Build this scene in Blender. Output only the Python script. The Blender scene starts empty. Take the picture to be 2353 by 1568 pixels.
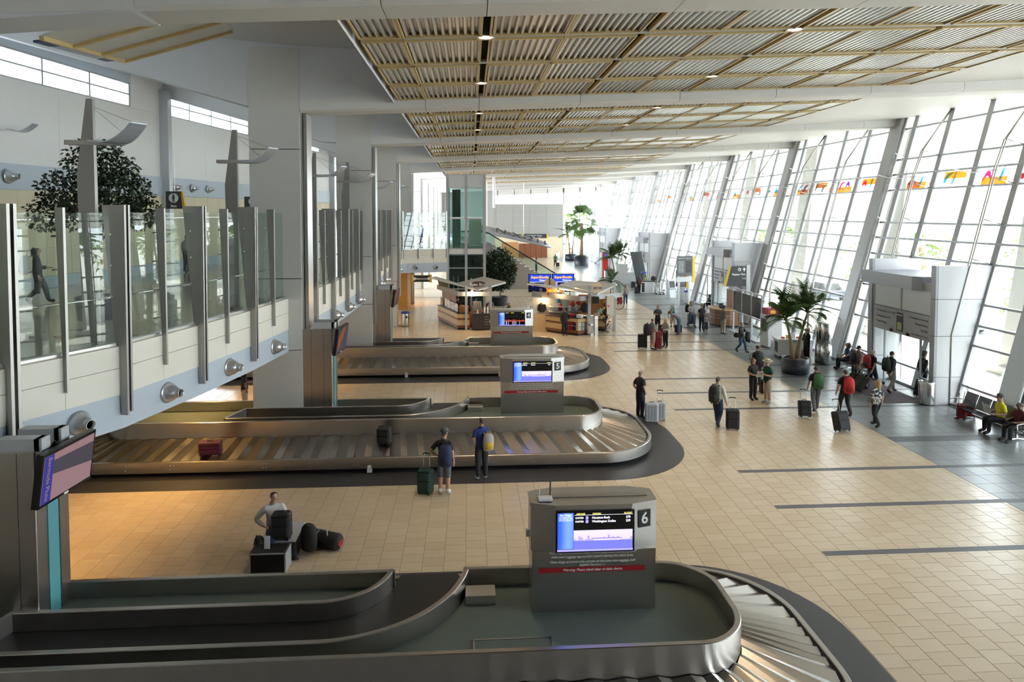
import bpy, math, random
from mathutils import Vector, Matrix
R = math.radians
random.seed(11)
S = bpy.context.scene
COL = S.collection

# ------------------------------------------------------------------ camera
FPX, CZ, HOR = 1550.0, 7.5, 489.0
YAW, PIT = math.atan(96 / FPX), R(2.5)
PPX, PPY = 1176.5, HOR + FPX * math.tan(PIT)
cam = bpy.data.cameras.new('camera'); camo = bpy.data.objects.new('camera', cam); COL.objects.link(camo)
cam.sensor_width = 36; cam.lens = FPX / 2353 * 36
cam.shift_y = (PPY - 784) / 2353
cam.clip_start = 0.05; cam.clip_end = 800
camo.location = (0, 0, CZ); camo.rotation_euler = (math.pi / 2 - PIT, 0, -YAW)
S.camera = camo

# ------------------------------------------------------------------ sky, sun, exposure
w = bpy.data.worlds.new('sky'); S.world = w; w.use_nodes = True
bg = w.node_tree.nodes['Background']
bg.inputs[0].default_value = (0.86, 0.93, 1.0, 1); bg.inputs[1].default_value = 3.9
sun = bpy.data.lights.new('sun', 'SUN'); sun.energy = 7.0; sun.angle = R(0.6); sun.color = (1, .95, .86)
suno = bpy.data.objects.new('sun', sun); COL.objects.link(suno)
suno.rotation_euler = Vector((-0.46, -0.30, -0.95)).to_track_quat('-Z', 'Y').to_euler()
S.view_settings.view_transform = 'Standard'; S.view_settings.look = 'None'
S.view_settings.gamma = 1; S.view_settings.use_curve_mapping = False
S.view_settings.exposure = 1.62
S.cycles.max_bounces = 7; S.cycles.diffuse_bounces = 4; S.cycles.glossy_bounces = 4
S.cycles.transmission_bounces = 4; S.cycles.transparent_max_bounces = 24
S.cycles.sample_clamp_indirect = 6.0; S.cycles.caustics_reflective = False; S.cycles.caustics_refractive = False
S.cycles.use_denoising = True; S.cycles.use_adaptive_sampling = True; S.cycles.adaptive_threshold = .025

# ------------------------------------------------------------------ measuring helpers (floor / plane points seen in the photograph)
_fw = Vector((math.sin(YAW) * math.cos(PIT), math.cos(YAW) * math.cos(PIT), -math.sin(PIT)))
_rt = Vector((math.cos(YAW), -math.sin(YAW), 0)); _up = _rt.cross(_fw)
def _ray(x, y): return _fw + _rt * ((x - PPX) / FPX) - _up * ((y - PPY) / FPX)
def fl(x, y, z=0.0):
    r = _ray(x, y); t = (z - CZ) / r.z; return Vector((r.x * t, r.y * t, z))
def atY(x, y, Y):
    r = _ray(x, y); t = Y / r.y; return Vector((r.x * t, Y, CZ + r.z * t))
def atX(x, y, X):
    r = _ray(x, y); t = X / r.x; return Vector((X, r.y * t, CZ + r.z * t))
def proj(p):
    d = Vector(p) - Vector((0, 0, CZ)); t = d.dot(_fw); return (PPX + FPX * d.dot(_rt) / t, PPY - FPX * d.dot(_up) / t)

ORD = ['first','second','third','fourth','fifth','sixth','seventh','eighth','ninth','tenth','eleventh','twelfth','thirteenth','fourteenth']
# ------------------------------------------------------------------ mesh helpers
class B:
    def __init__(s): s.v, s.f, s.m = [], [], []
    def add(s, vs, fs, m=0):
        o = len(s.v); s.v += [tuple(v) for v in vs]
        for f in fs: s.f.append(tuple(i + o for i in f)); s.m.append(m)
        return s
    def box(s, x0, x1, y0, y1, z0, z1, m=0):
        return s.add([(x0,y0,z0),(x1,y0,z0),(x1,y1,z0),(x0,y1,z0),(x0,y0,z1),(x1,y0,z1),(x1,y1,z1),(x0,y1,z1)],
                     [(3,2,1,0),(4,5,6,7),(0,1,5,4),(1,2,6,5),(2,3,7,6),(3,0,4,7)], m)
    def bbox(s, x0, x1, y0, y1, z0, z1, b=.02, m=0):      # box with chamfered vertical and top edges
        def ring(i, z): return [(x0+i+b,y0+i,z),(x1-i-b,y0+i,z),(x1-i,y0+i+b,z),(x1-i,y1-i-b,z),(x1-i-b,y1-i,z),(x0+i+b,y1-i,z),(x0+i,y1-i-b,z),(x0+i,y0+i+b,z)]
        n = 8; V = ring(0, z0) + ring(0, z1-b) + ring(b*.7, z1)
        F = [(i, (i+1) % n, n+(i+1) % n, n+i) for i in range(n)] + [(n+i, n+(i+1) % n, 2*n+(i+1) % n, 2*n+i) for i in range(n)]
        return s.add(V, F + [tuple(range(2*n, 3*n)), tuple(reversed(range(n)))], m)
    def prism(s, poly, z0, z1, m=0, mt=None):
        n = len(poly); V = [(p[0],p[1],z0) for p in poly] + [(p[0],p[1],z1) for p in poly]
        s.add(V, [(i, (i+1) % n, n+(i+1) % n, n+i) for i in range(n)] + [tuple(reversed(range(n)))], m)
        s.f.append(tuple(len(s.v)-n+i for i in range(n))); s.m.append(m if mt is None else mt); return s
    def slab(s, pts, off, m=0):                            # planar polygon given thickness vector
        n = len(pts); o = Vector(off); V = [Vector(p) for p in pts] + [Vector(p)+o for p in pts]
        return s.add(V, [(i, (i+1) % n, n+(i+1) % n, n+i) for i in range(n)] + [tuple(reversed(range(n))), tuple(range(n, 2*n))], m)
    def tube(s, pts, r, n=8, m=0, cap=True, flat=None):
        pts = [Vector(p) for p in pts]; k = len(pts); rs = r if isinstance(r, (list, tuple)) else [r]*k
        V, F = [], []; ref = None
        for i, p in enumerate(pts):
            d = (pts[min(i+1, k-1)] - pts[max(i-1, 0)]).normalized()
            if ref is None: ref = Vector((0,0,1)) if abs(d.z) < .9 else Vector((1,0,0))
            a = d.cross(ref).normalized(); b = a.cross(d); ref = b
            for j in range(n):
                t = 2*math.pi*j/n; V.append(p + a*math.cos(t)*rs[i] + b*math.sin(t)*rs[i]*(flat or 1))
        for i in range(k-1):
            for j in range(n): F.append((i*n+j, i*n+(j+1) % n, (i+1)*n+(j+1) % n, (i+1)*n+j))
        if cap: F += [tuple(reversed(range(n))), tuple(range((k-1)*n, k*n))]
        return s.add(V, F, m)
    def beam(s, p, q, w_, h_, m=0, up=(0,0,1)):            # rectangular bar p->q
        p, q = Vector(p), Vector(q); d = (q-p).normalized(); u = Vector(up)
        a = d.cross(u).normalized(); b = a.cross(d)
        V = [c + a*sx*w_/2 + b*sy*h_/2 for c in (p, q) for sx, sy in ((-1,-1),(1,-1),(1,1),(-1,1))]
        return s.add(V, [(0,1,2,3)[::-1],(4,5,6,7),(0,1,5,4),(1,2,6,5),(2,3,7,6),(3,0,4,7)], m)
    def lathe(s, prof, n=16, c=(0,0,0), m=0, cap=True):
        V, F = [], []
        for r_, z in prof:
            for j in range(n): t = 2*math.pi*j/n; V.append((c[0]+r_*math.cos(t), c[1]+r_*math.sin(t), c[2]+z))
        for i in range(len(prof)-1):
            for j in range(n): F.append((i*n+j, i*n+(j+1) % n, (i+1)*n+(j+1) % n, (i+1)*n+j))
        if cap: F += [tuple(reversed(range(n))), tuple(range((len(prof)-1)*n, len(prof)*n))]
        return s.add(V, F, m)
    def sweep(s, path, prof, closed=False, m=0):           # plan path, profile [(offset to the left of travel, z)]
        n, k = len(path), len(prof); V, F = [], []
        for i in range(n):
            a = Vector(path[i-1 if closed else max(i-1, 0)]).to_2d(); b = Vector(path[(i+1) % n if closed else min(i+1, n-1)]).to_2d(); c = Vector(path[i]).to_2d()
            d1 = (c-a); d2 = (b-c)
            if d1.length < 1e-6: d1 = d2
            if d2.length < 1e-6: d2 = d1
            d1.normalize(); d2.normalize(); n1 = Vector((-d1.y, d1.x)); n2 = Vector((-d2.y, d2.x)); nn = (n1+n2)
            nn.normalize(); nn = nn / max(.5, nn.dot(n1))
            for o, z in prof: V.append((c.x+nn.x*o, c.y+nn.y*o, z))
        for i in range(n if closed else n-1):
            for j in range(k): F.append((i*k+j, ((i+1) % n)*k+j, ((i+1) % n)*k+(j+1) % k, i*k+(j+1) % k))
        if not closed: F += [tuple(range(k)), tuple(reversed(range((n-1)*k, n*k)))]
        return s.add(V, F, m)
    def sph(s, c, r, n=10, k=6, m=0):
        rx, ry, rz = r if isinstance(r, (tuple, list)) else (r, r, r)
        V, F = [(c[0], c[1], c[2]-rz)], []
        for i in range(1, k):
            t = math.pi*i/k - math.pi/2
            for j in range(n): u = 2*math.pi*j/n; V.append((c[0]+rx*math.cos(t)*math.cos(u), c[1]+ry*math.cos(t)*math.sin(u), c[2]+rz*math.sin(t)))
        V.append((c[0], c[1], c[2]+rz))
        for j in range(n): F.append((0, 1+(j+1) % n, 1+j)); F.append((len(V)-1, 1+(k-2)*n+j, 1+(k-2)*n+(j+1) % n))
        for i in range(k-2):
            for j in range(n): F.append((1+i*n+j, 1+i*n+(j+1) % n, 1+(i+1)*n+(j+1) % n, 1+(i+1)*n+j))
        return s.add(V, F, m)
    def xf(s, M, a=0):
        for i in range(a, len(s.v)): s.v[i] = tuple(M @ Vector(s.v[i]))
        return s
    def mesh(s, name, mats, smooth=False):
        me = bpy.data.meshes.new(name); me.from_pydata(s.v, [], s.f); me.validate()
        for m_ in (mats if isinstance(mats, (list, tuple)) else [mats]): me.materials.append(m_)
        if len(me.polygons) == len(s.m): me.polygons.foreach_set('material_index', s.m)
        if smooth: me.polygons.foreach_set('use_smooth', [True]*len(me.polygons))
        me.update(); return me
    def obj(s, name, mats, parent=None, smooth=False, kind=None, loc=None, rz=None):
        return mobj(name, s.mesh(name, mats, smooth), parent, kind, loc, rz)

def mobj(name, me, parent=None, kind=None, loc=None, rz=None):
    o = bpy.data.objects.new(name, me); COL.objects.link(o)
    if parent: o.parent = parent
    if kind: o['kind'] = kind
    if loc is not None: o.location = loc
    if rz is not None: o.rotation_euler = (0, 0, rz)
    return o
def tag(o, label=None, cat=None, group=None, kind=None):
    if label: o['label'] = label
    if cat: o['category'] = cat
    if group: o['group'] = group
    if kind: o['kind'] = kind
    return o
def thing(name, label, cat, loc=(0,0,0), rz=0, group=None):
    o = bpy.data.objects.new(name, None); COL.objects.link(o); o.empty_display_size = .2
    o.location = loc; o.rotation_euler = (0, 0, rz); return tag(o, label, cat, group)
def struct(name, loc=(0,0,0)):
    o = bpy.data.objects.new(name, None); COL.objects.link(o); o.location = loc; o['kind'] = 'structure'; return o
def copy_tree(o, parent=None):
    c = o.copy(); COL.objects.link(c)
    if parent: c.parent = parent
    for ch in list(o.children): copy_tree(ch, c)
    return c
def text(s_, size, mat_, name, parent=None, ext=.002, loc=(0,0,0), rot=(R(90),0,0), align='CENTER', shear=0, sx=1.0, bold=0.0):
    cu = bpy.data.curves.new(name, 'FONT'); cu.body = s_; cu.size = size; cu.align_x = align; cu.align_y = 'CENTER'
    cu.extrude = ext; cu.shear = shear; cu.resolution_u = 2; cu.offset = bold
    t = bpy.data.objects.new(name, cu); me = bpy.data.meshes.new_from_object(t); bpy.data.objects.remove(t)
    me.materials.clear(); me.materials.append(mat_)
    o = mobj(name, me, parent); o.location = loc; o.rotation_euler = rot; o.scale = (sx, 1, 1); return o

# ------------------------------------------------------------------ materials
def _nt(name):
    m = bpy.data.materials.new(name); m.use_nodes = True; return m, m.node_tree.nodes, m.node_tree.links, m.node_tree.nodes['Principled BSDF']
def mat(name, c, rough=.5, metal=0., var=0., scale=4., bump=0., spec=None, emit=None, estr=1., stretch=None, coat=0.):
    m, N, L, P = _nt(name)
    P.inputs['Base Color'].default_value = (*c, 1); P.inputs['Roughness'].default_value = rough; P.inputs['Metallic'].default_value = metal
    if spec is not None: P.inputs['Specular IOR Level'].default_value = spec
    if coat: P.inputs['Coat Weight'].default_value = coat; P.inputs['Coat Roughness'].default_value = .08
    if emit: P.inputs['Emission Color'].default_value = (*emit, 1); P.inputs['Emission Strength'].default_value = estr
    if var or bump:
        tc = N.new('ShaderNodeTexCoord'); mp = N.new('ShaderNodeMapping'); L.new(tc.outputs['Object'], mp.inputs[0])
        if stretch: mp.inputs['Scale'].default_value = stretch
        n = N.new('ShaderNodeTexNoise'); n.inputs['Scale'].default_value = scale; n.inputs['Detail'].default_value = 4; L.new(mp.outputs[0], n.inputs['Vector'])
        if var:
            mx = N.new('ShaderNodeMix'); mx.data_type = 'RGBA'; L.new(n.outputs['Fac'], mx.inputs[0])
            mx.inputs[6].default_value = (*[max(0, v*(1-var)) for v in c], 1); mx.inputs[7].default_value = (*[min(1, v*(1+var)) for v in c], 1)
            L.new(mx.outputs[2], P.inputs['Base Color'])
        if bump:
            b = N.new('ShaderNodeBump'); b.inputs['Strength'].default_value = bump; b.inputs['Distance'].default_value = .02
            L.new(n.outputs['Fac'], b.inputs['Height']); L.new(b.outputs[0], P.inputs['Normal'])
    return m
def tilemat(name, c1, c2, px, py, ox, rough, stag=True):   # each tile its own tone, from its place in the grid
    m, N, L, P = _nt(name)
    g = N.new('ShaderNodeNewGeometry'); sp = N.new('ShaderNodeSeparateXYZ'); L.new(g.outputs['Position'], sp.inputs[0])
    def mth(op, a, b=None):
        n = N.new('ShaderNodeMath'); n.operation = op
        for i, q in enumerate((a, b)):
            if q is None: continue
            if isinstance(q, (int, float)): n.inputs[i].default_value = q
            else: L.new(q, n.inputs[i])
        return n.outputs[0]
    ix = mth('FLOOR', mth('DIVIDE', mth('SUBTRACT', sp.outputs[0], ox), px))
    yy = mth('DIVIDE', sp.outputs[1], py)
    if stag: yy = mth('ADD', yy, mth('MULTIPLY', mth('MODULO', ix, 2), .5))
    iy = mth('FLOOR', yy)
    cb = N.new('ShaderNodeCombineXYZ'); L.new(ix, cb.inputs[0]); L.new(iy, cb.inputs[1])
    wn = N.new('ShaderNodeTexWhiteNoise'); wn.noise_dimensions = '2D'; L.new(cb.outputs[0], wn.inputs['Vector'])
    ns = N.new('ShaderNodeTexNoise'); ns.inputs['Scale'].default_value = 5; ns.inputs['Detail'].default_value = 5; L.new(g.outputs['Position'], ns.inputs['Vector'])
    f = mth('ADD', mth('MULTIPLY', wn.outputs['Value'], .55), mth('MULTIPLY', ns.outputs['Fac'], .45))
    mx = N.new('ShaderNodeMix'); mx.data_type = 'RGBA'; L.new(f, mx.inputs[0]); mx.inputs[6].default_value = (*c1, 1); mx.inputs[7].default_value = (*c2, 1)
    L.new(mx.outputs[2], P.inputs['Base Color']); P.inputs['Roughness'].default_value = rough
    P.inputs['Specular IOR Level'].default_value = .45
    return m
def glass(name, tint=(.93,.98,.97), refl=1.0, rough=0.0, haze=0.0):
    m, N, L, P = _nt(name); N.remove(P); out = N['Material Output']
    t = N.new('ShaderNodeBsdfTransparent'); t.inputs[0].default_value = (*tint, 1)
    g = N.new('ShaderNodeBsdfGlossy'); g.inputs['Roughness'].default_value = rough
    lw = N.new('ShaderNodeLayerWeight'); pw = N.new('ShaderNodeMath'); pw.operation = 'POWER'; pw.inputs[1].default_value = 5; L.new(lw.outputs['Facing'], pw.inputs[0])
    mu = N.new('ShaderNodeMath'); mu.operation = 'MULTIPLY_ADD'; mu.inputs[1].default_value = .9*refl; mu.inputs[2].default_value = .04*refl; mu.use_clamp = True; L.new(pw.outputs[0], mu.inputs[0])
    mx = N.new('ShaderNodeMixShader'); L.new(mu.outputs[0], mx.inputs[0]); L.new(t.outputs[0], mx.inputs[1]); L.new(g.outputs[0], mx.inputs[2])
    last = mx
    if haze:
        d = N.new('ShaderNodeBsdfDiffuse'); d.inputs[0].default_value = (.9,.93,.95,1)
        m2 = N.new('ShaderNodeMixShader'); m2.inputs[0].default_value = haze; L.new(mx.outputs[0], m2.inputs[1]); L.new(d.outputs[0], m2.inputs[2]); last = m2
    L.new(last.outputs[0], out.inputs[0]); return m
def emis(name, c, s_=1.0):
    m, N, L, P = _nt(name); N.remove(P); e = N.new('ShaderNodeEmission'); e.inputs[0].default_value = (*c, 1); e.inputs[1].default_value = s_
    L.new(e.outputs[0], N['Material Output'].inputs[0]); return m
def steel(name, c=(.55,.54,.52), rough=.33, st=(1,1,60)):
    m, N, L, P = _nt(name)
    P.inputs['Base Color'].default_value = (*c, 1); P.inputs['Metallic'].default_value = 1.0
    tc = N.new('ShaderNodeTexCoord'); mp = N.new('ShaderNodeMapping'); mp.inputs['Scale'].default_value = st; L.new(tc.outputs['Object'], mp.inputs[0])
    n = N.new('ShaderNodeTexNoise'); n.inputs['Scale'].default_value = 3; n.inputs['Detail'].default_value = 3; L.new(mp.outputs[0], n.inputs['Vector'])
    mr = N.new('ShaderNodeMapRange'); mr.inputs[3].default_value = rough-.03; mr.inputs[4].default_value = rough+.05; L.new(n.outputs['Fac'], mr.inputs[0]); L.new(mr.outputs[0], P.inputs['Roughness'])
    b = N.new('ShaderNodeBump'); b.inputs['Strength'].default_value = .012; b.inputs['Distance'].default_value = .01; L.new(n.outputs['Fac'], b.inputs['Height']); L.new(b.outputs[0], P.inputs['Normal'])
    return m

TPX, TPY, TOX = .461, .352, 6.335
GPX, GPY, GOX = .585, .604, 13.86
m_beige = tilemat('beige_tile', (.57,.455,.315), (.66,.555,.41), TPX, TPY, TOX, .24)
m_grey = tilemat('grey_stone_tile', (.17,.185,.185), (.25,.27,.27), GPX, GPY, GOX, .30, False)
m_grout = mat('grout', (.27,.20,.125), .8)
m_stripe = mat('slate_stripe', (.085,.09,.095), .45, var=.15)
m_inlay = mat('dark_inlay', (.045,.046,.05), .45, var=.2, scale=2)
m_conc = mat('concrete_pale', (.6,.58,.54), .8, var=.08, scale=.6)
m_white = mat('white_plaster', (.80,.79,.77), .7, var=.02)
m_beamw = mat('beam_cladding', (.70,.685,.655), .55)
m_soff = mat('grey_soffit', (.66,.67,.69), .7)
m_panelgrey = mat('grey_metal_panel', (.64,.625,.585), .45, .1)
m_cream = mat('cream_panel', (.80,.76,.66), .45)
m_blue = mat('bluegrey_panel', (.50,.56,.63), .45)
m_stone = mat('sandstone', (.74,.64,.45), .6, var=.06, scale=1.5)
m_bluedk = mat('blue_panel', (.06,.09,.22), .5)
m_wood = mat('yellow_wood', (.64,.48,.22), .45, var=.12, scale=6)
m_corr = mat('corrugated_metal', (.66,.65,.62), .32, .7)
m_alu = mat('painted_aluminium', (.52,.54,.56), .4, .3)
m_mull = mat('mullion_paint', (.50,.52,.54), .4, .2)
m_steel = steel('brushed_steel'); m_steeld = steel('brushed_steel_dark', (.50,.475,.445), .30); m_steelb = steel('bright_steel', (.72,.72,.72), .22)
m_black = mat('black_rubber', (.012,.012,.013), .5); m_blackg = mat('black_gloss', (.01,.01,.012), .2)
m_post = steel('post_steel', (.38,.37,.35), .42)
m_dark = mat('dark_void', (.02,.02,.02), .8)
m_carpet = mat('deck_carpet', (.15,.185,.165), .9, var=.18, scale=30, bump=.2)
m_glass = glass('clear_glass', (.96,.985,.98), 1.0); m_glassg = glass('balustrade_glass', (.90,.955,.935), 1.2); m_glasst = glass('teal_glass', (.62,.77,.75), 1.5)
m_frost = mat('frosted_glass', (.78,.83,.85), .35)
m_chrome = mat('chrome', (.8,.8,.8), .12, 1.0)
m_txtw = mat('white_letter', (.85,.85,.85), .5); m_txtg = mat('pale_letter', (.80,.80,.78), .5)
m_red = mat('red_paint', (.32,.012,.015), .4); m_yel = mat('yellow_paint', (.80,.50,.03), .4); m_navy = mat('navy', (.02,.03,.08), .5)
m_sign = mat('charcoal_sign', (.035,.038,.042), .4)
m_wht = mat('white_gloss', (.78,.79,.80), .3)
m_orange = mat('orange_panel', (.75,.30,.03), .4)
m_laurel = mat('maple_laminate', (.66,.47,.24), .4, var=.08, scale=5); m_cherry = mat('cherry_laminate', (.22,.075,.035), .4)
m_leaf = mat('palm_leaf', (.075,.15,.03), .45, var=.35, scale=3); m_leafd = mat('dark_leaf', (.018,.04,.012), .45, var=.4, scale=3)
m_trunk = mat('palm_trunk', (.30,.22,.14), .8, var=.25, scale=8, bump=.3); m_soil = mat('soil', (.12,.07,.035), .9, var=.3, scale=20)
m_twig = mat('dark_twig', (.05,.035,.025), .8)
m_pot = mat('navy_planter', (.02,.025,.04), .35)
def solid(c, rough=.75, **k):
    key = 'cloth_%02x%02x%02x' % tuple(int(max(0, min(1, v))*255) for v in c)
    return bpy.data.materials.get(key) or mat(key, c, rough, **k)
# ================================================================== SHELL
P0, PB, NB = 22.3, 11.05, 9                       # column lines Y = P0 + k*PB
YC = [P0 + k*PB for k in range(-1, NB)]
YEND = 112.0
CARY = [9.55, 20.85, 32.1]                        # inner wall front of carousels 6, 5, 4
def rrect(x0, x1, y0, y1, rs, n=8):               # rounded rectangle, ccw from bottom-left; radii (bl, br, tr, tl)
    out = []
    for (cx, cy, a0, r_) in ((x0+rs[0], y0+rs[0], 180, rs[0]), (x1-rs[1], y0+rs[1], 270, rs[1]), (x1-rs[2], y1-rs[2], 0, rs[2]), (x0+rs[3], y1-rs[3], 90, rs[3])):
        for i in range(n+1): t = R(a0 + 90*i/n); out.append((cx+r_*math.cos(t), cy+r_*math.sin(t)))
    return out
def inlay_in(x, y, y0, e=0.0):
    cx, cy, hx, hy, r_ = (-13.6+6.78)/2, y0+.92, (6.78+13.6)/2-e, 3.37-e, 2.8-e
    dx, dy = abs(x-cx)-(hx-r_), abs(y-cy)-(hy-r_)
    return (math.hypot(max(dx,0), max(dy,0)) + min(max(dx,dy),0)) < r_

floor = B().box(-22, 19.2, -14, YEND+.3, -.3, -.004).obj('floor', m_grout, kind='structure')
stripesY = [14.08, 16.43, 18.8]
STR = []
for k in range(0, 5):
    for s_ in stripesY:
        STR.append((s_ + 10.86*k, 7.74 if k < 3 else 5.0, .2))
for k in range(-1, 5): STR.append((21.2 + 10.86*k, 13.86, .5))
def tile_mesh(name, w_, h_, m_):
    g = .0035; c = .004
    b = B(); x, y = w_/2-g, h_/2-g
    b.add([(-x,-y,-.004),(x,-y,-.004),(x,y,-.004),(-x,y,-.004),(-x+c,-y+c,0),(x-c,-y+c,0),(x-c,y-c,0),(-x+c,y-c,0)], [(4,5,6,7),(0,1,5,4),(1,2,6,5),(2,3,7,6),(3,0,4,7)])
    return b.mesh(name, m_)
tiles = []
for i in range(int((-14-TOX)//TPX), int((13.85-TOX)/TPX)+1):
    cx = TOX + (i+.5)*TPX; x1 = min(cx+TPX/2, 13.85)
    if x1-(cx-TPX/2) < .06: continue
    for j in range(int(6/TPY), int(60/TPY)):
        cy = (j + .5 - (.5 if i % 2 else 0))*TPY
        if any(inlay_in(cx, cy, c, .3) for c in CARY): continue
        tiles.append((cx, cy, x1-(cx-TPX/2)))
def seen(cx, cy):
    px, py = proj((cx, cy, 0))
    if not (0 < px < 2353 and 0 < py < 1568): return 0
    if any(abs(cy-c-.9) < 3.4 and -13 < cx < 6.3 for c in CARY): return 0
    if cy < 13.0 and cx < 6.8: return 0
    return 1.0/cy**3
vis = sorted([t for t in tiles if t[2] > .4 and seen(t[0], t[1])], key=lambda t: -seen(t[0], t[1]))
near = set(vis[:210]); tm = tile_mesh('floor_tile', TPX, TPY, m_beige)
for t in vis[:210]: mobj('floor_tile', tm, floor, loc=(t[0], t[1], 0))
rest = B()
def addtile(b, cx, cy, w_, h_):
    g, c = .0035, .004; x0, x1, y0, y1 = cx-w_/2+g, cx+w_/2-g, cy-h_/2+g, cy+h_/2-g
    b.add([(x0,y0,-.004),(x1,y0,-.004),(x1,y1,-.004),(x0,y1,-.004),(x0+c,y0+c,0),(x1-c,y0+c,0),(x1-c,y1-c,0),(x0+c,y1-c,0)], [(4,5,6,7),(0,1,5,4),(1,2,6,5),(2,3,7,6),(3,0,4,7)])
for t in tiles:
    if t not in near:
        wd = t[2]; addtile(rest, t[0]-TPX/2+wd/2, t[1], wd, TPY)
rest.obj('beige_tiles', m_beige, floor, kind='stuff')
B().box(-22, 13.85, 60, YEND, -.004, 0).obj('far_beige_paving', m_beige, floor)
gt = [(GOX+(i+.5)*GPX, (j+.5)*GPY) for i in range(9) for j in range(int(7/GPY), int(64/GPY)) if GOX+(i+1)*GPX < 19.2]
gv = sorted([t for t in gt if 0 < proj((*t, 0))[0] < 2353 and proj((*t, 0))[1] < 1568], key=lambda t: t[1])
gn = set(gv[:90]); gm = tile_mesh('stone_tile', GPX, GPY, m_grey); rest = B()
for t in gt:
    if t in gn: mobj('stone_tile', gm, floor, loc=(t[0], t[1], 0))
    else: addtile(rest, t[0], t[1], GPX, GPY)
rest.obj('grey_stone_tiles', m_grey, floor, kind='stuff')
B().box(13.86, 19.2, 64, YEND, -.004, 0).obj('far_stone_paving', m_grey, floor)
for (y, x0, w_) in STR:
    if y > 66: continue
    for x in range(12):
        a = x0 + x*1.15
        if a > 19: break
        B().box(a+.002, min(a+1.148, 19.15), y-w_/2, y+w_/2, -.004, .0012).obj('floor_stripe', m_stripe, floor)
for c in CARY:
    B().prism(rrect(-13.6, 6.78, c-2.45, c+4.29, (2.8,2.8,2.6,2.6), 12), -.004, .002).obj('floor_inlay', m_inlay, floor)

# ------------------------------------------------------------------ glass wall
GX0, GS = 18.95, .262
def G(Y, z, o=0.0):                                # point on the leaning glass plane, o = metres towards the hall
    n = Vector((-1, 0, GS)).normalized(); return Vector((GX0+GS*z, Y, z)) + n*o
wallR = struct('wall_right', (GX0, P0, 0))
def wchild(b, name, m_, smooth=False, **k): return b.xf(Matrix.Translation((-GX0, -P0, 0))).obj(name, m_, wallR, smooth, **k)
TZ = [.04, .8, 2.34, 3.1, 3.9, 5.45, 6.25, 7.0, 8.6, 9.38, 10.13, 11.68, 12.55]
MOFF = [1.15, 3.6, 6.0, 8.4]
VEST = [(24.9, 29.3), (45.0, 49.2), (66.8, 71.2), (89, 93.2)]
m_film = glass('strip_film', (.99,.99,.99), .6, 0, .25)
for k, yc in enumerate([P0-2*PB]+YC, -1):
    near_bay = 0 <= k < 6
    ys = [yc-PB+.42] + [yc-o for o in reversed(MOFF)] + [yc-.42]
    # inclined column, tube, mullions
    b = B(); b.slab([G(yc-.38,-.02,.42), G(yc+.38,-.02,.42), G(yc+.38,12.3,.42), G(yc-.38,12.3,.42)], G(0,0,-.15)-G(0,0,.42)); wchild(b, 'inclined_column', m_alu)
    if near_bay: wchild(B().tube([G(yc-.52,0,.25), G(yc-.52,12.3,.25)], .075, 8), 'column_tube', m_steel, True)
    for o in MOFF:
        wchild(B().beam(G(yc-o,0,.08), G(yc-o,12.55,.08), .1, .3, 0, (0,1,0)).xf(Matrix()), 'mullion', m_mull)
    allt, allp = B(), B()
    for iz, z in enumerate(TZ):
        p, q = G(yc-PB+.4, z, .06), G(yc-.4, z, .06)
        if z < 2.0 and any(v0-1 < (yc-5) and (yc-PB) < v0 < yc for v0, v1 in VEST): pass
        (B() if near_bay else allt)
        bb = B().beam(p, q, .16, .085)
        if near_bay: wchild(bb, 'transom', m_mull)
        else: allt.v += []; o_ = len(allt.v); allt.v += bb.v; allt.f += [tuple(i+o_ for i in f) for f in bb.f]; allt.m += bb.m
    if not near_bay: wchild(allt, 'transoms', m_mull, kind='stuff')
    for i in range(5):
        for iz in range(len(TZ)-1):
            if any(v0-.3 < (ys[i]+ys[i+1])/2 < v1+.3 for v0, v1 in VEST) and iz < 5: continue
            a, d = ys[i]+.02, ys[i+1]-.02; z0, z1 = TZ[iz]+.02, TZ[iz+1]-.02
            pb = B().slab([G(a,z0), G(d,z0), G(d,z1), G(a,z1)], G(0,0,.012)-G(0,0,0))
            mm = m_film if iz == 8 else m_glass
            if near_bay: wchild(pb, 'pane', mm)
            else: o_ = len(allp.v); allp.v += pb.v; allp.f += [tuple(q+o_ for q in f) for f in pb.f]; allp.m += [1 if iz == 8 else 0]*len(pb.f)
    if not near_bay: wchild(allp, 'panes', [m_glass, m_film], kind='stuff')
    # bow trusses
    for o in (3.6, 8.4):
        y = yc-o; pts = [G(y,12.3,.15), G(y,10.1,1.0), G(y,8.9,1.08), G(y,2.5,1.0)]; pts.append(Vector((pts[-1].x-.02, y, 0)))
        b = B().tube(pts[:2], .045, 6)
        for e in (-.06, .06): b.tube([p_+Vector((0, e, 0)) for p_ in pts[1:]], .03, 6)
        for z in (10.1, 8.6, 7.0, 5.45, 3.9, 2.5): b.tube([G(y,z,.1), G(y,z,1.02)], .022, 5)
        for z0, z1 in ((10.1,8.6),(8.6,7.0),(7.0,5.45),(5.45,3.9),(3.9,2.5)): b.tube([G(y,z0,.1), G(y,z1,1.0)], .007, 4); b.tube([G(y,z0,1.0), G(y,z1,.1)], .007, 4)
        wchild(b, 'bow_truss', m_steel, True)
    for o in (1.15, 6.0):
        b = B()
        for z in (10.13, 8.6, 7.0, 3.9): b.tube([G(yc-o,z,.1), G(yc-o-.05,z+.1,.75)], .02, 5)
        wchild(b, 'strut', m_steel)
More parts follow.
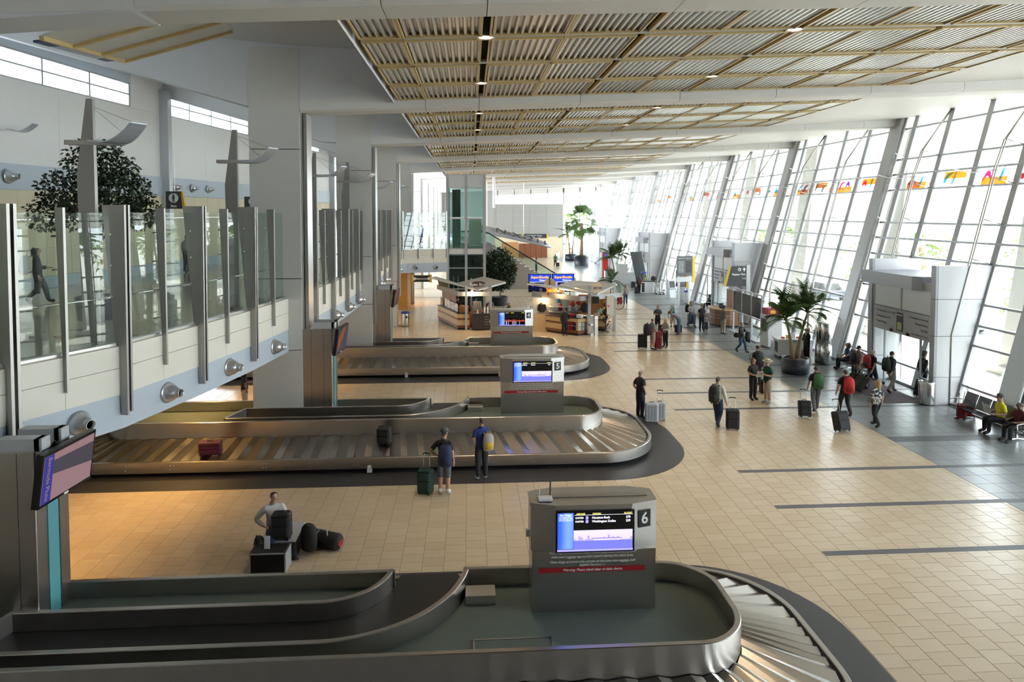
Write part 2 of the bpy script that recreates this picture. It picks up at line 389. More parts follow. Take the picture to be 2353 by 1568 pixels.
# coloured glass shapes in the strip
cg = {n: glass('art_'+n, c, .5, .1, .18) for n, c in dict(orange=(.85,.38,.03), magenta=(.62,.02,.25), purple=(.28,.04,.40), teal=(.06,.40,.52), red=(.80,.05,.12)).items()}
rnd = random.Random(5)
def art(y, z, kind, col, s_=1.0):
    if kind == 'bar': pts = [(0,0),(1.1,0),(1.1,.26),(0,.26)]
    elif kind == 'horn': pts = [(0,0),(.12,.02),(.2,.22),(.5,.42),(.16,.38),(.03,.2)]
    elif kind == 'arch': pts = [(0,0),(.1,.3),(.22,.4),(.34,.3),(.44,0),(.32,.12),(.22,.2),(.12,.12)]
    elif kind == 'fin': pts = [(0,.1),(.25,.5),(.3,.3),(.55,.2),(.3,.05)]
    else: pts = [(0,0),(.07,.02),(.16,.25),(.14,.55),(.04,.3)]
    return B().slab([G(y-u*s_, z+v*s_, .03) for u, v in pts], G(0,0,.045)-G(0,0,.03))
for k, yc in enumerate(YC[1:7]):
    n = 12 if k < 3 else 8
    for i in range(n):
        y = yc-.7-i*(9.6/n)-rnd.random()*.3; kd = rnd.choice(['horn','arch','fin','curl','curl','horn']); c_ = rnd.choice(['magenta','purple','teal','red','teal'])
        if i % 3 == 1: wchild(art(y, 8.64 if i % 2 else 9.0, 'bar', 0, 1.2), 'art_glass', cg['orange'])
        wchild(art(y, 8.68+rnd.random()*.15, kd, 0, 1.15), 'art_glass', cg[c_])
# sill kerb inside the wall
for k, yc in enumerate(YC[1:]):
    if any(yc-PB < v0 < yc for v0, v1 in VEST): segs = [(yc-PB+.4, [v0 for v0, v1 in VEST if yc-PB < v0 < yc][0]-.1), (min([v1 for v0, v1 in VEST if yc-PB < v0 < yc][0]+.1, yc-.5), yc-.4)]
    else: segs = [(yc-PB+.4, yc-.4)]
    for a, d in segs:
        if d-a > .2: wchild(B().box(18.62, 18.9, a, d, 0, .1), 'kerb', m_alu)

# ------------------------------------------------------------------ ceiling, beams
def zb(X): return 10.75 + .041*(X+5)
ceil = B()
ceil.add([(-2.4,-14,zb(-2.4)+.52),(15,-14,zb(15)+.52),(15,YEND,zb(15)+.52),(-2.4,YEND,zb(-2.4)+.52)], [(0,3,2,1)], 1)      # near-black sheet above the panels, painted as the shaded void in their gaps
ceil.add([(15,-14,zb(15)+.30),(22.6,-14,zb(22.6)+.42),(22.6,YEND,zb(22.6)+.42),(15,YEND,zb(15)+.30)], [(0,3,2,1)], 0)
ceil.add([(-2.45,-14,zb(-2.4)+.2),(-2.45,YEND,zb(-2.4)+.2),(-2.45,YEND,13),(-2.45,-14,13)], [(0,1,2,3)], 2)
ceil.add([(-2.45,-14,12.75),(-2.45,YEND,12.75),(-5.4,YEND,12.85),(-5.4,-14,12.85)], [(0,1,2,3)], 2)
ceil.add([(-5.4,-14,12.85),(-5.4,YEND,12.85),(-20,YEND,14.1),(-20,-14,14.1)], [(0,1,2,3)], 2)
ceil.box(22.4, 28.5, -14, YEND+8, 12.62, 13.0, 0)  # added eave beyond the glass, reaching out to block direct sun
ceil.box(-22, 28.5, -14.4, YEND+8, 14.2, 14.4, 0)
ceil.add([(-2.4,YEND,10),(22.6,YEND,11.2),(22.6,YEND,14.2),(-2.4,YEND,14.2)], [(0,1,2,3)], 0)
ceiling = ceil.obj('ceiling', [m_beamw, m_dark, m_soff], kind='structure')
XK = [-2.33, -1.42, .34, 2.06, 3.75, 5.45, 7.15, 8.85, 10.55, 12.25, 13.95, 14.9]
DBL = {2, 4, 6, 8, 10}
def panel_meshes(w_, h_):
    b = B(); n = max(3, round(w_/.15)); p = w_/n; prof = []
    for i in range(n):
        x = -w_/2 + i*p; prof += [(x, .05), (x+.32*p, .05), (x+.5*p, -.03), (x+.82*p, -.03)]
    prof.append((w_/2, .05))
    V = [(x, y, z+.041*x) for y in (-h_/2, h_/2) for x, z in prof]; k = len(prof)
    b.add(V, [(i, i+k, i+k+1, i+1) for i in range(k-1)])
    fr = B()
    for (x0,x1,y0,y1) in ((-w_/2,w_/2,-h_/2,-h_/2+.06),(-w_/2,w_/2,h_/2-.06,h_/2),(-w_/2,-w_/2+.042,-h_/2,h_/2),(w_/2-.042,w_/2,-h_/2,h_/2)):
        a = len(fr.v); fr.box(x0,x1,y0,y1,-.06,.05)
        for i in range(a, len(fr.v)): v = fr.v[i]; fr.v[i] = (v[0], v[1], v[2]+.041*v[0])
    return b.mesh('corrugated_panel', m_corr), fr.mesh('panel_frame', m_wood)
PH = 2.28; pmc = {}
far = B()
for k, yc in enumerate(YC):
    y0 = yc+.9
    if k > 6: rows = []
    else: rows = range(4)
    for r_ in rows:
        cy = y0 + .06 + PH/2 + r_*(PH+.27)
        for i in range(len(XK)-1):
            a = XK[i] + (.07 if i in DBL else .0) + .005; d = XK[i+1] - (.07 if i+1 in DBL else .0) - .005
            key = round(d-a, 2)
            if key not in pmc: pmc[key] = panel_meshes(d-a, PH)
            cx = (a+d)/2; pm, fm = pmc[key]
            o = mobj('corrugated_panel', pm, ceiling, loc=(cx, cy, zb(cx)+.32)); mobj('panel_frame', fm, o)
        if r_ < 3:
            yy = cy+PH/2+.135
            b = B(); a = -1.42
            b.add([(a,yy-.1,zb(a)+.30),(14.9,yy-.1,zb(14.9)+.30),(14.9,yy+.1,zb(14.9)+.30),(a,yy+.1,zb(a)+.30),(a,yy-.1,zb(a)+.37),(14.9,yy-.1,zb(14.9)+.37),(14.9,yy+.1,zb(14.9)+.37),(a,yy+.1,zb(a)+.37)], [(3,2,1,0),(4,5,6,7),(0,1,5,4),(1,2,6,5),(2,3,7,6),(3,0,4,7)])
            b.obj('service_strip', m_blue, ceiling)
# beam cladding pieces
cxl = [(-7.1,-5.5), (-6.5,-4.83)] + [(-6.44,-4.82)]*8
for k, yc in enumerate(YC):
    xs = [-5.35 if k == 0 else cxl[min(k-1, 2)][1]+.01, -1.45, .3, 3.65, 7.0, 10.3, 13.6, 16.9, 20.0, 22.2]
    for i in range(len(xs)-1):
        a, d = xs[i]+.008, xs[i+1]-.008; t = .45
        V = []
        for x in (a, d):
            z = zb(x); V += [(x,yc,z+.06),(x,yc+.1,z),(x,yc+.85,z),(x,yc+.95,z+.06),(x,yc+.95,z+t),(x,yc,z+t)]
        B().add(V, [(0,1,2,3,4,5),(11,10,9,8,7,6)] + [(j, 6+j, 6+(j+1)%6, (j+1)%6) for j in range(6)]).obj('beam_panel', m_beamw, ceiling)
    # gable web over the upper level
    poly = [(-2.46,zb(-2.46)+.44),(-5.4,10.9),(-7.2,10.95),(-15.6,13.3),(-16.2,13.8),(-2.46,12.75)] if k else [(-2.46,zb(-2.46)+.44),(-5.4,10.72),(-9.5,10.4),(-18,13.0),(-18,13.9),(-2.46,12.75)]
    B().slab([(x,yc+.02,z) for x, z in poly], (0,.8,0)).obj('gable_web', m_soff, ceiling)
    if k == 0:
        B().slab([(-5.35,yc,zb(-5.35)), (-14,yc,zb(-5.35)-.38), (-14,yc,zb(-5.35)+.2), (-5.35,yc,zb(-5.35)+.45)], (0,.95,0)).obj('beam_panel', m_beamw, ceiling)
# sloping ceiling pieces over the walkway: framed grey panels with blue ends
P1, P2, P3 = atY(285,139,19.5), atY(535,70,19.5), atY(95,84,14.5); P4 = P2+(P3-P1)
b = B().slab([P1, P2, P4, P3], (0,0,.05)); b.obj('walkway_ceiling_panel', m_panelgrey, ceiling)
for a, d in ((P1,P2),(P1,P3),(P1.lerp(P3,.35),P2.lerp(P4,.35)),(P1.lerp(P3,.7),P2.lerp(P4,.7))): B().beam(a-Vector((0,0,.03)), d-Vector((0,0,.03)), .09, .09).obj('panel_frame', m_wood, ceiling)
Q = (P1-P2).normalized()
for t0, t1, m_ in ((0,.14,m_bluedk),(.16,.68,m_panelgrey),(.70,.86,m_bluedk)):
    a, d = P1.lerp(P3,t0), P1.lerp(P3,t1); B().slab([a, d, d+Q*.5+Vector((0,0,.1)), a+Q*.5+Vector((0,0,.1))], (0,0,.05)).obj('walkway_ceiling_panel', m_ if m_ is not m_panelgrey else m_blue, ceiling)

# ------------------------------------------------------------------ far end wall
m_farw = mat('pale_grey_panel', (.37,.37,.35), .6)
wf = struct('wall_far', (0, YEND, 0))
def fchild(b, name, m_, **k): return b.xf(Matrix.Translation((0, -YEND, 0))).obj(name, m_, wf, **k)
for i in range(6):
    for j, (z0, z1) in enumerate(((3.5,5.35),(5.35,7.2),(7.2,8.95))):
        x0 = -1.2+i*2.77; fchild(B().box(x0+.012, x0+2.758, YEND, YEND+.3, z0+.012, z1-.012), 'wall_panel', m_farw)
fchild(B().box(-14, 15.42, YEND+.05, YEND+.25, 0, 8.95), 'wall_core', m_stone)
fchild(B().box(-14, 4, YEND-.05, YEND+.25, 0, 12), 'side_wall', m_farw)
for i in range(7):
    x = -1+i*2.77; fchild(B().box(x-.05, x+.05, YEND, YEND+.2, 8.95, 12), 'mullion', m_mull)
fchild(B().box(-1, 15.4, YEND, YEND+.15, 9.9, 9.98), 'transom', m_mull)
for i in range(7):
    x = -1+i*2.77
    if x < 15: fchild(B().box(x+.06, min(x+2.7,15.4), YEND+.08, YEND+.1, 9, 11.9), 'pane', m_glass)
for x in (15.5, 18.3, 21.0): fchild(B().box(x-.06, x+.06, YEND, YEND+.2, 0, 12), 'mullion', m_mull)
for z in (2.4, 4.2, 5.4, 6.6, 7.8, 9.0, 10.1): fchild(B().box(15.5, 20.5+.2*z*.2, YEND, YEND+.15, z-.04, z+.04), 'transom', m_mull)
for x in (15.56, 18.36): fchild(B().box(x, x+2.6, YEND+.08, YEND+.1, 0, 11.9), 'pane', m_glass)
for i in range(5): fchild(B().box(8.1+i*.95, 9.0+i*.95, YEND-.06, YEND+.06, .02, 2.35), 'wood_door', m_cherry)
fchild(B().box(5.2, 7.9, YEND-.06, YEND+.06, .02, 2.6), 'shop_front', mat('warm_shop', (.5,.25,.1), .4))

# ------------------------------------------------------------------ upper level
EDGE = [(-11.3,6.5),(-9.6,9.9),(-8.26,12.64),(-7.33,14.56),(-6.75,17.06),(-6.28,19.6),(-5.93,22.45),(-5.7,24.6),(-5.45,28.7),(-5.36,34),(-5.35,40),(-5.3,45.7),(-5.2,51),(-1.75,52.0)]
ZU, ZF, ZS, ZG = 4.72, 3.68, 2.95, 7.5
def edge_at(s_):                                   # point and tangent at arc length
    for i in range(len(EDGE)-1):
        a, d = Vector(EDGE[i]), Vector(EDGE[i+1]); l = (d-a).length
        if s_ <= l or i == len(EDGE)-2: return a+(d-a)*(s_/l), (d-a).normalized()
        s_ -= l
ELEN = sum((Vector(EDGE[i+1])-Vector(EDGE[i])).length for i in range(len(EDGE)-1))
def edge_s_px(px):                                 # arc length where the edge crosses an image column
    best = min((abs(proj((*edge_at(i*.02)[0], 6))[0]-px), i*.02) for i in range(int(ELEN/.02)))
    return best[1]
back = [(-12.2,62),(-13.2,43),(-16.0,23.4),(-18.6,6.5)]
fu = B().prism([(x-.03,y) for x, y in EDGE] + [(-1.75,62)] + back, ZS+.02, ZU).obj('floor_upper', [mat('walkway_tile', (.50,.45,.36), .12)], kind='structure')
wl = struct('wall_left', (0, 0, 0))
def wline(y): return -16.0 + (y-23.4)*(2.8/19.6)
for a, d in ((6.5,23.4),(23.4,33.35),(33.35,44.4),(44.4,56)):
    for z0, z1, m_, off, nm in ((ZU,5.15,m_blue,.06,'base_band'),(5.15,8.3,m_stone,.03,'stone_wall'),(8.3,9.2,m_blue,.08,'duct_band'),(9.2,12.15,m_white,.0,'plaster_wall')):
        n = max(1, round((d-a)/ (1.25 if m_ is m_stone else 3.6))); rows = 3 if m_ is m_stone else 1
        for i in range(n):
            for r_ in range(rows):
                ya, yd = a+(d-a)*i/n+.006, a+(d-a)*(i+1)/n-.006; za, zd = z0+(z1-z0)*r_/rows+.004, z0+(z1-z0)*(r_+1)/rows-.004
                B().slab([(wline(ya)+off,ya,za),(wline(yd)+off,yd,za),(wline(yd)+off,yd,zd),(wline(ya)+off,ya,zd)], (-.3,0,0)).obj(nm, m_, wl)
    # clerestory windows, a solid pier at the end of each bay
    yp = d-2.4
    B().slab([(wline(yp),yp,12.15),(wline(d),d,12.15),(wline(d),d,14),(wline(yp),yp,14)], (-.3,0,0)).obj('plaster_wall', m_white, wl)
    B().slab([(wline(a)+.02,a,13.2),(wline(yp)+.02,yp,13.2),(wline(yp)+.02,yp,14),(wline(a)+.02,a,14)], (-.3,0,0)).obj('fascia', m_blue, wl)
    n = max(2, round((yp-a)/2.3)) if a > 20 else 7
    for i in range(n+1):
        y = a+.15+(yp-a-.2)*i/n; B().box(wline(y)-.12, wline(y)-.02, y-.05, y+.05, 12.15, 13.2).obj('mullion', m_mull, wl)
    for z in (12.18, 12.7, 13.17): B().beam((wline(a+.1)-.07,a+.1,z), (wline(yp)-.07,yp,z), .1, .06).obj('transom', m_mull, wl)
    for i in range(n):
        ya, yd = a+.2+(yp-a-.2)*i/n, a+.1+(yp-a-.2)*(i+1)/n
        B().slab([(wline(ya)-.07,ya,12.2),(wline(yd)-.07,yd,12.2),(wline(yd)-.07,yd,13.15),(wline(ya)-.07,ya,13.15)], (-.012,0,0)).obj('pane', m_glass, wl)
    if a > 20: B().box(wline(d)-.1, wline(d)+.35, d-.35, d+.05, ZU, 13.3).obj('pier', m_alu, wl)
# lower wall under the walkway
lo = B().slab([(-15.5,-14,0),(-15.5,YEND,0),(-15.5,YEND,3),(-15.5,-14,3)], (-.3,0,0)).obj('wall_lower_left', m_cream, kind='structure')
B().slab([(-22,-14,0),(22,-14,0),(22,-14,14),(-22,-14,14)], (0,-.3,0)).obj('wall_behind', mat('grey_rear_wall', (.42,.41,.40), .7), kind='structure')
B().slab([(18.95,-14,0),(18.95,-10.7,0),(22.3,-10.7,12.8),(22.3,-14,12.8)], (.3,0,0)).obj('wall_right_rear', m_white, kind='structure')
B().slab([(-19.5,-14,0),(-19.5,6.5,0),(-19.5,6.5,14.2),(-19.5,-14,14.2)], (-.3,0,0)).obj('wall_left_rear', m_white, kind='structure')
# fascia, posts, glass, nozzles
bal = struct('balustrade', (0,0,0)); bal['kind'] = 'structure'
LPX = [17, 277, 455, 575, 669]; SPX = [141, 370, 515, 622]
posts = [(edge_s_px(p), 'L') for p in LPX] + [(edge_s_px(p), 'S') for p in SPX]
posts.sort(); s1 = posts[-1][0]; step = 1.22
sN = s1 + .9
kd = 0
while sN < ELEN-3.7:
    posts.append((sN, 'S' if kd % 2 == 0 else 'L')); sN += step; kd += 1
for e in (.1, 1.25, 2.4, 3.45): posts.append((ELEN-3.5+e, 'S'))
posts = [(p[0], p[1]) for p in posts]
def blade(s_, kind):
    c, t = edge_at(s_); n = Vector((t.y, -t.x))        # outward (towards the hall)
    def P(u, v, z): return (c.x+n.x*u+t.x*v, c.y+n.y*u+t.y*v, z)
    b = B()
    if kind == 'L':
        for v0, v1, zl in ((-.085,-.03,3.25),(.03,.085,3.3)):
            z0, z1 = zl, 7.66
            b.add([P(.03,v0,z0),P(.03,v1,z0),P(.17,v1,z0),P(.17,v0,z0),P(-.32,v0,z1),P(-.32,v1,z1),P(.2,v1,z1),P(.2,v0,z1)], [(3,2,1,0),(4,5,6,7),(0,1,5,4),(1,2,6,5),(2,3,7,6),(3,0,4,7)])
    else:
        z0, z1 = 4.02, 7.6
        b.add([P(.03,-.025,z0),P(.03,.025,z0),P(.12,.025,z0),P(.12,-.025,z0),P(-.1,-.025,z1),P(-.1,.025,z1),P(.13,.025,z1),P(.13,-.025,z1)], [(3,2,1,0),(4,5,6,7),(0,1,5,4),(1,2,6,5),(2,3,7,6),(3,0,4,7)])
    o = b.obj('glass_post', m_post, bal)
    f = B()
    for z in (5.1, 5.75, 6.4, 7.05): f.tube([P(-.12,-.1,z), P(-.12,.1,z)], .022, 6)
    f.obj('glass_clamp', m_chrome, o)
for s_, kd_ in posts: blade(s_, kd_)
cuts = [.3] + [p[0] for p in posts] + [ELEN-.02]
def off(s_, u, z):
    c, t = edge_at(s_); n = Vector((t.y, -t.x)); return (c.x+n.x*u, c.y+n.y*u, z)
for i in range(len(cuts)-1):
    a, d = cuts[i]+.01, cuts[i+1]-.01
    if d-a < .1: continue
    B().add([off(a,-.12,ZU),off(d,-.12,ZU),off(d,-.12,ZG),off(a,-.12,ZG),off(a,-.135,ZU),off(d,-.135,ZU),off(d,-.135,ZG),off(a,-.135,ZG)], [(0,1,2,3),(7,6,5,4),(3,2,6,7)]).obj('glass_panel', m_glassg, bal)
for i in range(0, len(cuts)-1):
    a, d = cuts[i], cuts[i+1]
    if d-a < .1: continue
    for z0, z1 in ((ZF, 4.24), (4.25, ZU-.02)):
        n = max(1, int((d-a)/.7)); V = []
        for j in range(n+1):
            s_ = a+.004+(d-a-.008)*j/n; V += [off(s_,0.02,z0), off(s_,0.02,z1), off(s_,-.08,z1), off(s_,-.08,z0)]
        F = []
        for j in range(n): F += [(j*4+q, (j+1)*4+q, (j+1)*4+(q+1)%4, j*4+(q+1)%4) for q in range(4)]
        B().add(V, F+[(3,2,1,0),(n*4,n*4+1,n*4+2,n*4+3)]).obj('fascia_panel', m_cream, bal)
path = [tuple(edge_at(i*.5)[0]) for i in range(int(ELEN/.5))] + [EDGE[-1]]
B().sweep(path, [(.0,ZS),(.0,ZF),(.3,ZF),(.3,ZS)]).obj('soffit_fascia', m_blue, bal)
B().sweep(path, [(.04,ZU),(.04,ZU+.05),(.2,ZU+.05),(.2,ZU)]).obj('sill', m_steel, bal)
B().tube([(*[edge_at(i*.5)[0][j]-(.35 if j == 0 else 0) for j in (0,1)], 5.7) for i in range(4, int(ELEN/.5)-6)], .025, 6).obj('handrail', m_chrome, bal, True)
# air nozzles
def nozzle_mesh():
    b = B().lathe([(.27,0),(.27,.03),(.245,.035),(.24,.05)], 20); b.lathe([(.24,.05),(.22,.14),(.16,.24),(.12,.28)], 20, cap=False); b.lathe([(.115,.27),(.115,.4),(.1,.4),(.1,.3)], 16, cap=False)
    b.xf(Matrix.Rotation(R(90), 4, 'X')); return b.mesh('nozzle_body', mat('satin_aluminium', (.62,.64,.66), .3, .8), True)
NM = nozzle_mesh(); NI = B().lathe([(.1,.3),(.001,.3)], 16).xf(Matrix.Rotation(R(90), 4, 'X')).mesh('nozzle_throat', m_dark)
def nozzle(p, direc, label, group, sc=1.0):
    o = thing('air_nozzle', label, 'air vent', p, math.atan2(direc[1], direc[0])+math.pi/2, group); o.scale = (sc,)*3
    mobj('nozzle_body', NM, o); mobj('nozzle_throat', NI, o)
for iN, px in enumerate((172, 378, 522, 627)):
    s_ = edge_s_px(px); c, t = edge_at(s_); n = Vector((t.y, -t.x)); nozzle((c.x+n.x*.0, c.y+n.y*.0, 3.34), n, 'round silver air nozzle under the cream balcony front, %s from the map screen tower' % ORD[iN], 'air nozzles under the balcony', .9)
s_ = s1+2.6; iN = 0
while s_ < ELEN-4:
    c, t = edge_at(s_); n = Vector((t.y, -t.x)); nozzle((c.x, c.y, 3.34), n, 'round silver air nozzle on the balcony band, %s beyond the first tall column' % ORD[iN], 'air nozzles beyond the column', .9); s_ += 2.44; iN += 1
for iN, e in enumerate((2.6, 1.0)):
    c, t = edge_at(ELEN-3.5+e); n = Vector((t.y, -t.x)); nozzle((c.x, c.y, 3.34), n, 'small air nozzle on the short cross balcony, %s from the glass lift' % ORD[iN], 'air nozzles by the lift', .75)
for iN, y in enumerate((17.5, 24.2, 31.5, 34, 35.5, 37)): nozzle((wline(y)+.1, y, 8.75), (1,0), 'air nozzle on the blue-grey band of the upper wall, %s along' % ORD[iN], 'air nozzles on the upper wall', .95 if y < 30 else .8)
# columns
for k, yc in enumerate(YC[1:], 1):
    x0, x1 = cxl[min(k-1, len(cxl)-1)]; col = struct('column', (x0, yc, 0)); zz = [0, 3.0, 5.35, 9.55, 12.82]
    if yc > 62 and k > 6: pass
    for i in range(4): B().box(0, x1-x0, 0, .85, zz[i]+.012, zz[i+1]-.012).obj('cladding_panel', m_panelgrey, col)
    B().box(.03, x1-x0-.03, .03, .82, 0, 12.8).obj('column_core', m_dark, col)
    for (xa, xb) in ((x1-x0, x1-x0+.06), (x1-x0+.1, x1-x0+.2)): B().box(xa, xb, .12, .8, 0 if k > 3 else 2.0, 10.7).obj('side_trim', m_steel, col)
# warm recessed lamps under the walkway
m_lens = emis('pale_lens', (1,.85,.65), .8); m_lamp = emis('warm_lamp', (1,.62,.25), 8)
spots = [(-8.6,17.5),(-8.6,20.5),(-9.4,23.5),(-8.2,26.5),(-7.6,30),(-9.5,13.5),(-7.4,36),(-7.4,41),(-7.2,46),(-4.5,56),(-7,55)]
for iN, (x, y) in enumerate(sorted(spots, key=lambda q: q[1])):
    o = thing('downlight', 'recessed warm downlight under the walkway, %s along from the map screen tower' % ORD[iN], 'lamp', (x, y, ZS+.018), 0, 'downlights under the walkway')
    B().lathe([(.11,-.01),(.13,-.03),(.13,0)], 12).obj('trim_ring', m_wht, o); B().lathe([(.1,-.012),(.1,-.008)], 12).obj('lens', m_lamp, o)
    l = bpy.data.lights.new('downlight_glow', 'SPOT'); l.energy = 120; l.color = (1,.58,.2); l.spot_size = R(120); l.spot_blend = .8; l.shadow_soft_size = .12
    lo_ = bpy.data.objects.new('downlight_glow', l); COL.objects.link(lo_); lo_.parent = o; lo_.location = (0,0,-.06)
for iN, (x, k, r_) in enumerate([(x, k, r_) for k in range(0, 4) for r_ in (0, 2) for x in (.34, 7.15)]):
    y = YC[k]+.9+.06+PH*(r_+1)+.27*r_+.135
    o = thing('ceiling_downlight', 'round downlight on the %s ceiling strip, over the %s' % (ORD[k*2+(r_ > 0)], 'carousels' if x < 1 else 'open floor'), 'lamp', (x, y, zb(x)+.295), 0, 'round downlights in the ceiling strips')
    B().lathe([(.16,-.012),(.2,-.03),(.2,0)], 16).obj('trim_ring', m_chrome, o); B().lathe([(.15,-.016),(.15,-.01)], 14).obj('lens', m_lens, o)
    l = bpy.data.lights.new('ceiling_glow', 'SPOT'); l.energy = 200; l.color = (1,.76,.50); l.spot_size = R(95); l.spot_blend = .9; l.shadow_soft_size = .15
    lo_ = bpy.data.objects.new('ceiling_glow', l); COL.objects.link(lo_); lo_.parent = o; lo_.location = (0,0,-.06)
# ------------------------------------------------------------------ outdoors
B().box(19.2, 160, -30, 260, -.5, -.12).obj('ground', m_conc, kind='structure')
B().box(-60, 160, YEND+.3, 260, -.5, -.13).obj('ground_far', m_conc, kind='structure')
# ================================================================== BAGGAGE CAROUSELS
OX0, OX1, OY0, OY1 = -12.6, 5.77, -1.5, 3.4        # outer rim (relative to y0)
IX0, IX1, IY0, IY1 = -11.3, 4.31, 0.0, 2.42        # inner wall
def ring_pts(x0, x1, y0, y1, rs, seg):             # matched sampling of both rings: seg = points per side/corner
    out = []; N = seg[1]
    cs = ((x0+rs[0], y0+rs[0], 180, rs[0]), (x1-rs[1], y0+rs[1], 270, rs[1]), (x1-rs[2], y1-rs[2], 0, rs[2]), (x0+rs[3], y1-rs[3], 90, rs[3]))
    for c in range(4):
        cx, cy, a0, r_ = cs[c]
        for i in range(N): t = R(a0 + 90*i/N); out.append(Vector((cx+r_*math.cos(t), cy+r_*math.sin(t))))
        nx, ny, na, nr = cs[(c+1) % 4]
        p = Vector((cx+r_*math.cos(R(a0+90)), cy+r_*math.sin(R(a0+90)))); q = Vector((nx+nr*math.cos(R(na)), ny+nr*math.sin(R(na))))
        n = seg[0] if c % 2 == 0 else seg[2]
        for i in range(n): out.append(p.lerp(q, i/n))
    return out
def make_carousel():
    c = thing('baggage_carousel', '', 'carousel')
    outer = rrect(OX0, OX1, OY0, OY1, (1.9,1.9,1.7,1.7), 26)
    inner = rrect(IX0, IX1, IY0, IY1, (.9,.9,.9,.9), 24)
    B().sweep(outer, [(0,.13),(0,.43),(.015,.445),(.09,.445),(.1,.43),(.1,.3),(.06,.13)], True).obj('outer_rim', m_steeld, c)
    B().sweep(outer, [(.1,.25),(.1,.425),(.17,.36),(.19,.25)], True).obj('rubber_bumper', m_black, c)
    B().sweep(outer, [(.28,0),(.2,.2),(.3,.22),(.4,.0)], True).obj('kick_base', m_black, c)
    b = B()
    for i in range(13):
        x = -11+i*1.28
        for dx in ((-.05,.05) if i % 2 == 0 else (0,)):
            for z in (.22,.34): b.sph((x+dx, OY0-.004, z), .012, 6, 4)
    for i in range(5):
        a = R(-80+i*18); 
        for z in (.22,.34): b.sph((OX1-1.9+1.905*math.cos(a), OY0+1.9+1.905*math.sin(a), z), .012, 6, 4)
    b.obj('rivets', m_chrome, c, kind='stuff')
    # slats
    seg = (28, 6, 5)
    o_ = ring_pts(OX0+.14, OX1-.14, OY0+.14, OY1-.14, (1.76,1.76,1.56,1.56), seg); i_ = ring_pts(IX0-.02, IX1+.02, IY0-.02, IY1+.02, (.92,.92,.92,.92), seg)
    n = len(o_)
    for k in range(n):
        a0, a1, b0, b1 = o_[k], o_[(k+1) % n], i_[k], i_[(k+1) % n]
        V = []
        for t, zl in ((0,.0),(.62,.045),(.66,.05),(1.03,.012)):
            p, q = a0.lerp(a1, t), b0.lerp(b1, t)
            V += [(p.x,p.y,.37+zl), (q.x,q.y,.60+zl)]
        V += [(v[0], v[1], v[2]-.02) for v in V]
        B().add(V, [(0,2,3,1),(2,4,5,3),(8,9,11,10),(10,11,13,12),(12,13,15,14),(0,8,10,2),(2,10,12,4),(4,12,14,6)]).add([V[4],V[6],V[7],V[5]], [(0,1,2,3)], 1).obj('slat', [m_slat, m_slat_lit], c)
    # inner wall: gap on the far side where the feed belt comes through
    th = .1; prof = [(0,.56),(0,1.09),(.012,1.1),(th-.012,1.1),(th,1.09),(th,.6)]
    il = len(inner)
    # path from the right side of the gap around clockwise: start (-.14, back) -> right -> front -> left -> back to (-1.36, back)
    back_r = (-.14, IY1); back_l = (-1.36, IY1)
    start = 3*25; path = [back_l] + inner[start:] + inner[:start] + [back_r]
    B().sweep(path, prof).obj('inner_wall', m_steeld, c)
    # deck
    B().prism(rrect(IX0+.1, IX1-.1, IY0+.1, IY1-.1, (.8,)*4), .72, .77).obj('deck', m_carpet, c)
    # feed belt trough
    ccx, ccy = -2.36, 2.72
    def arc(cx, cy, r_, n=14, a0=270, a1=350): return [(cx+r_*math.cos(R(a0+(a1-a0)*i/n)), cy+r_*math.sin(R(a0+(a1-a0)*i/n))) for i in range(n+1)]
    r2 = [(-7.62,.47)] + arc(ccx, ccy, 2.25, 40, 270, 352.4); r2[-1] = (r2[-1][0], IY1)
    isl = [(-7.35,1.42)] + arc(-2.5, 2.55, 1.13, 28, 270, 352); isl[-1] = (isl[-1][0], IY1)
    wp = [(0,.74),(0,1.09),(-.012,1.1),(-.088,1.1),(-.1,1.09),(-.1,.74)]
    B().sweep(r2, wp).obj('belt_guide', m_steeld, c)
    B().sweep(isl, [(-o, z) for o, z in wp]).obj('island_wall', m_steeld, c)
    B().sweep([(-7.62,.42),(-7.3,1.46)], [(0,.74),(0,1.1),(.08,1.1),(.08,.74)]).obj('belt_end', m_steeld, c)
    belt = r2 + [(-.25,2.75),(-1.3,2.75)] + list(reversed(isl))
    B().prism(belt, .772, .80).obj('feed_belt', m_black, c)
    B().prism([(isl[0][0],1.42)] + isl[1:-1] + [(isl[-1][0],IY1-.05),(-7.35,IY1-.05)], .772, .805).obj('island_deck', m_carpet, c)
    B().bbox(-.1, .42, 1.75, 2.1, .77, .93, .01).obj('junction_box', m_steel, c)
    h = B().box(.05,1.25,.18,.78,.772,.78).box(.03,1.27,.16,.18,.772,.79,1).box(.03,1.27,.78,.80,.772,.79,1).box(.03,.05,.16,.80,.772,.79,1).box(1.25,1.27,.16,.80,.772,.79,1).sph((.16,.32,.785), .02, 8, 5, 1)
    h.obj('access_hatch', [m_carpet, m_steel], c)
    s_ = B().box(-2.98,-2.84,OY0-.05,OY0,.03,.13); s_.obj('stop_switch', m_wht, c); B().box(-2.97,-2.87,OY0-.012,OY0-.002,.15,.23).obj('switch_plate', m_txtw, c)
    return c
m_slat = mat('slat_steel', (.50,.48,.45), .30, 1.0); m_slat_lit = mat('slat_overlap_lit', (.62,.60,.57), .22, 1.0)  # overlap strip painted lighter, in place of light caught by its tilt
car = make_carousel()
CARL = ['nearest steel baggage carousel with number 6 sign and dark feed belt', 'long steel baggage carousel with number 5 sign and two loose bags on its slats', 'steel baggage carousel with number 4 sign beside the coffee stand']
for i, y0 in enumerate(CARY):
    o = car if i == 0 else copy_tree(car)
    o.location = (0, y0, 0); o['label'] = CARL[i]; o['group'] = 'baggage carousels'

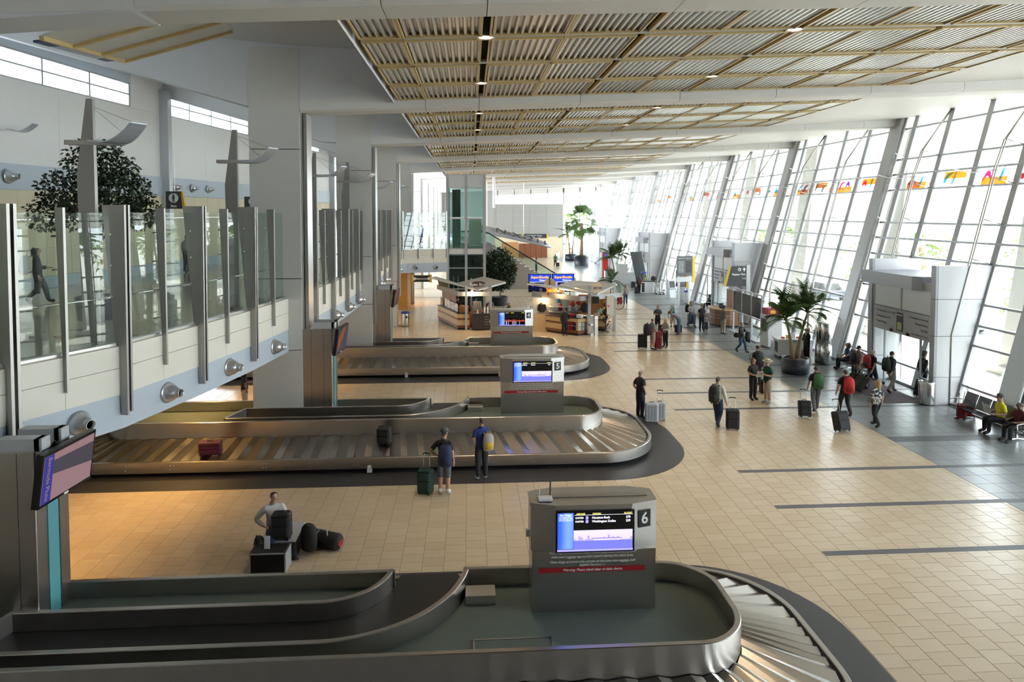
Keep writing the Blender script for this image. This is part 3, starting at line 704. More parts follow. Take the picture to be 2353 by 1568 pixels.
# ------------------------------------------------------------------ carousel display signs
def pic_mat(name, kind):
    m, N, L, P = _nt(name); N.remove(P); e = N.new('ShaderNodeEmission'); L.new(e.outputs[0], N['Material Output'].inputs[0])
    tc = N.new('ShaderNodeTexCoord'); sp = N.new('ShaderNodeSeparateXYZ'); L.new(tc.outputs['Generated'], sp.inputs[0])
    def mth(op, a, b=0.0, c=None):
        n = N.new('ShaderNodeMath'); n.operation = op; n.use_clamp = False
        for i, q in enumerate((a, b, c)):
            if q is None: continue
            if isinstance(q, (int, float)): n.inputs[i].default_value = q
            else: L.new(q, n.inputs[i])
        return n.outputs[0]
    def mixc(f, a, b):
        n = N.new('ShaderNodeMix'); n.data_type = 'RGBA'; L.new(f, n.inputs[0]); n.clamp_factor = True
        for i, q in ((6, a), (7, b)):
            if isinstance(q, tuple): n.inputs[i].default_value = (*q, 1)
            else: L.new(q, n.inputs[i])
        return n.outputs[2]
    x, z = sp.outputs[0], sp.outputs[2]
    ns = N.new('ShaderNodeTexNoise'); mp = N.new('ShaderNodeMapping'); mp.inputs['Scale'].default_value = (9, 1, 40); L.new(tc.outputs['Generated'], mp.inputs[0]); L.new(mp.outputs[0], ns.inputs['Vector']); ns.inputs['Scale'].default_value = 3
    if kind == 'bay':
        sky = mixc(z, (.50,.46,.95), (.62,.55,1.0))
        wn = N.new('ShaderNodeTexWhiteNoise'); wn.noise_dimensions = '1D'; L.new(mth('FLOOR', mth('MULTIPLY', x, 26)), wn.inputs['W'])
        hgt = mth('MULTIPLY_ADD', mth('POWER', wn.outputs['Value'], 3), .30, .47)
        sk = mth('LESS_THAN', z, hgt); c = mixc(sk, sky, (.36,.31,.62))
        hull = mth('MULTIPLY', mth('LESS_THAN', mth('ABSOLUTE', mth('SUBTRACT', x, .56)), mth('MULTIPLY_ADD', z, .35, .06)), mth('MULTIPLY', mth('LESS_THAN', z, .58), mth('GREATER_THAN', z, .44)))
        c = mixc(hull, c, (.55,.50,.92)); c = mixc(mth('MULTIPLY', hull, mth('GREATER_THAN', z, .535)), c, (.20,.17,.45))
        sea = mixc(ns.outputs['Fac'], (.04,.05,.34), (.26,.27,.85)); c = mixc(mth('LESS_THAN', z, .44), c, sea)
        L.new(c, e.inputs[0]); e.inputs[1].default_value = .55
    elif kind == 'night':
        wn = N.new('ShaderNodeTexWhiteNoise'); wn.noise_dimensions = '1D'; L.new(mth('FLOOR', mth('MULTIPLY', x, 34)), wn.inputs['W'])
        on = mth('MULTIPLY', mth('LESS_THAN', z, mth('MULTIPLY_ADD', wn.outputs['Value'], .25, .62)), mth('GREATER_THAN', z, .5))
        c = mixc(on, (.004,.003,.004), (.30,.05,.03))
        st = mth('MULTIPLY', mth('LESS_THAN', z, .55), mth('GREATER_THAN', wn.outputs['Value'], .78)); c = mixc(st, c, (.30,.26,.42))
        L.new(c, e.inputs[0]); e.inputs[1].default_value = .55
    elif kind == 'blue':
        wv = N.new('ShaderNodeTexWave'); wv.inputs['Scale'].default_value = .25; wv.inputs['Distortion'].default_value = 3; L.new(tc.outputs['Generated'], wv.inputs[0])
        c = mixc(wv.outputs['Fac'], (.03,.10,.85), (.16,.30,1.0)); L.new(c, e.inputs[0]); e.inputs[1].default_value = .55
    return m
m_bay, m_night, m_bluep = pic_mat('screen_bay', 'bay'), pic_mat('screen_night', 'night'), pic_mat('screen_blue', 'blue')
e_white, e_yel, e_lilac = emis('screen_white', (.9,.9,1), .5), emis('screen_yellow', (.9,.85,.2), .45), emis('screen_lilac', (.35,.33,1), .5)
def make_sign(num, rows, night, label):
    o = thing('carousel_sign', label, 'sign', (0,0,0), 0, 'carousel display signs')
    W2, D = 1.07, .33
    low = [(-W2+.02,-D+.05),(W2-.02,-D+.05),(W2-.02,D-.05),(-W2+.02,D-.05)]
    B().prism(low, 0, .55).obj('plinth', m_steeld, o)
    B().prism([(x*1.0,y*1.06) for x, y in low], .555, 1.05).obj('message_panel', m_steeld, o)
    hexa = [(-W2,-D+.1),(-.66,-D-.03),(.62,-D-.03),(W2,-D+.1),(W2,D-.1),(.62,D+.03),(-.66,D+.03),(-W2,D-.1)]
    B().prism(hexa, 1.05, 1.82).obj('head', m_steel, o)
    B().prism([(x*1.012,y*1.04) for x, y in hexa], 1.82, 1.86).obj('cap', m_steel, o)
    B().box(-.95,.95,-.07,.07,1.86,1.872).obj('cap_seam', m_steeld, o)
    yf = -D-.032
    sc = B().box(-.665,.66,yf-.03,yf+.01,1.06,1.765).obj('screen', m_blackg, o); ys = yf-.034
    B().box(-.635,-.37,ys-.003,ys,1.13,1.735).obj('side_image', m_bluep, sc)
    B().box(-.365,.625,ys-.003,ys,1.125,1.44).obj('picture', m_night if night else m_bay, sc)
    B().box(-.64,.63,ys-.003,ys,1.085,1.12).obj('footer_bar', e_lilac, sc)
    if not night: B().box(-.355,.63,ys-.002,ys,1.695,1.70).obj('header_rule', e_white, sc)
    for t, x in (('AIRLINE',-.25),('ORIGIN',.02),('FLIGHT',.55)): text(t, .042, e_yel, 'header_text', sc, .001, (x,ys-.004,1.715), bold=.001)
    for t, z, sz in (('San Diego',1.705,.05),('International Airport',1.672,.026),('MASTERING THE',1.642,.03),('ART OF AIRPORTS',1.612,.028)): text(t, sz, e_white, 'airport_text', sc, .001, (-.502,ys-.005,z))
    for i, (al, org, fn) in enumerate(rows):
        z = 1.65-i*.062
        text(al, .04 if al.isupper() else .06, e_white, 'airline_text', sc, .001, (-.27,ys-.004,z), bold=.001); text(org, .052, e_white, 'origin_text', sc, .001, (-.06,ys-.004,z), align='LEFT', bold=.0012); text(fn, .052, e_white, 'flight_text', sc, .001, (.55,ys-.004,z), bold=.0012)
        if al.isupper(): B().box(-.165,-.12,ys-.004,ys,z-.025,z+.025).obj('airline_mark', e_lilac, sc)
    # number plate on the right flank
    a = Vector((.62,-D-.03,0)); d = Vector((W2,-D+.1,0)); dr = (d-a).normalized(); nn = Vector((dr.y,-dr.x,0)); rz = math.atan2(dr.y, dr.x)
    c = a.lerp(d,.5)+nn*.012
    pl = B().box(-.115,.115,-.006,.006,-.145,.145).obj('number_plate', m_blackg, o); pl.location = (c.x,c.y,1.575); pl.rotation_euler = (0,0,rz)
    text(num, .27, m_txtw, 'number', pl, .002, (0,-.012,0), bold=.006)
    yt = -(D-.05)*1.06-.004
    for t, z in (('Many bags look similar! Please match your claim check number',1.015),('with your luggage tag number before leaving the claim area.',.945),('Claim large and over-size articles at the over-size baggage belt',.86),('behind Carousel 6.',.80)):
        text(t, .058, m_txtg, 'notice_text', o, .001, (-.03,yt,z), shear=.25, bold=.0006)
    B().box(-.94,.86,yt-.004,yt+.004,.68,.765).obj('warning_band', m_red, o); text('Warning: Please stand clear of claim device', .058, m_txtw, 'warning_text', o, .001, (-.03,yt-.007,.722), shear=.25, bold=.0008)
    B().box(-W2-.06,-W2,-.03,.03,1.18,1.3).obj('camera_bracket', m_wht, o); B().box(W2,W2+.05,-.03,.03,1.25,1.33).obj('camera_bracket', m_wht, o)
    return o
rows6 = [('UNITED','Houston-Bush','370'),('UNITED','Washington Dulles','229')]
sg = [make_sign('6', rows6, False, 'brushed steel display stand numbered 6 with a lit flight screen'),
      make_sign('5', [('jetBlue','Boston','413')], False, 'brushed steel display stand numbered 5 with a harbour picture on screen'),
      make_sign('4', [], True, 'brushed steel display stand numbered 4 with a night skyline on screen')]
for i, y0 in enumerate(CARY): sg[i].location = (2.07, y0+1.42+.34, .775)
r_ = thing('wireless_router', 'white wireless router with two aerials on top of the number 6 display', 'router', (1.25, CARY[0]+1.6, .775+1.873))
B().bbox(-.12,.12,-.07,.07,0,.05,.012).obj('router_body', m_wht, r_); B().tube([(-.09,.06,.03),(-.09,.07,.24)], .009, 6).obj('antenna', m_alu, r_); B().tube([(.09,.06,.03),(.1,.07,.28)], .012, 6).obj('antenna', m_black, r_)

# ------------------------------------------------------------------ screen towers
m_tvpic = emis('tv_rose', (.19,.115,.125), .55); m_tvblue = emis('tv_blue', (.03,.03,.16), .55); m_tvdk = emis('tv_grey', (.045,.04,.05), .55); m_tvor = emis('tv_orange', (.16,.05,.02), .55); m_teal = mat('teal_strip', (.10,.33,.36), .3)
def make_tower(x1, yf, kind, label):
    wd = .95; dp = .88; o = thing('screen_tower', label, 'screen tower', (x1-wd/2, yf+dp/2, .81), 0, 'stainless screen towers')
    h = 2.87
    B().bbox(-wd/2, wd/2, -dp/2, dp/2, 0, h, .012).obj('cabinet', m_steeld, o)
    for x in (-.2,.2): B().box(x-.004,x+.004,-dp/2-.002,-dp/2+.005,.05,h-.02).obj('panel_joint', m_dark, o)
    B().box(wd/2-.002,wd/2+.012,-.16,.12,0,h-.9).obj('teal_strip', m_teal, o)
    B().box(wd/2-.001,wd/2+.016,.12,.15,0,h-.9).obj('strip_edge', m_dark, o)
    for y in (-.3,.22): B().box(-.12,wd/2+.06,y-.11,y+.11,h,h+.2).box(wd/2-.02,wd/2+.1,y-.11,y+.11,h-.25,h+.2).obj('bracket', m_alu, o)
    tv = B().box(-.055,.055,-.66,.66,-.44,.44).obj('television', m_blackg, o); tv.location = (wd/2+.2, .02, h-.42); tv.rotation_euler = (0, R(8), R(-4))
    if kind == 'map':
        B().box(.056,.06,-.62,.62,-.39,.39).obj('picture', m_tvpic, tv); B().box(.061,.064,-.62,-.4,-.39,.39).obj('picture_band', m_tvblue, tv)
        B().add([(.063,-.4,.05),(.063,.62,-.1),(.063,.62,.25),(.063,-.4,.28)], [(0,1,2,3)]).obj('picture_patch', m_tvdk, tv)
        text('Bermuda Pluto', .12, m_tvpic, 'screen_text', tv, .001, (.066,-.5,0), (R(90),R(90),R(90)))
    else:
        B().box(.056,.06,-.62,.62,-.39,.39).obj('picture', m_tvdk, tv); B().add([(.063,-.5,-.35),(.063,.0,.05),(.063,.3,.39),(.063,-.1,.39),(.063,-.55,.1)], [(0,1,2,3,4)]).obj('picture_patch', m_tvor, tv)
    B().box(.056,.07,-.05,.05,-.435,-.405).obj('maker_mark', m_txtw, tv)
    return o
make_tower(-6.95, CARY[0]+1.5, 'map', 'stainless tower with a wall screen showing a map, on carousel 6')
make_tower(-4.55, CARY[1]+1.5, 'x', 'stainless tower with a dark tilted screen beside the first grey column')
make_tower(-3.95, CARY[2]+1.5, 'x', 'stainless tower with a tilted screen beside the second grey column')
# ================================================================== DOOR VESTIBULES
m_vest = mat('vestibule_panel', (.40,.42,.46), .4, .25); m_vestl = mat('vestibule_side', (.62,.63,.66), .4, .2); m_dtext = mat('dark_letter', (.06,.065,.08), .5); m_lime = mat('lime_print', (.45,.55,.2), .5)
def vestibule(n, y0, y1, code, detail):
    o = struct('door_%d' % n, (18.0, y0, 0)); L_ = y1-y0
    def c(b, nm, m_, **k): return b.obj(nm, m_, o, **k)
    zs = [0, 1.1, 2.7, 4.14, 5.45]
    for i in range(4):
        z0, z1 = zs[i]+.008, zs[i+1]-.008
        for y in (0, L_-.28):
            xe0, xe1 = .9+.262*z0, .9+.262*z1
            V = [(.04,y,z0),(xe0,y,z0),(xe1,y,z1),(.04,y,z1)]
            c(B().slab(V, (0,.28,0)), 'side_panel', m_vestl); c(B().box(-.05,.05,y,y+.28,z0,z1), 'pillar_panel', m_vest)
    c(B().add([(-.06,.75,4.4),(-.38,.95,4.4),(-.38,L_+.02,4.4),(1.9,L_+.02,4.4),(1.9,.75,4.4),(-.06,.75,4.95),(-.38,.95,4.95),(-.38,L_+.02,4.95),(1.9,L_+.02,4.95),(1.9,.75,4.95)], [(4,3,2,1,0),(5,6,7,8,9),(0,1,6,5),(1,2,7,6),(2,3,8,7),(3,4,9,8),(4,0,5,9)]), 'canopy', m_vest)
    c(B().box(-.04,1.9,.28,.75,4.4,4.7), 'canopy_return', m_vest)
    c(B().box(.0,.1,.28,L_-.28,2.4,3.42), 'header', m_vest)
    ym = L_*.5
    for a, d in ((.32,ym-.04),(ym+.04,L_-.34)): c(B().box(.04,.055,a,d,3.45,4.4), 'transom_pane', m_frost)
    for y in (.3, ym, L_-.32): c(B().box(.0,.1,y-.04,y+.04,3.42,4.4), 'transom_bar', m_vestl)
    # doors: fixed side lights and two sliding leaves parked open
    for a, d in ((.3,.95),(L_-1.15,L_-.3)):
        c(B().box(.05,.062,a+.05,d-.05,.1,2.35), 'side_light', m_glass)
        for e in (a, d-.05): c(B().box(.02,.09,e,e+.05,0,2.4), 'door_stile', m_vest)
        c(B().box(.02,.09,a,d,.78,.9), 'door_rail', m_vest); c(B().box(.02,.09,a,d,0,.1), 'door_rail', m_vest)
    for a in (.98, L_-1.75): c(B().box(.1,.112,a,a+.6,.1,2.35), 'sliding_leaf', m_glass)
    c(B().box(1.35,1.38,.3,L_-.3,.1,2.4), 'outer_pane', m_glass)
    for y in (.3, 1.4, 2.8, L_-.35): c(B().box(1.33,1.4,y,y+.05,0,4.4), 'outer_stile', m_vestl)
    c(B().box(1.36,1.44,.28,L_-.28,2.4,4.4), 'outer_header', m_vestl)
    pl = c(B().box(-.02,.0,ym-.2,ym+.2,2.52,3.3), 'door_plate', m_sign)
    rot = (R(90), 0, R(-90))
    def T(s_, sz, m_, y, z, al='CENTER', **k): return text(s_, sz, m_, 'door_text', o, .002, (-.024, y, z), rot, al, **k)
    T(code, .085, m_txtw, ym, 3.2, bold=.003); c(B().box(-.025,-.02,ym-.14,ym+.14,2.58,2.9), 'plate_picture', m_lime)
    for y in (ym-.55, ym+.55): c(B().bbox(-.06,.0,y-.08,y+.08,2.42,2.54,.02), 'sensor', m_black)
    if detail:
        for i, s_ in enumerate(('> Parking Aisles A-1 / 20D', '> Parking Aisles M-Y', '> Valet Parking')):
            text(s_, .13, m_dtext, 'door_text', o, .002, (-.004, L_-.5, 3.22-i*.24), rot, 'LEFT')
        for i, s_ in enumerate(('Crosswalk to Ground', 'Transportation', 'City Bus', 'Free Airport Loop')):
            text(s_, .13, m_dtext, 'door_text', o, .002, (-.004, .45, 3.22-i*.22), rot, 'RIGHT')
    return o
for i, (a, d) in enumerate(VEST): vestibule(i+1, a, d, ['DOOR 2M','DOOR 2L','DOOR 2K','DOOR 2J'][i], i < 2)
m_mat = mat('purple_doormat', (.13,.10,.115), .9, var=.15, scale=20)
for (y0, y1), lb in zip(VEST[:2], ('plum entrance mat inside the near sliding doors', 'plum entrance mat beside the brown counter doors')):
    tag(B().box(16.3,17.9,y0+.4,y1-.3,0.001,.012).obj('entrance_mat', m_mat), lb, 'mat')

# ================================================================== FURNITURE AND FITTINGS
def bin_steel(p, label, blue=False, r_=.28, h=.92, white=False, g=None):
    o = thing('litter_bin', label, 'bin', p, 0, g); b = B().lathe([(r_*.97,.03),(r_,.06),(r_,h-.08),(r_*.99,h-.06)], 24)
    b.obj('bin_body', m_wht if white else m_steelb, o, True); B().lathe([(r_*.95,0),(r_*.95,.03)], 20).obj('base_ring', m_black, o)
    if blue:
        B().lathe([(r_*1.03,h-.07),(r_*1.03,h),(r_*.8,h+.06),(.05,h+.08)], 20).obj('lid', mat('blue_lid', (.03,.06,.35), .4), o); B().sph((r_*.3,-r_*.93,h-.28),(.08,.05,.09),8,6).obj('opening', m_black, o)
    else:
        B().lathe([(r_*1.05,h-.07),(r_*1.05,h-.02),(r_*.7,h),(r_*.55,h-.05)], 24, cap=False).obj('rim', m_steelb, o, True); B().lathe([(r_*.6,h-.06),(r_*.6,h-.05)], 20).obj('opening', m_black, o)
bin_steel(fl(2128,929), 'round brushed steel bin beside the near sliding doors')
bin_steel(fl(923,750)+Vector((.25,0,0)), 'steel bin with blue lid at the end of the number 4 carousel', True)
bin_steel(fl(1579,697), 'white bin with blue lid by the map board', True, .26, 1.0, True)
bin_steel(fl(1281,594)+Vector((0,0,0)), 'slim pale bin by the far stone wall', False, .3, 1.0, True)
m_seat = mat('black_leather', (.018,.018,.02), .35)
def bench(p, rz, n, label, g='beam seats by the glass wall'):
    o = thing('beam_seat', label, 'bench', p, rz, g); Ls = n*.62
    B().box(0,Ls,-.04,.04,.3,.36).obj('beam', m_chrome, o)
    for i in range(n):
        x = i*.62
        st = B().add([(x+.04,-.28,.43),(x+.58,-.28,.43),(x+.58,.2,.38),(x+.04,.2,.38),(x+.04,-.28,.47),(x+.58,-.28,.47),(x+.58,.2,.42),(x+.04,.2,.42)], [(3,2,1,0),(4,5,6,7),(0,1,5,4),(1,2,6,5),(2,3,7,6),(3,0,4,7)]); st.obj('seat', m_seat, o)
        B().add([(x+.04,.18,.44),(x+.58,.18,.44),(x+.58,.36,.92),(x+.04,.36,.92),(x+.04,.22,.43),(x+.58,.22,.43),(x+.58,.4,.91),(x+.04,.4,.91)], [(0,1,2,3),(7,6,5,4),(0,4,5,1),(1,5,6,2),(2,6,7,3),(3,7,4,0)]).obj('backrest', m_seat, o)
    for i in range(n+1):
        x = i*.62; B().tube([(x,.2,.38),(x,.3,.9)], .014, 6).obj('back_rail', m_chrome, o)
        if i in (0, n): B().tube([(x,-.28,.44),(x,-.3,.62),(x,-.1,.66),(x,.22,.62)], .02, 6, flat=.6).obj('armrest', m_chrome, o)
    for x in (.35, Ls-.35): B().box(x-.03,x+.03,-.03,.03,.05,.3).tube([(x,-.36,.02),(x,0,.06),(x,.36,.02)], .025, 6).obj('leg', m_chrome, o)
    return o
bench(Vector((17.95,23.6,0)), R(-90), 5, 'row of five black beam seats with chrome frames beside the near glass')
bench(Vector((18.05,31.4,0)), R(-90), 3, 'short row of black beam seats left of the near sliding doors')
bench(Vector((18.2,51.5,0)), R(-90), 2, 'dark window seat beside the brown counter doors')
# steel water / telephone pillars
for q, lb in (((1885,833),'taller of two brushed steel cylinders behind the palm'),((1897,838),'brushed steel cylinder with dark keypad behind the palm')):
    o = thing('steel_pillar', lb, 'pillar', fl(*q), 0, 'steel cylinders behind the palm'); B().lathe([(.27,0),(.27,.95),(.24,.97)], 24).obj('base_drum', m_steelb, o, True); B().lathe([(.24,.95),(.24,2.02),(.22,2.05)], 24).obj('upper_drum', m_steelb, o, True); B().box(-.2,-.1,-.26,-.2,1.25,1.65).obj('keypad', m_black, o)
# information counter, screens, vending, table
o = thing('counter', 'curved brown wooden counter under the baggage claim sign', 'counter', (17.0,44.0,0))
arc_ = [(math.cos(R(a))*.95, math.sin(R(a))*1.15) for a in range(100, 281, 15)]
B().prism(arc_+[(.5,-1.13),(.5,1.13)], .1, 1.1).obj('counter_body', mat('brown_laminate', (.30,.15,.07), .35), o); B().prism([(x*1.06,y*1.05) for x, y in arc_]+[(.5,-1.18),(.5,1.18)], 1.1, 1.15).obj('counter_top', m_laurel, o)
B().prism([(x*.96,y*.96) for x, y in arc_]+[(.5,-1.1),(.5,1.1)], 0, .1).obj('kick', m_black, o)
for z in (.55,.75): B().sweep([(x*1.005,y*1.005) for x, y in arc_], [(0,z),(0,z+.02),(-.02,z+.02),(-.02,z)]).obj('inlay_line', m_alu, o)
B().box(.55,.62,-1.1,1.1,.1,2.3).obj('back_panel', mat('brown_laminate2', (.33,.18,.09), .4), o)
mon = thing('counter_monitor', 'small black monitor on the curved brown counter', 'monitor', (16.6,43.6,1.152)); B().box(-.15,.15,-.02,.02,.1,.35).obj('screen', m_blackg, mon); B().box(-.08,.08,-.06,.06,0,.1).obj('foot', m_black, mon)
o = thing('display_wall', 'steel frame holding four dark display panels beside the brown counter', 'display', (16.75,39.75,0), 0)
for y in (-2.1,-.7,.7,2.1): B().box(-.05,.05,y-.05,y+.05,0,2.75).obj('post', m_alu, o)
for i, y in enumerate((-1.4,0,1.4)):
    pn = B().box(-.06,-.02,y-.62,y+.62,1.35,2.55).obj('panel', mat('dark_panel_%d' % i, (.035,.045,.06), .2), o)
    for k in (-.3,0,.3): B().box(-.064,-.06,y+k-.005,y+k+.005,1.37,2.53).obj('panel_seam', m_dark, pn)
B().box(-.03,.03,-2.1,2.1,2.68,2.74).box(-.03,.03,-2.1,2.1,1.22,1.28).obj('frame_rail', m_alu, o); B().box(-.35,.35,-2.2,2.2,0,.06).obj('base_plate', m_alu, o)
for y in (-2,-1,0,1,2): B().tube([(-.02,y,2.7),(.15,y,2.72),(.3,y,2.68)], .02, 5).obj('lamp_arm', m_alu, o)
o = thing('vending_machine', 'tall white machine with red and yellow top behind the palm', 'machine', fl(1778,799), R(8)); B().bbox(-.45,.45,-.1,.7,.06,1.85,.03).obj('cabinet', m_wht, o); B().box(-.4,.4,-.05,.6,0,.06).obj('plinth', m_black, o)
B().box(-.47,-.455,.05,.55,.9,1.6).obj('front_panel', m_sign, o); B().box(-.45,.1,-.1,.5,1.85,2.2).box(.1,.45,-.1,.5,1.85,2.3).obj('topper', m_red, o); B().box(-.3,0,-.105,-.1,1.92,2.1).obj('topper_mark', m_yel, o)
o = thing('booth_table', 'white promotional table with goods on top behind the palm', 'table', fl(1822,822), R(-8)); B().box(-.85,.85,-.3,.5,.12,.95).obj('skirt', m_wht, o); B().box(-.9,.9,-.35,.55,.95,.99).obj('table_top', m_wht, o); B().box(-.8,.8,-.25,.45,0,.12).obj('base', m_black, o); B().box(-.86,-.852,-.25,.2,.3,.85).obj('poster', m_sign, o); text('fact', .12, m_txtw, 'poster_text', o, .001, (.55,-.302,.42))
rnd = random.Random(3)
for i, (c_, x) in enumerate((((.7,.1,.1),-.5),((.8,.6,.2),-.25),((.8,.8,.8),.05),((.7,.12,.1),.3),((.85,.7,.4),.55))):
    tag(B().bbox(-.08,.08,-.06,.06,0,.08+.1*(i % 3),.01).obj('goods_box', solid(c_), loc=fl(1822,822)+Vector((x,.1,.992))), ['small red box on the white promotional table','tan box on the white promotional table','white box on the white promotional table','low red carton at the middle of the promotional table','cream box at the end of the promotional table'][i], 'box')
o = thing('poster_stand', 'small white A-frame poster stand left of the promotional table', 'sign', fl(1783,812), R(15)); B().slab([(-.25,-.15,0),(.25,-.15,0),(.25,0,.75),(-.25,0,.75)], (0,.03,0)).obj('board', m_wht, o); B().slab([(-.2,-.155,.1),(.2,-.155,.1),(.2,-.045,.65),(-.2,-.045,.65)], (0,-.006,.002)).obj('poster', m_red, o); B().slab([(-.25,.2,0),(.25,.2,0),(.25,.03,.75),(-.25,.03,.75)], (0,-.02,0)).obj('back_leg', m_wht, o)
# signs on posts
o = thing('baggage_claim_sign', 'black baggage claim sign with yellow edge on a pale post', 'sign', (18.1,44.3,0)); B().box(.45,.72,-.1,.1,0,4.0).obj('post', m_alu, o)
sg_ = B().add([(-.95,-.12,2.55),(.42,-.12,2.55),(.42,-.12,3.9),(-.62,-.12,3.9),(-.95,.0,2.55),(.42,.0,2.55),(.42,.0,3.9),(-.62,.0,3.9)], [(0,1,2,3),(7,6,5,4),(0,4,5,1),(1,5,6,2),(2,6,7,3),(3,7,4,0)]).obj('panel', m_sign, o)
B().add([(-1.13,-.125,2.55),(-.95,-.125,2.55),(-.62,-.125,3.9),(-.72,-.125,3.9),(-1.13,.01,2.55),(-.95,.01,2.55),(-.62,.01,3.9),(-.72,.01,3.9)], [(0,1,2,3),(7,6,5,4),(0,4,5,1),(1,5,6,2),(2,6,7,3),(3,7,4,0)]).obj('yellow_edge', m_yel, o)
text('Baggage Claim', .165, m_txtw, 'sign_text', sg_, .003, (.4,-.13,3.36), align='RIGHT', bold=.004); text('1-3', .19, m_txtw, 'sign_text', sg_, .003, (.4,-.13,3.08), align='RIGHT', bold=.004)
B().lathe([(.11,0),(.11,.006),(.05,.006),(.05,0)], 16).xf(Matrix.Translation((-.05,-.126,3.68)) @ Matrix.Rotation(R(90),4,'X')).obj('bag_symbol', m_txtw, sg_); B().add([(.28,-.128,3.82),(.16,-.128,3.68),(.24,-.128,3.68),(.24,-.128,3.56),(.32,-.128,3.56),(.32,-.128,3.68),(.40,-.128,3.68)], [(0,1,2,3,4,5,6)]).obj('arrow', m_txtw, sg_)
o = thing('map_board', 'grey airport map board with yellow edge on two tall posts', 'sign', (17.3,53.6,0), R(18))
for x in (-.5,.5): B().box(x-.09,x+.09,-.05,.05,0,4.15).obj('post', m_alu, o)
pn = B().box(-.75,.72,-.14,-.06,2.4,4.0).obj('panel', mat('map_grey', (.10,.105,.11), .4), o); B().box(.72,.95,-.145,-.05,1.85,3.95).obj('yellow_edge', m_yel, o); B().box(-.8,.7,-.13,-.06,1.9,2.3).obj('lower_panel', m_alu, o)
for x, c_ in ((-.38,(.25,.26,.27)),(.35,(.03,.03,.04))): B().box(x-.26,x+.26,-.146,-.14,2.65,3.6).obj('map_print', mat('map_print_%d' % int(x*100), c_, .4, var=.6, scale=6), pn)
text('Baggage Claim', .11, m_txtw, 'sign_text', pn, .002, (-.38,-.146,3.82)); text('Baggage Claim', .11, m_txtw, 'sign_text', pn, .002, (.36,-.146,3.82))
o = thing('poster_case', 'lit poster case with yellow edge behind the white bin', 'sign', (18.0,56.4,0), R(10)); B().box(-.5,.35,-.08,.08,1.2,2.6).obj('case', m_sign, o); B().box(-.45,.3,-.088,-.08,1.26,2.54).obj('poster', mat('mauve_poster', (.30,.25,.32), .3), o); B().box(.37,.62,-.09,.09,1.1,2.55).obj('yellow_edge', m_yel, o); B().box(-.2,.3,-.05,.05,0,1.2).obj('pedestal', m_alu, o)
o = thing('check_in_kiosk', 'slanted silver self-service kiosk beside the luggage carts', 'kiosk', fl(1555,684)+Vector((-.45,0,0)), R(20)); B().add([(-.35,-.25,0),(.35,-.25,0),(.35,.3,0),(-.35,.3,0),(-.35,.05,1.6),(.35,.05,1.6),(.35,.35,1.6),(-.35,.35,1.6)], [(3,2,1,0),(4,5,6,7),(0,1,5,4),(1,2,6,5),(2,3,7,6),(3,0,4,7)]).obj('housing', m_alu, o); B().slab([(-.25,-.12,.9),(.25,-.12,.9),(.25,.02,1.45),(-.25,.02,1.45)], (0,-.02,.005)).obj('screen', m_sign, o); B().box(-.36,.36,-.2,-.1,.75,.83).obj('blue_band', m_blue, o)
# luggage trolleys
def trolley(p, i):
    o = thing('luggage_trolley', 'silver luggage trolley, %s in the row from the white help desk' % ORD[i], 'trolley', p, R(5), 'luggage trolleys in a row')
    B().tube([(-.25,.35,.12),(-.25,.45,.95),(.25,.45,.95),(.25,.35,.12)], .03, 6).obj('frame', m_chrome, o); B().box(-.25,.25,-.45,.35,.12,.17).obj('tray', m_chrome, o); B().box(-.06,.06,.42,.47,.4,.9).obj('panel', m_txtw, o)
    for x in (-.2,.2): B().lathe([(.07,-.02),(.07,.02)], 10).xf(Matrix.Translation((x,-.3,.07)) @ Matrix.Rotation(R(90),4,'Y')).obj('wheel', m_black, o)
for i in range(3): trolley(fl(1510+i*8.5, 676), i)
# desks further down
o = thing('help_desk', 'white help desk with dark top and blue sign by the far doors', 'desk', fl(1492,674)+Vector((0,.4,0))); B().box(-.75,.55,-.35,.35,0,1.05).obj('desk_body', m_wht, o); B().box(-.85,.6,-.4,.4,1.05,1.1).obj('desk_top', m_black, o); B().box(-.7,-.45,-.36,-.34,.1,.95).obj('side_panel', m_sign, o)
B().lathe([(.02,0),(.02,.85)], 6, (-.35,.25,1.1)).obj('sign_pole', m_chrome, o); B().lathe([(.3,1.7),(.3,1.85)], 16, (-.35,.25,.1)).obj('blue_disc', mat('blue_disc', (.06,.08,.4), .4), o)
o = thing('red_totem', 'tall red information totem beside a white desk', 'sign', fl(1385,640)); B().box(-.1,.55,-.2,.2,0,3.0).obj('red_panel', mat('totem_red', (.62,.03,.02), .4), o); B().box(-.32,-.1,-.2,.2,0,3.0).obj('white_edge', m_wht, o); B().box(.08,.5,-.21,-.2,2.3,2.9).obj('blue_mark', mat('totem_blue', (.15,.15,.5), .4), o)
o = thing('white_desk', 'white reception desk with black top beside the red totem', 'desk', fl(1402,645)); B().box(-.6,.6,-.3,.5,0,1.1).obj('desk_body', m_wht, o); B().box(-.65,.65,-.35,.55,1.1,1.2).obj('desk_top', m_black, o)
o = thing('low_wall', 'long low white counter behind the twin-trunk palm', 'counter', fl(1438,653)); B().box(-1.3,2.2,0,.6,0,1.25).obj('counter_body', m_wht, o); B().box(-1.0,.2,.1,.6,1.25,2.1).obj('raised_back', m_wht, o)
o = thing('leaning_sign', 'tall dark slanted sign board by the second doors', 'sign', (16.9,66.2,0)); B().slab([(-.2,0,0),(.9,0,0),(.1,0,3.6),(-1.0,0,3.6)], (0,.15,0)).obj('board', mat('slate_board', (.06,.075,.085), .4), o); text('UNITED', .22, m_red, 'sign_text', o, .003, (-.35,-.01,2.9), (R(90),R(75),0))
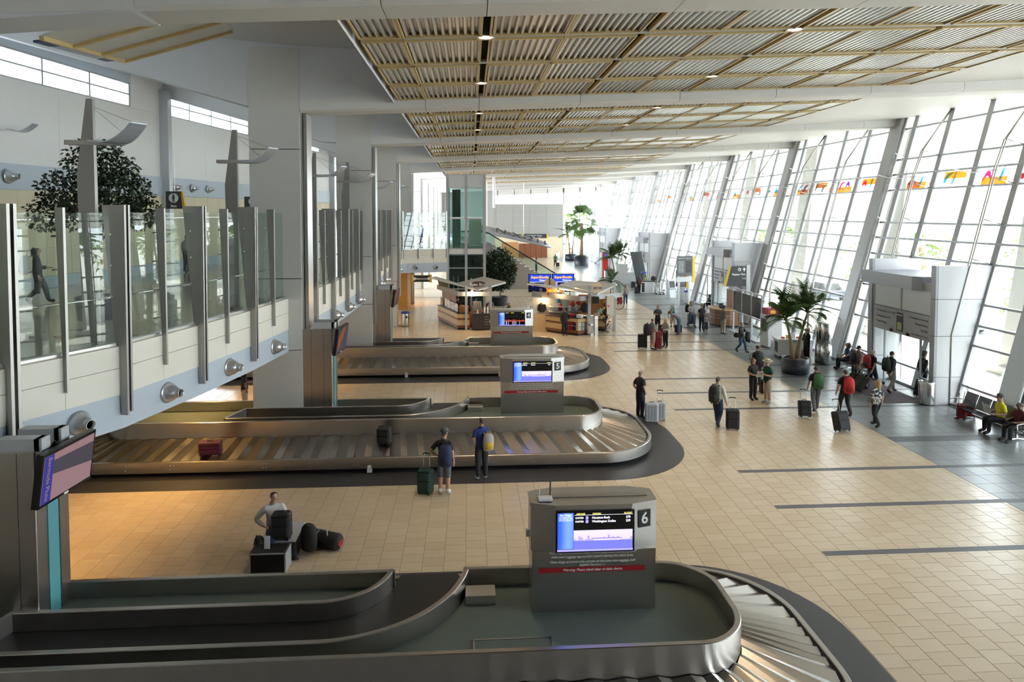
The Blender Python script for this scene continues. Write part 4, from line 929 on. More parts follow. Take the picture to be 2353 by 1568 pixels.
# ================================================================== PLANTS
def frond_mesh(L_, n, name, m_, droop=.55, wid=.36):
    b = B(); pts = []
    for i in range(n+1):
        t = i/n; pts.append(Vector((L_*t*(1-.12*t), 0, L_*(.42*t - droop*t*t*1.15))))
    b.tube(pts, [.018*(1-.8*i/n)+.003 for i in range(n+1)], 4)
    for i in range(2, n+1):
        p = pts[i]; t = i/n; l = L_*wid*math.sin(math.pi*min(.97, .15+.8*t))
        d = (pts[i]-pts[i-1]).normalized()
        for sgn in (-1, 1):
            tip = p + d*l*.55 + Vector((0, sgn*l*.85, -l*.35)); mid = p.lerp(tip,.5)+Vector((0,0,l*.06)); w_ = d*(.034+.03*math.sin(math.pi*t))*L_*.5
            b.add([p-w_*.4, p+w_*.4, mid+w_*.6, tip, mid-w_*.6], [(0,1,2,3,4)])
    return b.mesh(name, m_, False)
FR = frond_mesh(1.25, 22, 'frond', m_leaf); FR2 = frond_mesh(1.25, 22, 'frond', m_leaf, .85, .3)
def palm(p, label, trunks, sc=1.0, pot=(.62,.62), nf=9, group='potted palms in the hall', z0=0.0):
    o = thing('potted_palm', label, 'palm', p, 0, group)
    pr, ph = pot; B().lathe([(pr*.93,0),(pr,.05),(pr,ph),(pr*.92,ph),(pr*.92,ph-.08)], 28, cap=False).lathe([(pr*.9,.01),(pr*.9,.02)],20).obj('planter', m_pot, o, True); B().lathe([(pr*.91,ph-.1),(pr*.6,ph-.04),(.01,ph-.02)], 16).obj('soil', m_soil, o)
    rnd = random.Random(len(label))
    for (x0, y0, x1, y1, h) in trunks:
        pts = [Vector((x0+(x1-x0)*t**1.6, y0+(y1-y0)*t**1.6, ph-.06+(h-ph)*t)) for t in [i/8 for i in range(9)]]
        B().tube(pts, [.085*sc*(1.25-.75*min(1, i/5)) for i in range(9)], 8).obj('trunk', m_trunk, o, True)
        for i in range(nf):
            f = mobj('frond', FR if i % 2 else FR2, o); f.location = pts[-1]; f.rotation_euler = (rnd.uniform(-.3,.3), R(-10-42*(i % 3) + rnd.uniform(-12,12)), 2*math.pi*i/nf+rnd.uniform(-.3,.3)); k = sc*rnd.uniform(.9,1.2); f.scale = (k,k,k)
    return o
palm(fl(1827,857), 'twin-trunked palm in a dark blue round planter near the doors', [(-.15,0,-.42,.1,2.5),(.12,.05,.5,-.1,2.9)], 1.35, (.6,.72), 12)
palm(fl(1413,648), 'palm with two thin trunks in a blue planter before the low white counter', [(-.1,0,-.35,0,2.6),(.1,.1,.5,.1,3.0)], 1.4, (.75,.85), 12)
# tall fan palm
def fan_mesh(r_=.95, n=20):
    b = B()
    for i in range(n):
        a = R(-115 + 230*i/(n-1)); d = Vector((math.cos(a), math.sin(a), 0)); s_ = Vector((-d.y, d.x, 0))*.05
        b.add([Vector((.25,0,0)), Vector((.25,0,0))+d*r_*.55+s_, Vector((.25,0,0))+d*r_+Vector((0,0,-.3*r_)), Vector((.25,0,0))+d*r_*.55-s_], [(0,1,2,3)])
    b.tube([(-.6,0,.0),(.25,0,0)], .015, 4); return b.mesh('fan_leaf', m_leaf)
FM = fan_mesh()
o = thing('fan_palm', 'tall fan palm with bare trunk in a dark planter in the bright far hall', 'palm', fl(1336,610)); B().lathe([(1.0,0),(1.05,1.25),(.95,1.25),(.95,1.15)], 24, cap=False).obj('planter', m_pot, o, True); B().lathe([(.95,1.16),(.01,1.2)], 16).obj('soil', m_soil, o)
B().tube([(0,0,1.1),(.05,0,3.5),(.0,0,6.0)], [.28,.2,.2], 10).obj('trunk', m_trunk, o, True)
rnd = random.Random(8)
for i in range(26):
    f = mobj('fan_leaf', FM, o); el = rnd.uniform(-70, 80); az = rnd.uniform(0, 360); d = Vector((math.cos(R(az))*math.cos(R(el)), math.sin(R(az))*math.cos(R(el)), math.sin(R(el))))
    f.location = Vector((0,0,6.2))+d*1.3; f.rotation_euler = (rnd.uniform(-.5,.5), -R(el), R(az)); f.scale = (1.35,)*3
B().sph((0,0,1.25), (.9,.9,.3), 12, 6).obj('underplanting', m_leafd, o)
palm(fl(1312,599), 'smaller leafy palm beside the tall fan palm by the end glass', [(-.2,0,-.5,0,4.0),(.2,0,.6,0,4.6)], 1.8, (.95,1.0), 8)
palm((10.6,50.5,0), 'slender feathery plant behind the gift stand', [(0,0,.1,0,2.3)], 1.0, (.35,.5), 7)
def leafcloud(c, r_, n, ls, seed, shell=.55, nw=.28):
    rnd = random.Random(seed); b = B()
    while n > 0:
        v = Vector((rnd.uniform(-1,1), rnd.uniform(-1,1), rnd.uniform(-1,1)))
        if not shell < v.length < 1: continue
        n -= 1; p = Vector((c[0]+v.x*r_[0], c[1]+v.y*r_[1], c[2]+v.z*r_[2])); d = (v.normalized()*.5+Vector((rnd.uniform(-1,1), rnd.uniform(-1,1), rnd.uniform(-1.2,.4)))).normalized()
        s_ = d.cross(Vector((rnd.uniform(-1,1), rnd.uniform(-1,1), rnd.uniform(-1,1)))).normalized()*ls*nw
        b.add([p, p+d*ls*.45+s_, p+d*ls, p+d*ls*.45-s_], [(0,1,2,3)])
    return b
o = thing('shrub', 'tall dark broad-leafed shrub beside the escalator', 'plant', (2.3,54.5,0)); B().lathe([(.7,0),(.75,.7),(.7,.7),(.7,.65)], 20).obj('planter', m_pot, o)
b = B()
for i in range(5): a = R(72*i); b.tube([(.1*math.cos(a),.1*math.sin(a),.6),(.4*math.cos(a),.4*math.sin(a),2.6)], .04, 5)
b.obj('stems', m_trunk, o)
b = leafcloud((0,0,2.9), (1.35,1.2,1.7), 2600, .42, 4, .3, .13); b.obj('foliage', m_leafd, o, kind='stuff')
# walkway tree
tx, ty = -9.75, 18.3
o = thing('ficus_tree', 'leafy dark green fig tree standing on the upper walkway', 'tree', (tx,ty,ZU)); B().lathe([(.5,0),(.55,.6),(.5,.6),(.5,.55)], 20).obj('planter', m_pot, o); B().tube([(0,0,.5),(.05,0,1.6),(0,.05,2.8)], [.08,.06,.05], 7).obj('trunk', m_trunk, o)
b = B(); rnd = random.Random(2)
for i in range(12): a = rnd.uniform(0,6.28); e = rnd.uniform(.3,1.2); b.tube([(0,.05,1.9+.06*i),(.6*math.cos(a)*math.cos(e),.6*math.sin(a)*math.cos(e),2.6+.05*i),(1.35*math.cos(a)*math.cos(e),1.35*math.sin(a)*math.cos(e),3.0+1.2*math.sin(e))], [.03,.02,.008], 5)
b.obj('branches', m_twig, o)
b = B()
for i, (dx, dy, dz, rr, n) in enumerate(((0,0,4.15,.75,420),(-.65,.1,3.35,.8,500),(.65,-.1,3.3,.8,520),(0,.2,3.0,1.1,620),(-1.2,0,2.75,.6,260),(1.15,0,2.75,.55,260),(.45,.1,3.9,.6,260))):
    q = leafcloud((dx,dy,dz), (rr,rr,rr*.75), int(n*1.6), .125, 20+i, .25); o_ = len(b.v); b.v += q.v; b.f += [tuple(k+o_ for k in f) for f in q.f]; b.m += q.m
b.obj('foliage', m_leafd, o, kind='stuff')
# ================================================================== WING LAMPS ON PYLONS
def wing(b, x0, L_, w_, rise, m=0, th=.02):
    n = 8; V = []
    for i in range(n+1):
        t = i/n; x = x0+L_*t; z = rise*(t**2.2)-.12*math.sin(math.pi*min(1,t*1.0))*.8; ww = w_*(1-.35*t)
        V += [(x,-ww/2,z),(x,ww/2,z),(x,ww/2,z+th),(x,-ww/2,z+th)]
    F = [(i*4+q,(i+1)*4+q,(i+1)*4+(q+1)%4,i*4+(q+1)%4) for i in range(n) for q in range(4)]
    return b.add(V, F+[(3,2,1,0),(n*4,n*4+1,n*4+2,n*4+3)], m)
m_wing = mat('wing_blue_metal', (.50,.55,.62), .3, .5)
pyl = [(-8.15,15.0),(-6.95,20.3),(-6.35,27.8),(-5.95,32.9),(-6.0,41),(-5.95,47)]
for i, (x, y) in enumerate(pyl):
    o = thing('pylon_lamp', ['tapered steel pylon with a wing-shaped lamp beside the fig tree','steel pylon and wing lamp half hidden by the first tall column','steel pylon lamp between the first and second columns','steel pylon lamp in front of the second column','steel pylon lamp in front of the third column','steel pylon lamp furthest along the walkway'][i], 'lamp', (x,y,ZU), 0, 'wing lamps on pylons')
    B().add([(-.16,-.06,0),(.16,-.06,0),(.16,.06,0),(-.16,.06,0),(-.2,-.06,3.6),(.16,-.06,3.6),(.16,.06,3.6),(-.2,.06,3.6),(.02,-.05,5.2),(.15,-.05,5.2),(.15,.05,5.2),(.02,.05,5.2)], [(3,2,1,0),(0,1,5,4),(1,2,6,5),(2,3,7,6),(3,0,4,7),(4,5,9,8),(5,6,10,9),(6,7,11,10),(7,4,8,11),(8,9,10,11)]).obj('pylon', m_post, o)
    B().box(-.42,.75,-.1,-.05,4.22,4.32).box(-.42,.75,.05,.1,4.22,4.32).obj('arm', m_steeld, o)
    wg = wing(B(), .42, 1.1, .62, .32).obj('wing_shade', m_wing, o); wg.location = (0,0,4.28); wg.rotation_euler = (0,0,R(-25))
    B().tube([(.1,0,5.05),(1.25,-.35,4.62)], .006, 4).tube([(.1,0,5.05),(.8,.1,4.4)], .006, 4).obj('stay_wire', m_chrome, o)
for k, yc in enumerate(YC[1:7]):
    for o_ in (3.6, 8.4):
        p = G(yc-o_, 8.85, 1.15)
        o = thing('wall_wing_lamp', 'white wing-shaped lamp on the glass wall, %s truss along' % ORD[2*k+(0 if o_ > 5 else 1)], 'lamp', p, R(155), 'wing lamps on the glass wall')
        wing(B(), 0, 1.35, .5, .1).obj('wing_shade', m_wht, o); B().tube([(-.15,0,0),(.1,0,0)], .03, 6).obj('mount', m_chrome, o)
for i, (px, py) in enumerate(((10,290),(395,350))):
    p = atY(px, py, 24); o = thing('wall_lamp', ['small wing lamp at the near end of the upper wall','small wing lamp on the upper wall beside the steel pier'][i], 'lamp', (wline(24 if i else 17)+.4, 24 if i else 17, 10.3 if i else 9.9), 0, 'wing lamps on the upper wall'); wing(B(), 0, .8, .5, .2).obj('wing_shade', m_wing, o); B().tube([(-.38,0,0),(.05,0,0)], .03, 6).obj('mount', m_chrome, o)
# restroom signs on the upper level
def restroom(px0, py0, px1, py1, Y, word, fem):
    a, d = atY(px0,py0,Y), atY(px1,py1,Y); w_, h = d.x-a.x, a.z-d.z
    o = thing('restroom_sign', 'black %s restroom sign with yellow edge hanging over the walkway' % ("men's" if not fem else "women's"), 'sign', ((a.x+d.x)/2, Y, d.z))
    B().add([(-w_/2,-.05,0),(w_/2,-.05,0),(w_/2-.06,-.05,h),(-w_/2,-.05,h),(-w_/2,.05,0),(w_/2,.05,0),(w_/2-.06,.05,h),(-w_/2,.05,h)], [(0,1,2,3),(7,6,5,4),(0,4,5,1),(1,5,6,2),(2,6,7,3),(3,7,4,0)]).obj('panel', m_sign, o)
    B().add([(w_/2,-.055,-.02),(w_/2+.1,-.055,-.02),(w_/2,-.055,h),(w_/2-.06,-.055,h),(w_/2,.055,-.02),(w_/2+.1,.055,-.02),(w_/2,.055,h),(w_/2-.06,.055,h)], [(0,1,2,3),(7,6,5,4),(0,4,5,1),(1,5,6,2),(2,6,7,3),(3,7,4,0)]).obj('yellow_edge', m_yel, o)
    r_ = h*.27; B().lathe([(r_,0),(r_,.006)], 24).xf(Matrix.Translation((-.02,-.052,h*.62)) @ Matrix.Rotation(R(90),4,'X')).obj('white_disc', m_txtw, o)
    z = h*.62; b = B().lathe([(.035,0),(.035,.004)], 12).xf(Matrix.Translation((-.02,-.06,z+r_*.62)) @ Matrix.Rotation(R(90),4,'X'))
    if fem: b.add([(-.02,-.062,z+.09),(-.11,-.062,z-.08),(.07,-.062,z-.08)], [(0,1,2)])
    else: b.box(-.065,.025,-.064,-.06,z-.04,z+.08)
    b.box(-.055,-.025,-.064,-.06,z-.15,z-.03).box(-.015,.015,-.064,-.06,z-.15,z-.03); b.obj('figure', m_sign, o)
    text(word, h*.2, m_txtw, 'sign_text', o, .002, (-.02,-.053,h*.15), bold=.003)
    B().tube([(0,0,h),(0,0,h+1.5)], .015, 5).obj('hanger', m_steel, o)
restroom(382,440,421,480,26,'Men',False); restroom(562,452,600,482,33.0,'Women',True)
# ================================================================== LIFT TOWER, ESCALATOR, AIRCRAFT WING
LX0, LX1, LY0, LY1 = -1.74, 1.1, 52.15, 54.6
o = thing('glass_lift', 'tall glass lift tower with steel frame and pale top panels', 'lift', (0, LY0, 0)); lw = LY1-LY0
for x in (LX0, (LX0+LX1)/2, LX1):
    for y in (0, lw):
        B().box(x-.1,x+.1,y-.08,y+.08,0,10.45).obj('post', m_alu, o)
zs = [(0,1.6),(1.65,3.2),(3.28,4.3),(4.72,7.05),(7.12,9.4)]
for i, (xa, xb) in enumerate(((LX0+.11,(LX0+LX1)/2-.11),((LX0+LX1)/2+.11,LX1-.11))):
    for z0, z1 in zs: B().box(xa,xb,-.02,.0,z0+.03,z1-.03).obj('glass_panel', m_glasst, o)
    B().box(xa,xb,-.03,.02,9.42,10.4).obj('top_panel', m_wht, o); B().box(xa,xb,-.03,.02,4.3,4.72).obj('floor_band', m_white, o)
for z in (1.6,3.22,4.3,4.72,7.07,9.4,10.42):
    B().box(LX0,LX1,-.06,.04,z-.03,z+.03).obj('rail', m_alu, o)
for z0, z1 in zs:
    B().box(LX0-.01,LX0+.01,.1,lw-.1,z0+.03,z1-.03).obj('glass_panel', m_glasst, o); B().box(LX1-.01,LX1+.01,.1,lw-.1,z0+.03,z1-.03).obj('glass_panel', m_glasst, o)
B().box(LX0+.35,-.75,.5,1.9,7.15,9.3).obj('lift_car', mat('lift_car', (.14,.13,.10), .5), o); B().box(LX0+.35,-.75,.5,1.9,4.75,7.0).obj('lift_door', mat('lift_door', (.42,.44,.38), .5), o)
B().box(-.1,.9,1.0,2.2,4.74,4.9).box(-.1,.9,2.1,2.2,4.9,7.0).obj('lift_landing', m_panelgrey, o); B().box(LX0+.1,LX1-.1,lw-.15,lw-.1,0,4.3).obj('shaft_back', mat('shaft_dark', (.05,.07,.075), .6), o)
for x in (-1.3,-.95): B().tube([(x,.25,.0),(x,.25,2.6)], .05, 8).obj('guide_tube', m_alu, o)
# orange timber wall and restroom sign under the walkway
tag(B().box(-6.0,-4.85,52.3,56.1,0,2.9).obj('timber_wall', mat('honey_timber', (.55,.26,.05), .4, var=.1, scale=3)), 'honey-coloured timber partition beside the restroom passage', 'partition', kind='structure')
a, d = atY(948,633,50.4), atY(990,648,50.4)
o = thing('restrooms_sign', 'black hanging restrooms sign with yellow ends under the walkway', 'sign', ((a.x+d.x)/2, 50.4, d.z)); w_, h_ = d.x-a.x, a.z-d.z
B().box(-w_/2+.08,w_/2-.08,-.05,.05,0,h_).obj('panel', m_sign, o)
for sx in (-1,1): B().box(sx*w_/2-.08,sx*w_/2+.08,-.055,.055,-.04,h_+.04).obj('yellow_end', m_yel, o); B().tube([(sx*w_*.4,0,h_),(sx*w_*.4,0,2.9-d.z+.1)], .02, 5).obj('hanger', m_black, o)
text('Restrooms', .18, m_txtw, 'sign_text', o, .003, (0,-.056,h_*.48), bold=.006)
for sx in (-.53,.53): B().lathe([(.12,0),(.12,.006)], 16).xf(Matrix.Translation((sx,-.052,h_*.5)) @ Matrix.Rotation(R(90),4,'X')).obj('disc', m_txtw, o)
# escalator
EY = 66.0; ex0, ex1 = 1.45, 9.0
o = thing('escalator', 'steel and glass escalator descending past the dark shrub', 'escalator', (0, EY, 0))
def ez(x): return 4.72*(1-(x-ex0)/(ex1-ex0))
for y in (0, 1.3):
    B().slab([(ex0-3,y,4.5),(ex0,y,4.5),(ex1,y,-.0),(ex1-5.2,y,0),(ex0-3,y,0)] if y == 0 else [(ex0-3,y,4.5),(ex0,y,4.5),(ex1,y,0),(ex1-1,y,0),(ex0-3,y,3.6)], (0,.12,0)).obj('side_cladding', m_steeld, o)
    B().slab([(ex0-3,y+.04,4.75),(ex0,y+.04,4.75),(ex1,y+.04,.25),(ex1+1.0,y+.04,.25),(ex1+1.0,y+.04,1.1),(ex1,y+.04,1.15),(ex0,y+.04,5.6),(ex0-3,y+.04,5.6)], (0,.02,0)).obj('glass_balustrade', m_glassg, o)
    B().tube([(ex0-3,y+.05,5.65),(ex0-.2,y+.05,5.65),(ex0+.4,y+.05,5.45),(ex1-.3,y+.05,1.3),(ex1+.3,y+.05,1.15),(ex1+1.0,y+.05,1.12),(ex1+1.1,y+.05,.8)], .06, 6).obj('handrail', m_black, o, True)
    B().beam((ex0,y+.05,4.7), (ex1,y+.05,.2), .16, .06).obj('skirt', m_steelb, o)
for i in range(16):
    x = ex0+(ex1-ex0)*i/16; B().box(x,x+(ex1-ex0)/16+.1,.14,1.28,ez(x)-.5,ez(x)-.2).obj('step', m_steeld, o)
tag(B().box(ex1+1.2,ex1+1.25,EY-1.2,EY+2.4,0,1.15).box(ex1-3.0,ex1+1.2,EY-1.22,EY-1.17,0,1.15).obj('glass_screen', m_glassg), 'low glass screen around the foot of the escalator', 'screen')
# aircraft wing
A_, B_, C_, D_ = atY(1085,511,77), atY(1085,530,75), atY(1262,570,75), atY(1250,556,77)
o = thing('aircraft', 'old silver aircraft wing lettered N-X-211 hanging over the escalator', 'aircraft', A_); off_ = -A_
def Wp(u, v): return (A_.lerp(D_, u).lerp(B_.lerp(C_, u), v))
b = B(); n = 12
for i in range(n+1):
    t = i/n; u = t
    for v, hh in ((0,0),(.15,.16),(.5,.2),(1,0),(.5,-.08),(.15,-.08)):
        p = Wp(u, v)+Vector((0,0,hh)); b.v.append(tuple(p+off_))
for i in range(n):
    for q in range(6): b.f.append((i*6+q,(i+1)*6+q,(i+1)*6+(q+1)%6,i*6+(q+1)%6)); b.m.append(0)
k = len(b.v); tip = Wp(1.08, .6)+off_; b.v.append(tuple(tip))
for q in range(6): b.f.append((n*6+q, k, n*6+(q+1)%6)); b.m.append(0)
b.obj('wing', mat('aircraft_silver', (.42,.42,.44), .35, .4), o, True)
ux = (D_-A_).normalized(); vx = (A_-B_); vx = (vx-ux*vx.dot(ux)).normalized(); nz = ux.cross(vx)
M = Matrix((ux, vx, nz)).transposed().to_4x4(); M.translation = Wp(.66,.5)+nz*.24-A_
t_ = text('N-X-211', 1.5, m_sign, 'registration', o, .01, sx=1.0); t_.matrix_local = M @ Matrix.Diagonal((1.15,1,1,1))
B().tube([tuple(Wp(.15,.6)-A_), tuple(Wp(.0,.5)-A_+Vector((-.6,.5,-2.2)))], .05, 6).tube([tuple(Wp(.45,.6)-A_), tuple(Wp(.0,.5)-A_+Vector((-.3,.5,-2.3)))], .05, 6).obj('strut', m_alu, o)
B().tube([tuple(Wp(.0,.5)-A_+Vector((-3.5,.3,-1.0))), tuple(Wp(.0,.5)-A_+Vector((-.5,.3,-2.0))), tuple(Wp(.0,.5)-A_+Vector((.8,.2,-2.35)))], [.6,.65,.3], 12).obj('fuselage', mat('aircraft_silver2', (.45,.45,.47), .35, .4), o, True)
for u in (.2,.7): B().tube([tuple(Wp(u,.3)-A_), tuple(Wp(u,.3)-A_+Vector((0,0,10.9-Wp(u,.3).z)))], .012, 4).obj('cable', m_chrome, o)
tag(B().tube([atY(1135,478,70)+Vector((0,0,3.3)), atY(1135,478,70)], .14, 8).obj('hanging_pole', m_wht), 'pale pole hanging from the ceiling beside the lift', 'pole')
o = thing('overhead_sign', 'long black overhead sign on the far pale wall', 'sign', (10.7,YEND-.12,0)); B().box(-1.9,2.0,-.1,.1,3.3,3.95).obj('panel', m_sign, o); B().box(2.0,2.2,-.11,.11,3.25,4.0).box(-2.1,-1.9,-.11,.11,3.25,4.0).obj('yellow_end', m_yel, o)
for x, s_ in ((-1.1,'Hotel'),(-.2,'Shuttle'),(.8,'Parking')): text(s_, .3, m_txtw, 'sign_text', o, .003, (x,-.11,3.7)); text('Vans', .24, m_txtw, 'sign_text', o, .003, (x,-.11,3.45))
# ================================================================== SHUTTLE SCREENS
m_shblue = emis('shuttle_blue', (.02,.06,.55), .55); m_shor = emis('shuttle_orange', (1,.45,.03), .55); m_shdk = emis('shuttle_dark', (.004,.006,.03), .55)
for i, xc in enumerate((5.02,6.72)):
    o = thing('shuttle_screen', ['left of two blue screens on posts welcoming shuttle riders','right of two blue screens on posts welcoming shuttle riders'][i], 'screen', (xc,48.5,0), 0, 'shuttle screens')
    B().box(-.82,.82,0,.1,1.75,3.08).obj('housing', m_blackg, o); B().box(-.76,.76,-.006,0,2.5,3.02).obj('upper_image', m_shblue, o); B().box(-.76,.76,-.006,0,2.46,2.49).obj('divider', e_white, o); B().box(-.76,.76,-.006,0,1.85,2.44).obj('lower_image', m_shdk, o)
    text('SuperShuttle', .25, m_shor, 'shuttle_text', o, .002, (0,-.01,2.82), shear=.15, bold=.008); text('Welcomes', .15, e_white, 'shuttle_text', o, .002, (.28,-.01,2.6), bold=.005); text('AHIMA', .24, e_lilac, 'shuttle_text', o, .002, (.15,-.01,2.27), bold=.004)
    B().add([(-.6,-.01,2.42),(-.4,-.01,2.42),(-.42,-.01,2.25),(-.5,-.01,2.15),(-.58,-.01,2.25)], [(0,1,2,3,4)]).obj('crest_mark', e_lilac, o)
    for x in (-.5,.5): B().box(x-.05,x+.05,.02,.08,0,1.75).obj('post', m_alu, o)
# ================================================================== COFFEE STAND
m_canopy = mat('canopy_mesh', (.38,.37,.36), .45, .3); m_case = glass('case_glass', (.75,.68,.6), 1.2)
def striped(o, p, q, h, nm='counter', dep=.55):         # counter front from p to q with maple and cherry bands, depth to the left of travel
    p, q = Vector(p), Vector(q); L_ = (q-p).length; d = (q-p).normalized(); nl = Vector((-d.y, d.x))
    def bx(a0, a1, u0, u1, z0, z1, m_, name):
        pts = [p+d*a0+nl*u0, p+d*a1+nl*u0, p+d*a1+nl*u1, p+d*a0+nl*u1]; B().prism(pts, z0, z1).obj(name, m_, o)
    bx(.02, L_-.02, .06, dep, 0, .12, m_black, 'kick')
    for z0, z1, m_, name in ((.12,.27,m_cherry,'cherry_band'),(.28,.62,m_laurel,'maple_panel'),(.63,.74,m_cherry,'cherry_band'),(.75,h-.04,m_laurel,'maple_panel')): bx(0, L_, .0, dep, z0, z1, m_, name)
    bx(-.02, L_+.02, -.03, dep+.02, h-.04, h, mat('counter_stone', (.09,.08,.075), .3) if 'counter_stone' not in bpy.data.materials else bpy.data.materials['counter_stone'], 'counter_top')
ka = Vector((-.84,43.1,0))
o = thing('coffee_stand', 'maple coffee stand with tilted canopy and hexagonal name board', 'stall', ka)
def L2(x, y): return (x-ka.x, y-ka.y)
striped(o, L2(-2.29,47.25), L2(-.84,43.1), 1.05); striped(o, L2(-.84,43.1), L2(-.06,43.05), 1.05)
for i in range(5):
    t0, t1 = i/5, (i+1)/5; a = Vector(L2(-2.2,47.2)).lerp(Vector(L2(-.9,43.3)), t0+.01); d = Vector(L2(-2.2,47.2)).lerp(Vector(L2(-.9,43.3)), t1-.01)
    B().slab([(a.x+.1,a.y,1.06),(d.x+.1,d.y,1.06),(d.x+.1,d.y,1.62),(a.x+.1,a.y,1.62)], (.012,0,0)).obj('case_pane', m_case, o); B().slab([(a.x+.16,a.y,1.3),(d.x+.16,d.y,1.3),(d.x+.5,d.y,1.3),(a.x+.5,a.y,1.3)], (0,0,.02)).obj('case_shelf', m_cherry, o)
B().box(.06,.8,.06,.4,1.06,1.7).obj('display_case', m_case, o)
B().box(*[v for v in (.12,.7,.12,.34)],1.07,1.5).obj('pastry_rack', mat('pastry', (.55,.3,.2), .6, var=.4, scale=12), o)
B().bbox(.95,2.25,-.3,.35,.06,1.0,.01).obj('dark_cabinet', mat('dark_laminate', (.045,.038,.035), .4), o); B().box(.9,2.3,-.32,.4,1.0,1.05).obj('cabinet_top', m_black, o)
for i in range(4): B().box(1.75,2.0,-.315,-.3,.85-.16*i,.87-.16*i).obj('drawer_pull', m_alu, o)
for x, y in ((.57,-.1),(2.14,-.1),(-1.0,3.9),(.9,4.6)): B().box(x-.07,x+.07,y-.07,y+.07,0,2.86).obj('post', m_alu, o)
B().box(.02,2.7,.12,.22,2.14,2.42).obj('front_beam', m_alu, o); B().slab([(.02,.17,2.14),(-1.5,4.3,2.14),(-1.5,4.3,2.45),(.02,.17,2.45)], (.12,.02,0)).obj('side_beam', mat('taupe_beam', (.30,.26,.22), .5), o)
B().slab([(-.1,.5,1.7),(-1.1,3.4,1.7),(-1.1,3.4,2.14),(-.1,.5,2.14)], (.05,0,0)).obj('menu_board', m_cherry, o)
def W(px, py, Y): return atY(px, py, Y)-ka
F_, R_, K_, Lf = W(1099.5,667,42.4), W(1161,650,44.2), W(1109,637.5,48.6), W(1053,651.5,46.4)
B().slab([F_, R_, K_, Lf], (0,0,.05)).obj('canopy', m_canopy, o)
for a, d in ((F_,R_),(R_,K_)): B().beam(a, d, .1, .1).obj('canopy_edge', m_alu, o)
T_ = W(992,639,47.8); B().slab([F_+Vector((-.05,0,.02)), Lf+Vector((-.1,0,.0)), T_+Vector((.25,.6,0)), T_], (0,0,.05)).obj('canopy', m_canopy, o); B().beam(F_+Vector((-.05,0,0)), T_, .1, .1).obj('canopy_edge', m_alu, o)
cb = W(1099,655,43.6)
B().slab([(cb.x-.45,cb.y,cb.z+.12),(cb.x-.45,cb.y,cb.z-.06),(cb.x,cb.y,cb.z-.32),(cb.x+.45,cb.y,cb.z-.06),(cb.x+.45,cb.y,cb.z+.12),(cb.x+.25,cb.y,cb.z+.22),(cb.x-.25,cb.y,cb.z+.22)], (0,.05,0)).obj('name_board', mat('name_board', (.10,.04,.025), .4), o)
text('Ryan Bros', .26, m_txtw, 'name_text', o, .004, (cb.x,cb.y-.02,cb.z+.02), bold=.008); text('COFFEE', .09, m_yel, 'name_text', o, .004, (cb.x,cb.y-.02,cb.z-.14))
for x in (-.1,.1): B().tube([(cb.x+x,cb.y+.06,cb.z-.3),(cb.x+x,cb.y+.06,cb.z+.4)], .015, 5).obj('board_rod', m_alu, o)
g2 = W(1017,649,46.8); B().slab([(g2.x-.35,g2.y,g2.z+.2),(g2.x+.4,g2.y-.5,g2.z),(g2.x+.3,g2.y-.45,g2.z-.5),(g2.x-.25,g2.y,g2.z-.25)], (.04,0,0)).obj('side_board', mat('sacking', (.3,.24,.15), .8, var=.5, scale=8), o)
B().sph((.95,.02,2.46), .07, 10, 8).obj('lamp_bulb', emis('bulb', (1,.7,.35), 12), o)
l = bpy.data.lights.new('stand_lamp', 'POINT'); l.energy = 30; l.color = (1,.7,.4); l.shadow_soft_size = .1; lo_ = bpy.data.objects.new('stand_lamp', l); COL.objects.link(lo_); lo_.parent = o; lo_.location = (.95,-.15,2.3)
items = [('coffee_flask','steel coffee flask on the dark stand cabinet',1.75,-.1,m_steelb,.07,.42),('coffee_flask','white coffee flask on the dark stand cabinet',1.95,-.12,m_wht,.07,.45),('cup_stack','stack of white cups on the stand counter',1.3,-.15,m_wht,.04,.25),('syrup_bottle','dark syrup bottle on the stand counter',1.5,.0,m_cherry,.035,.28)]
for nm, lb, x, y, m_, r_, h in items: tag(B().lathe([(r_,0),(r_,h*.75),(r_*.6,h*.85),(r_*.6,h)], 12).obj(nm, m_, loc=(ka.x+x,ka.y+y,1.052)), lb, nm.split('_')[-1] if nm != 'cup_stack' else 'cups')
o = thing('coffee_machine', 'dark espresso machine inside the coffee stand', 'coffee machine', (ka.x+.9,ka.y+.8,0)); B().box(-.5,.9,-.1,.4,0,1.06).obj('back_counter', m_cherry, o); B().bbox(.1,.65,-.05,.35,1.06,1.7,.03).obj('machine_body', m_steeld, o); B().box(-.4,.0,-.05,.3,1.06,1.35).obj('grinder', m_black, o)
# ================================================================== GIFT STAND
kg = Vector((6.54,40.5,0))
o = thing('gift_stand', 'maple gift stand with grey tilted canopy, shelves and round sign', 'stall', kg)
def g_(x, y): return (x-kg.x, y-kg.y)
striped(o, g_(4.05,42.8), g_(5.62,41.2), 1.05); striped(o, g_(8.6,42.0), g_(9.25,43.6), 1.05)
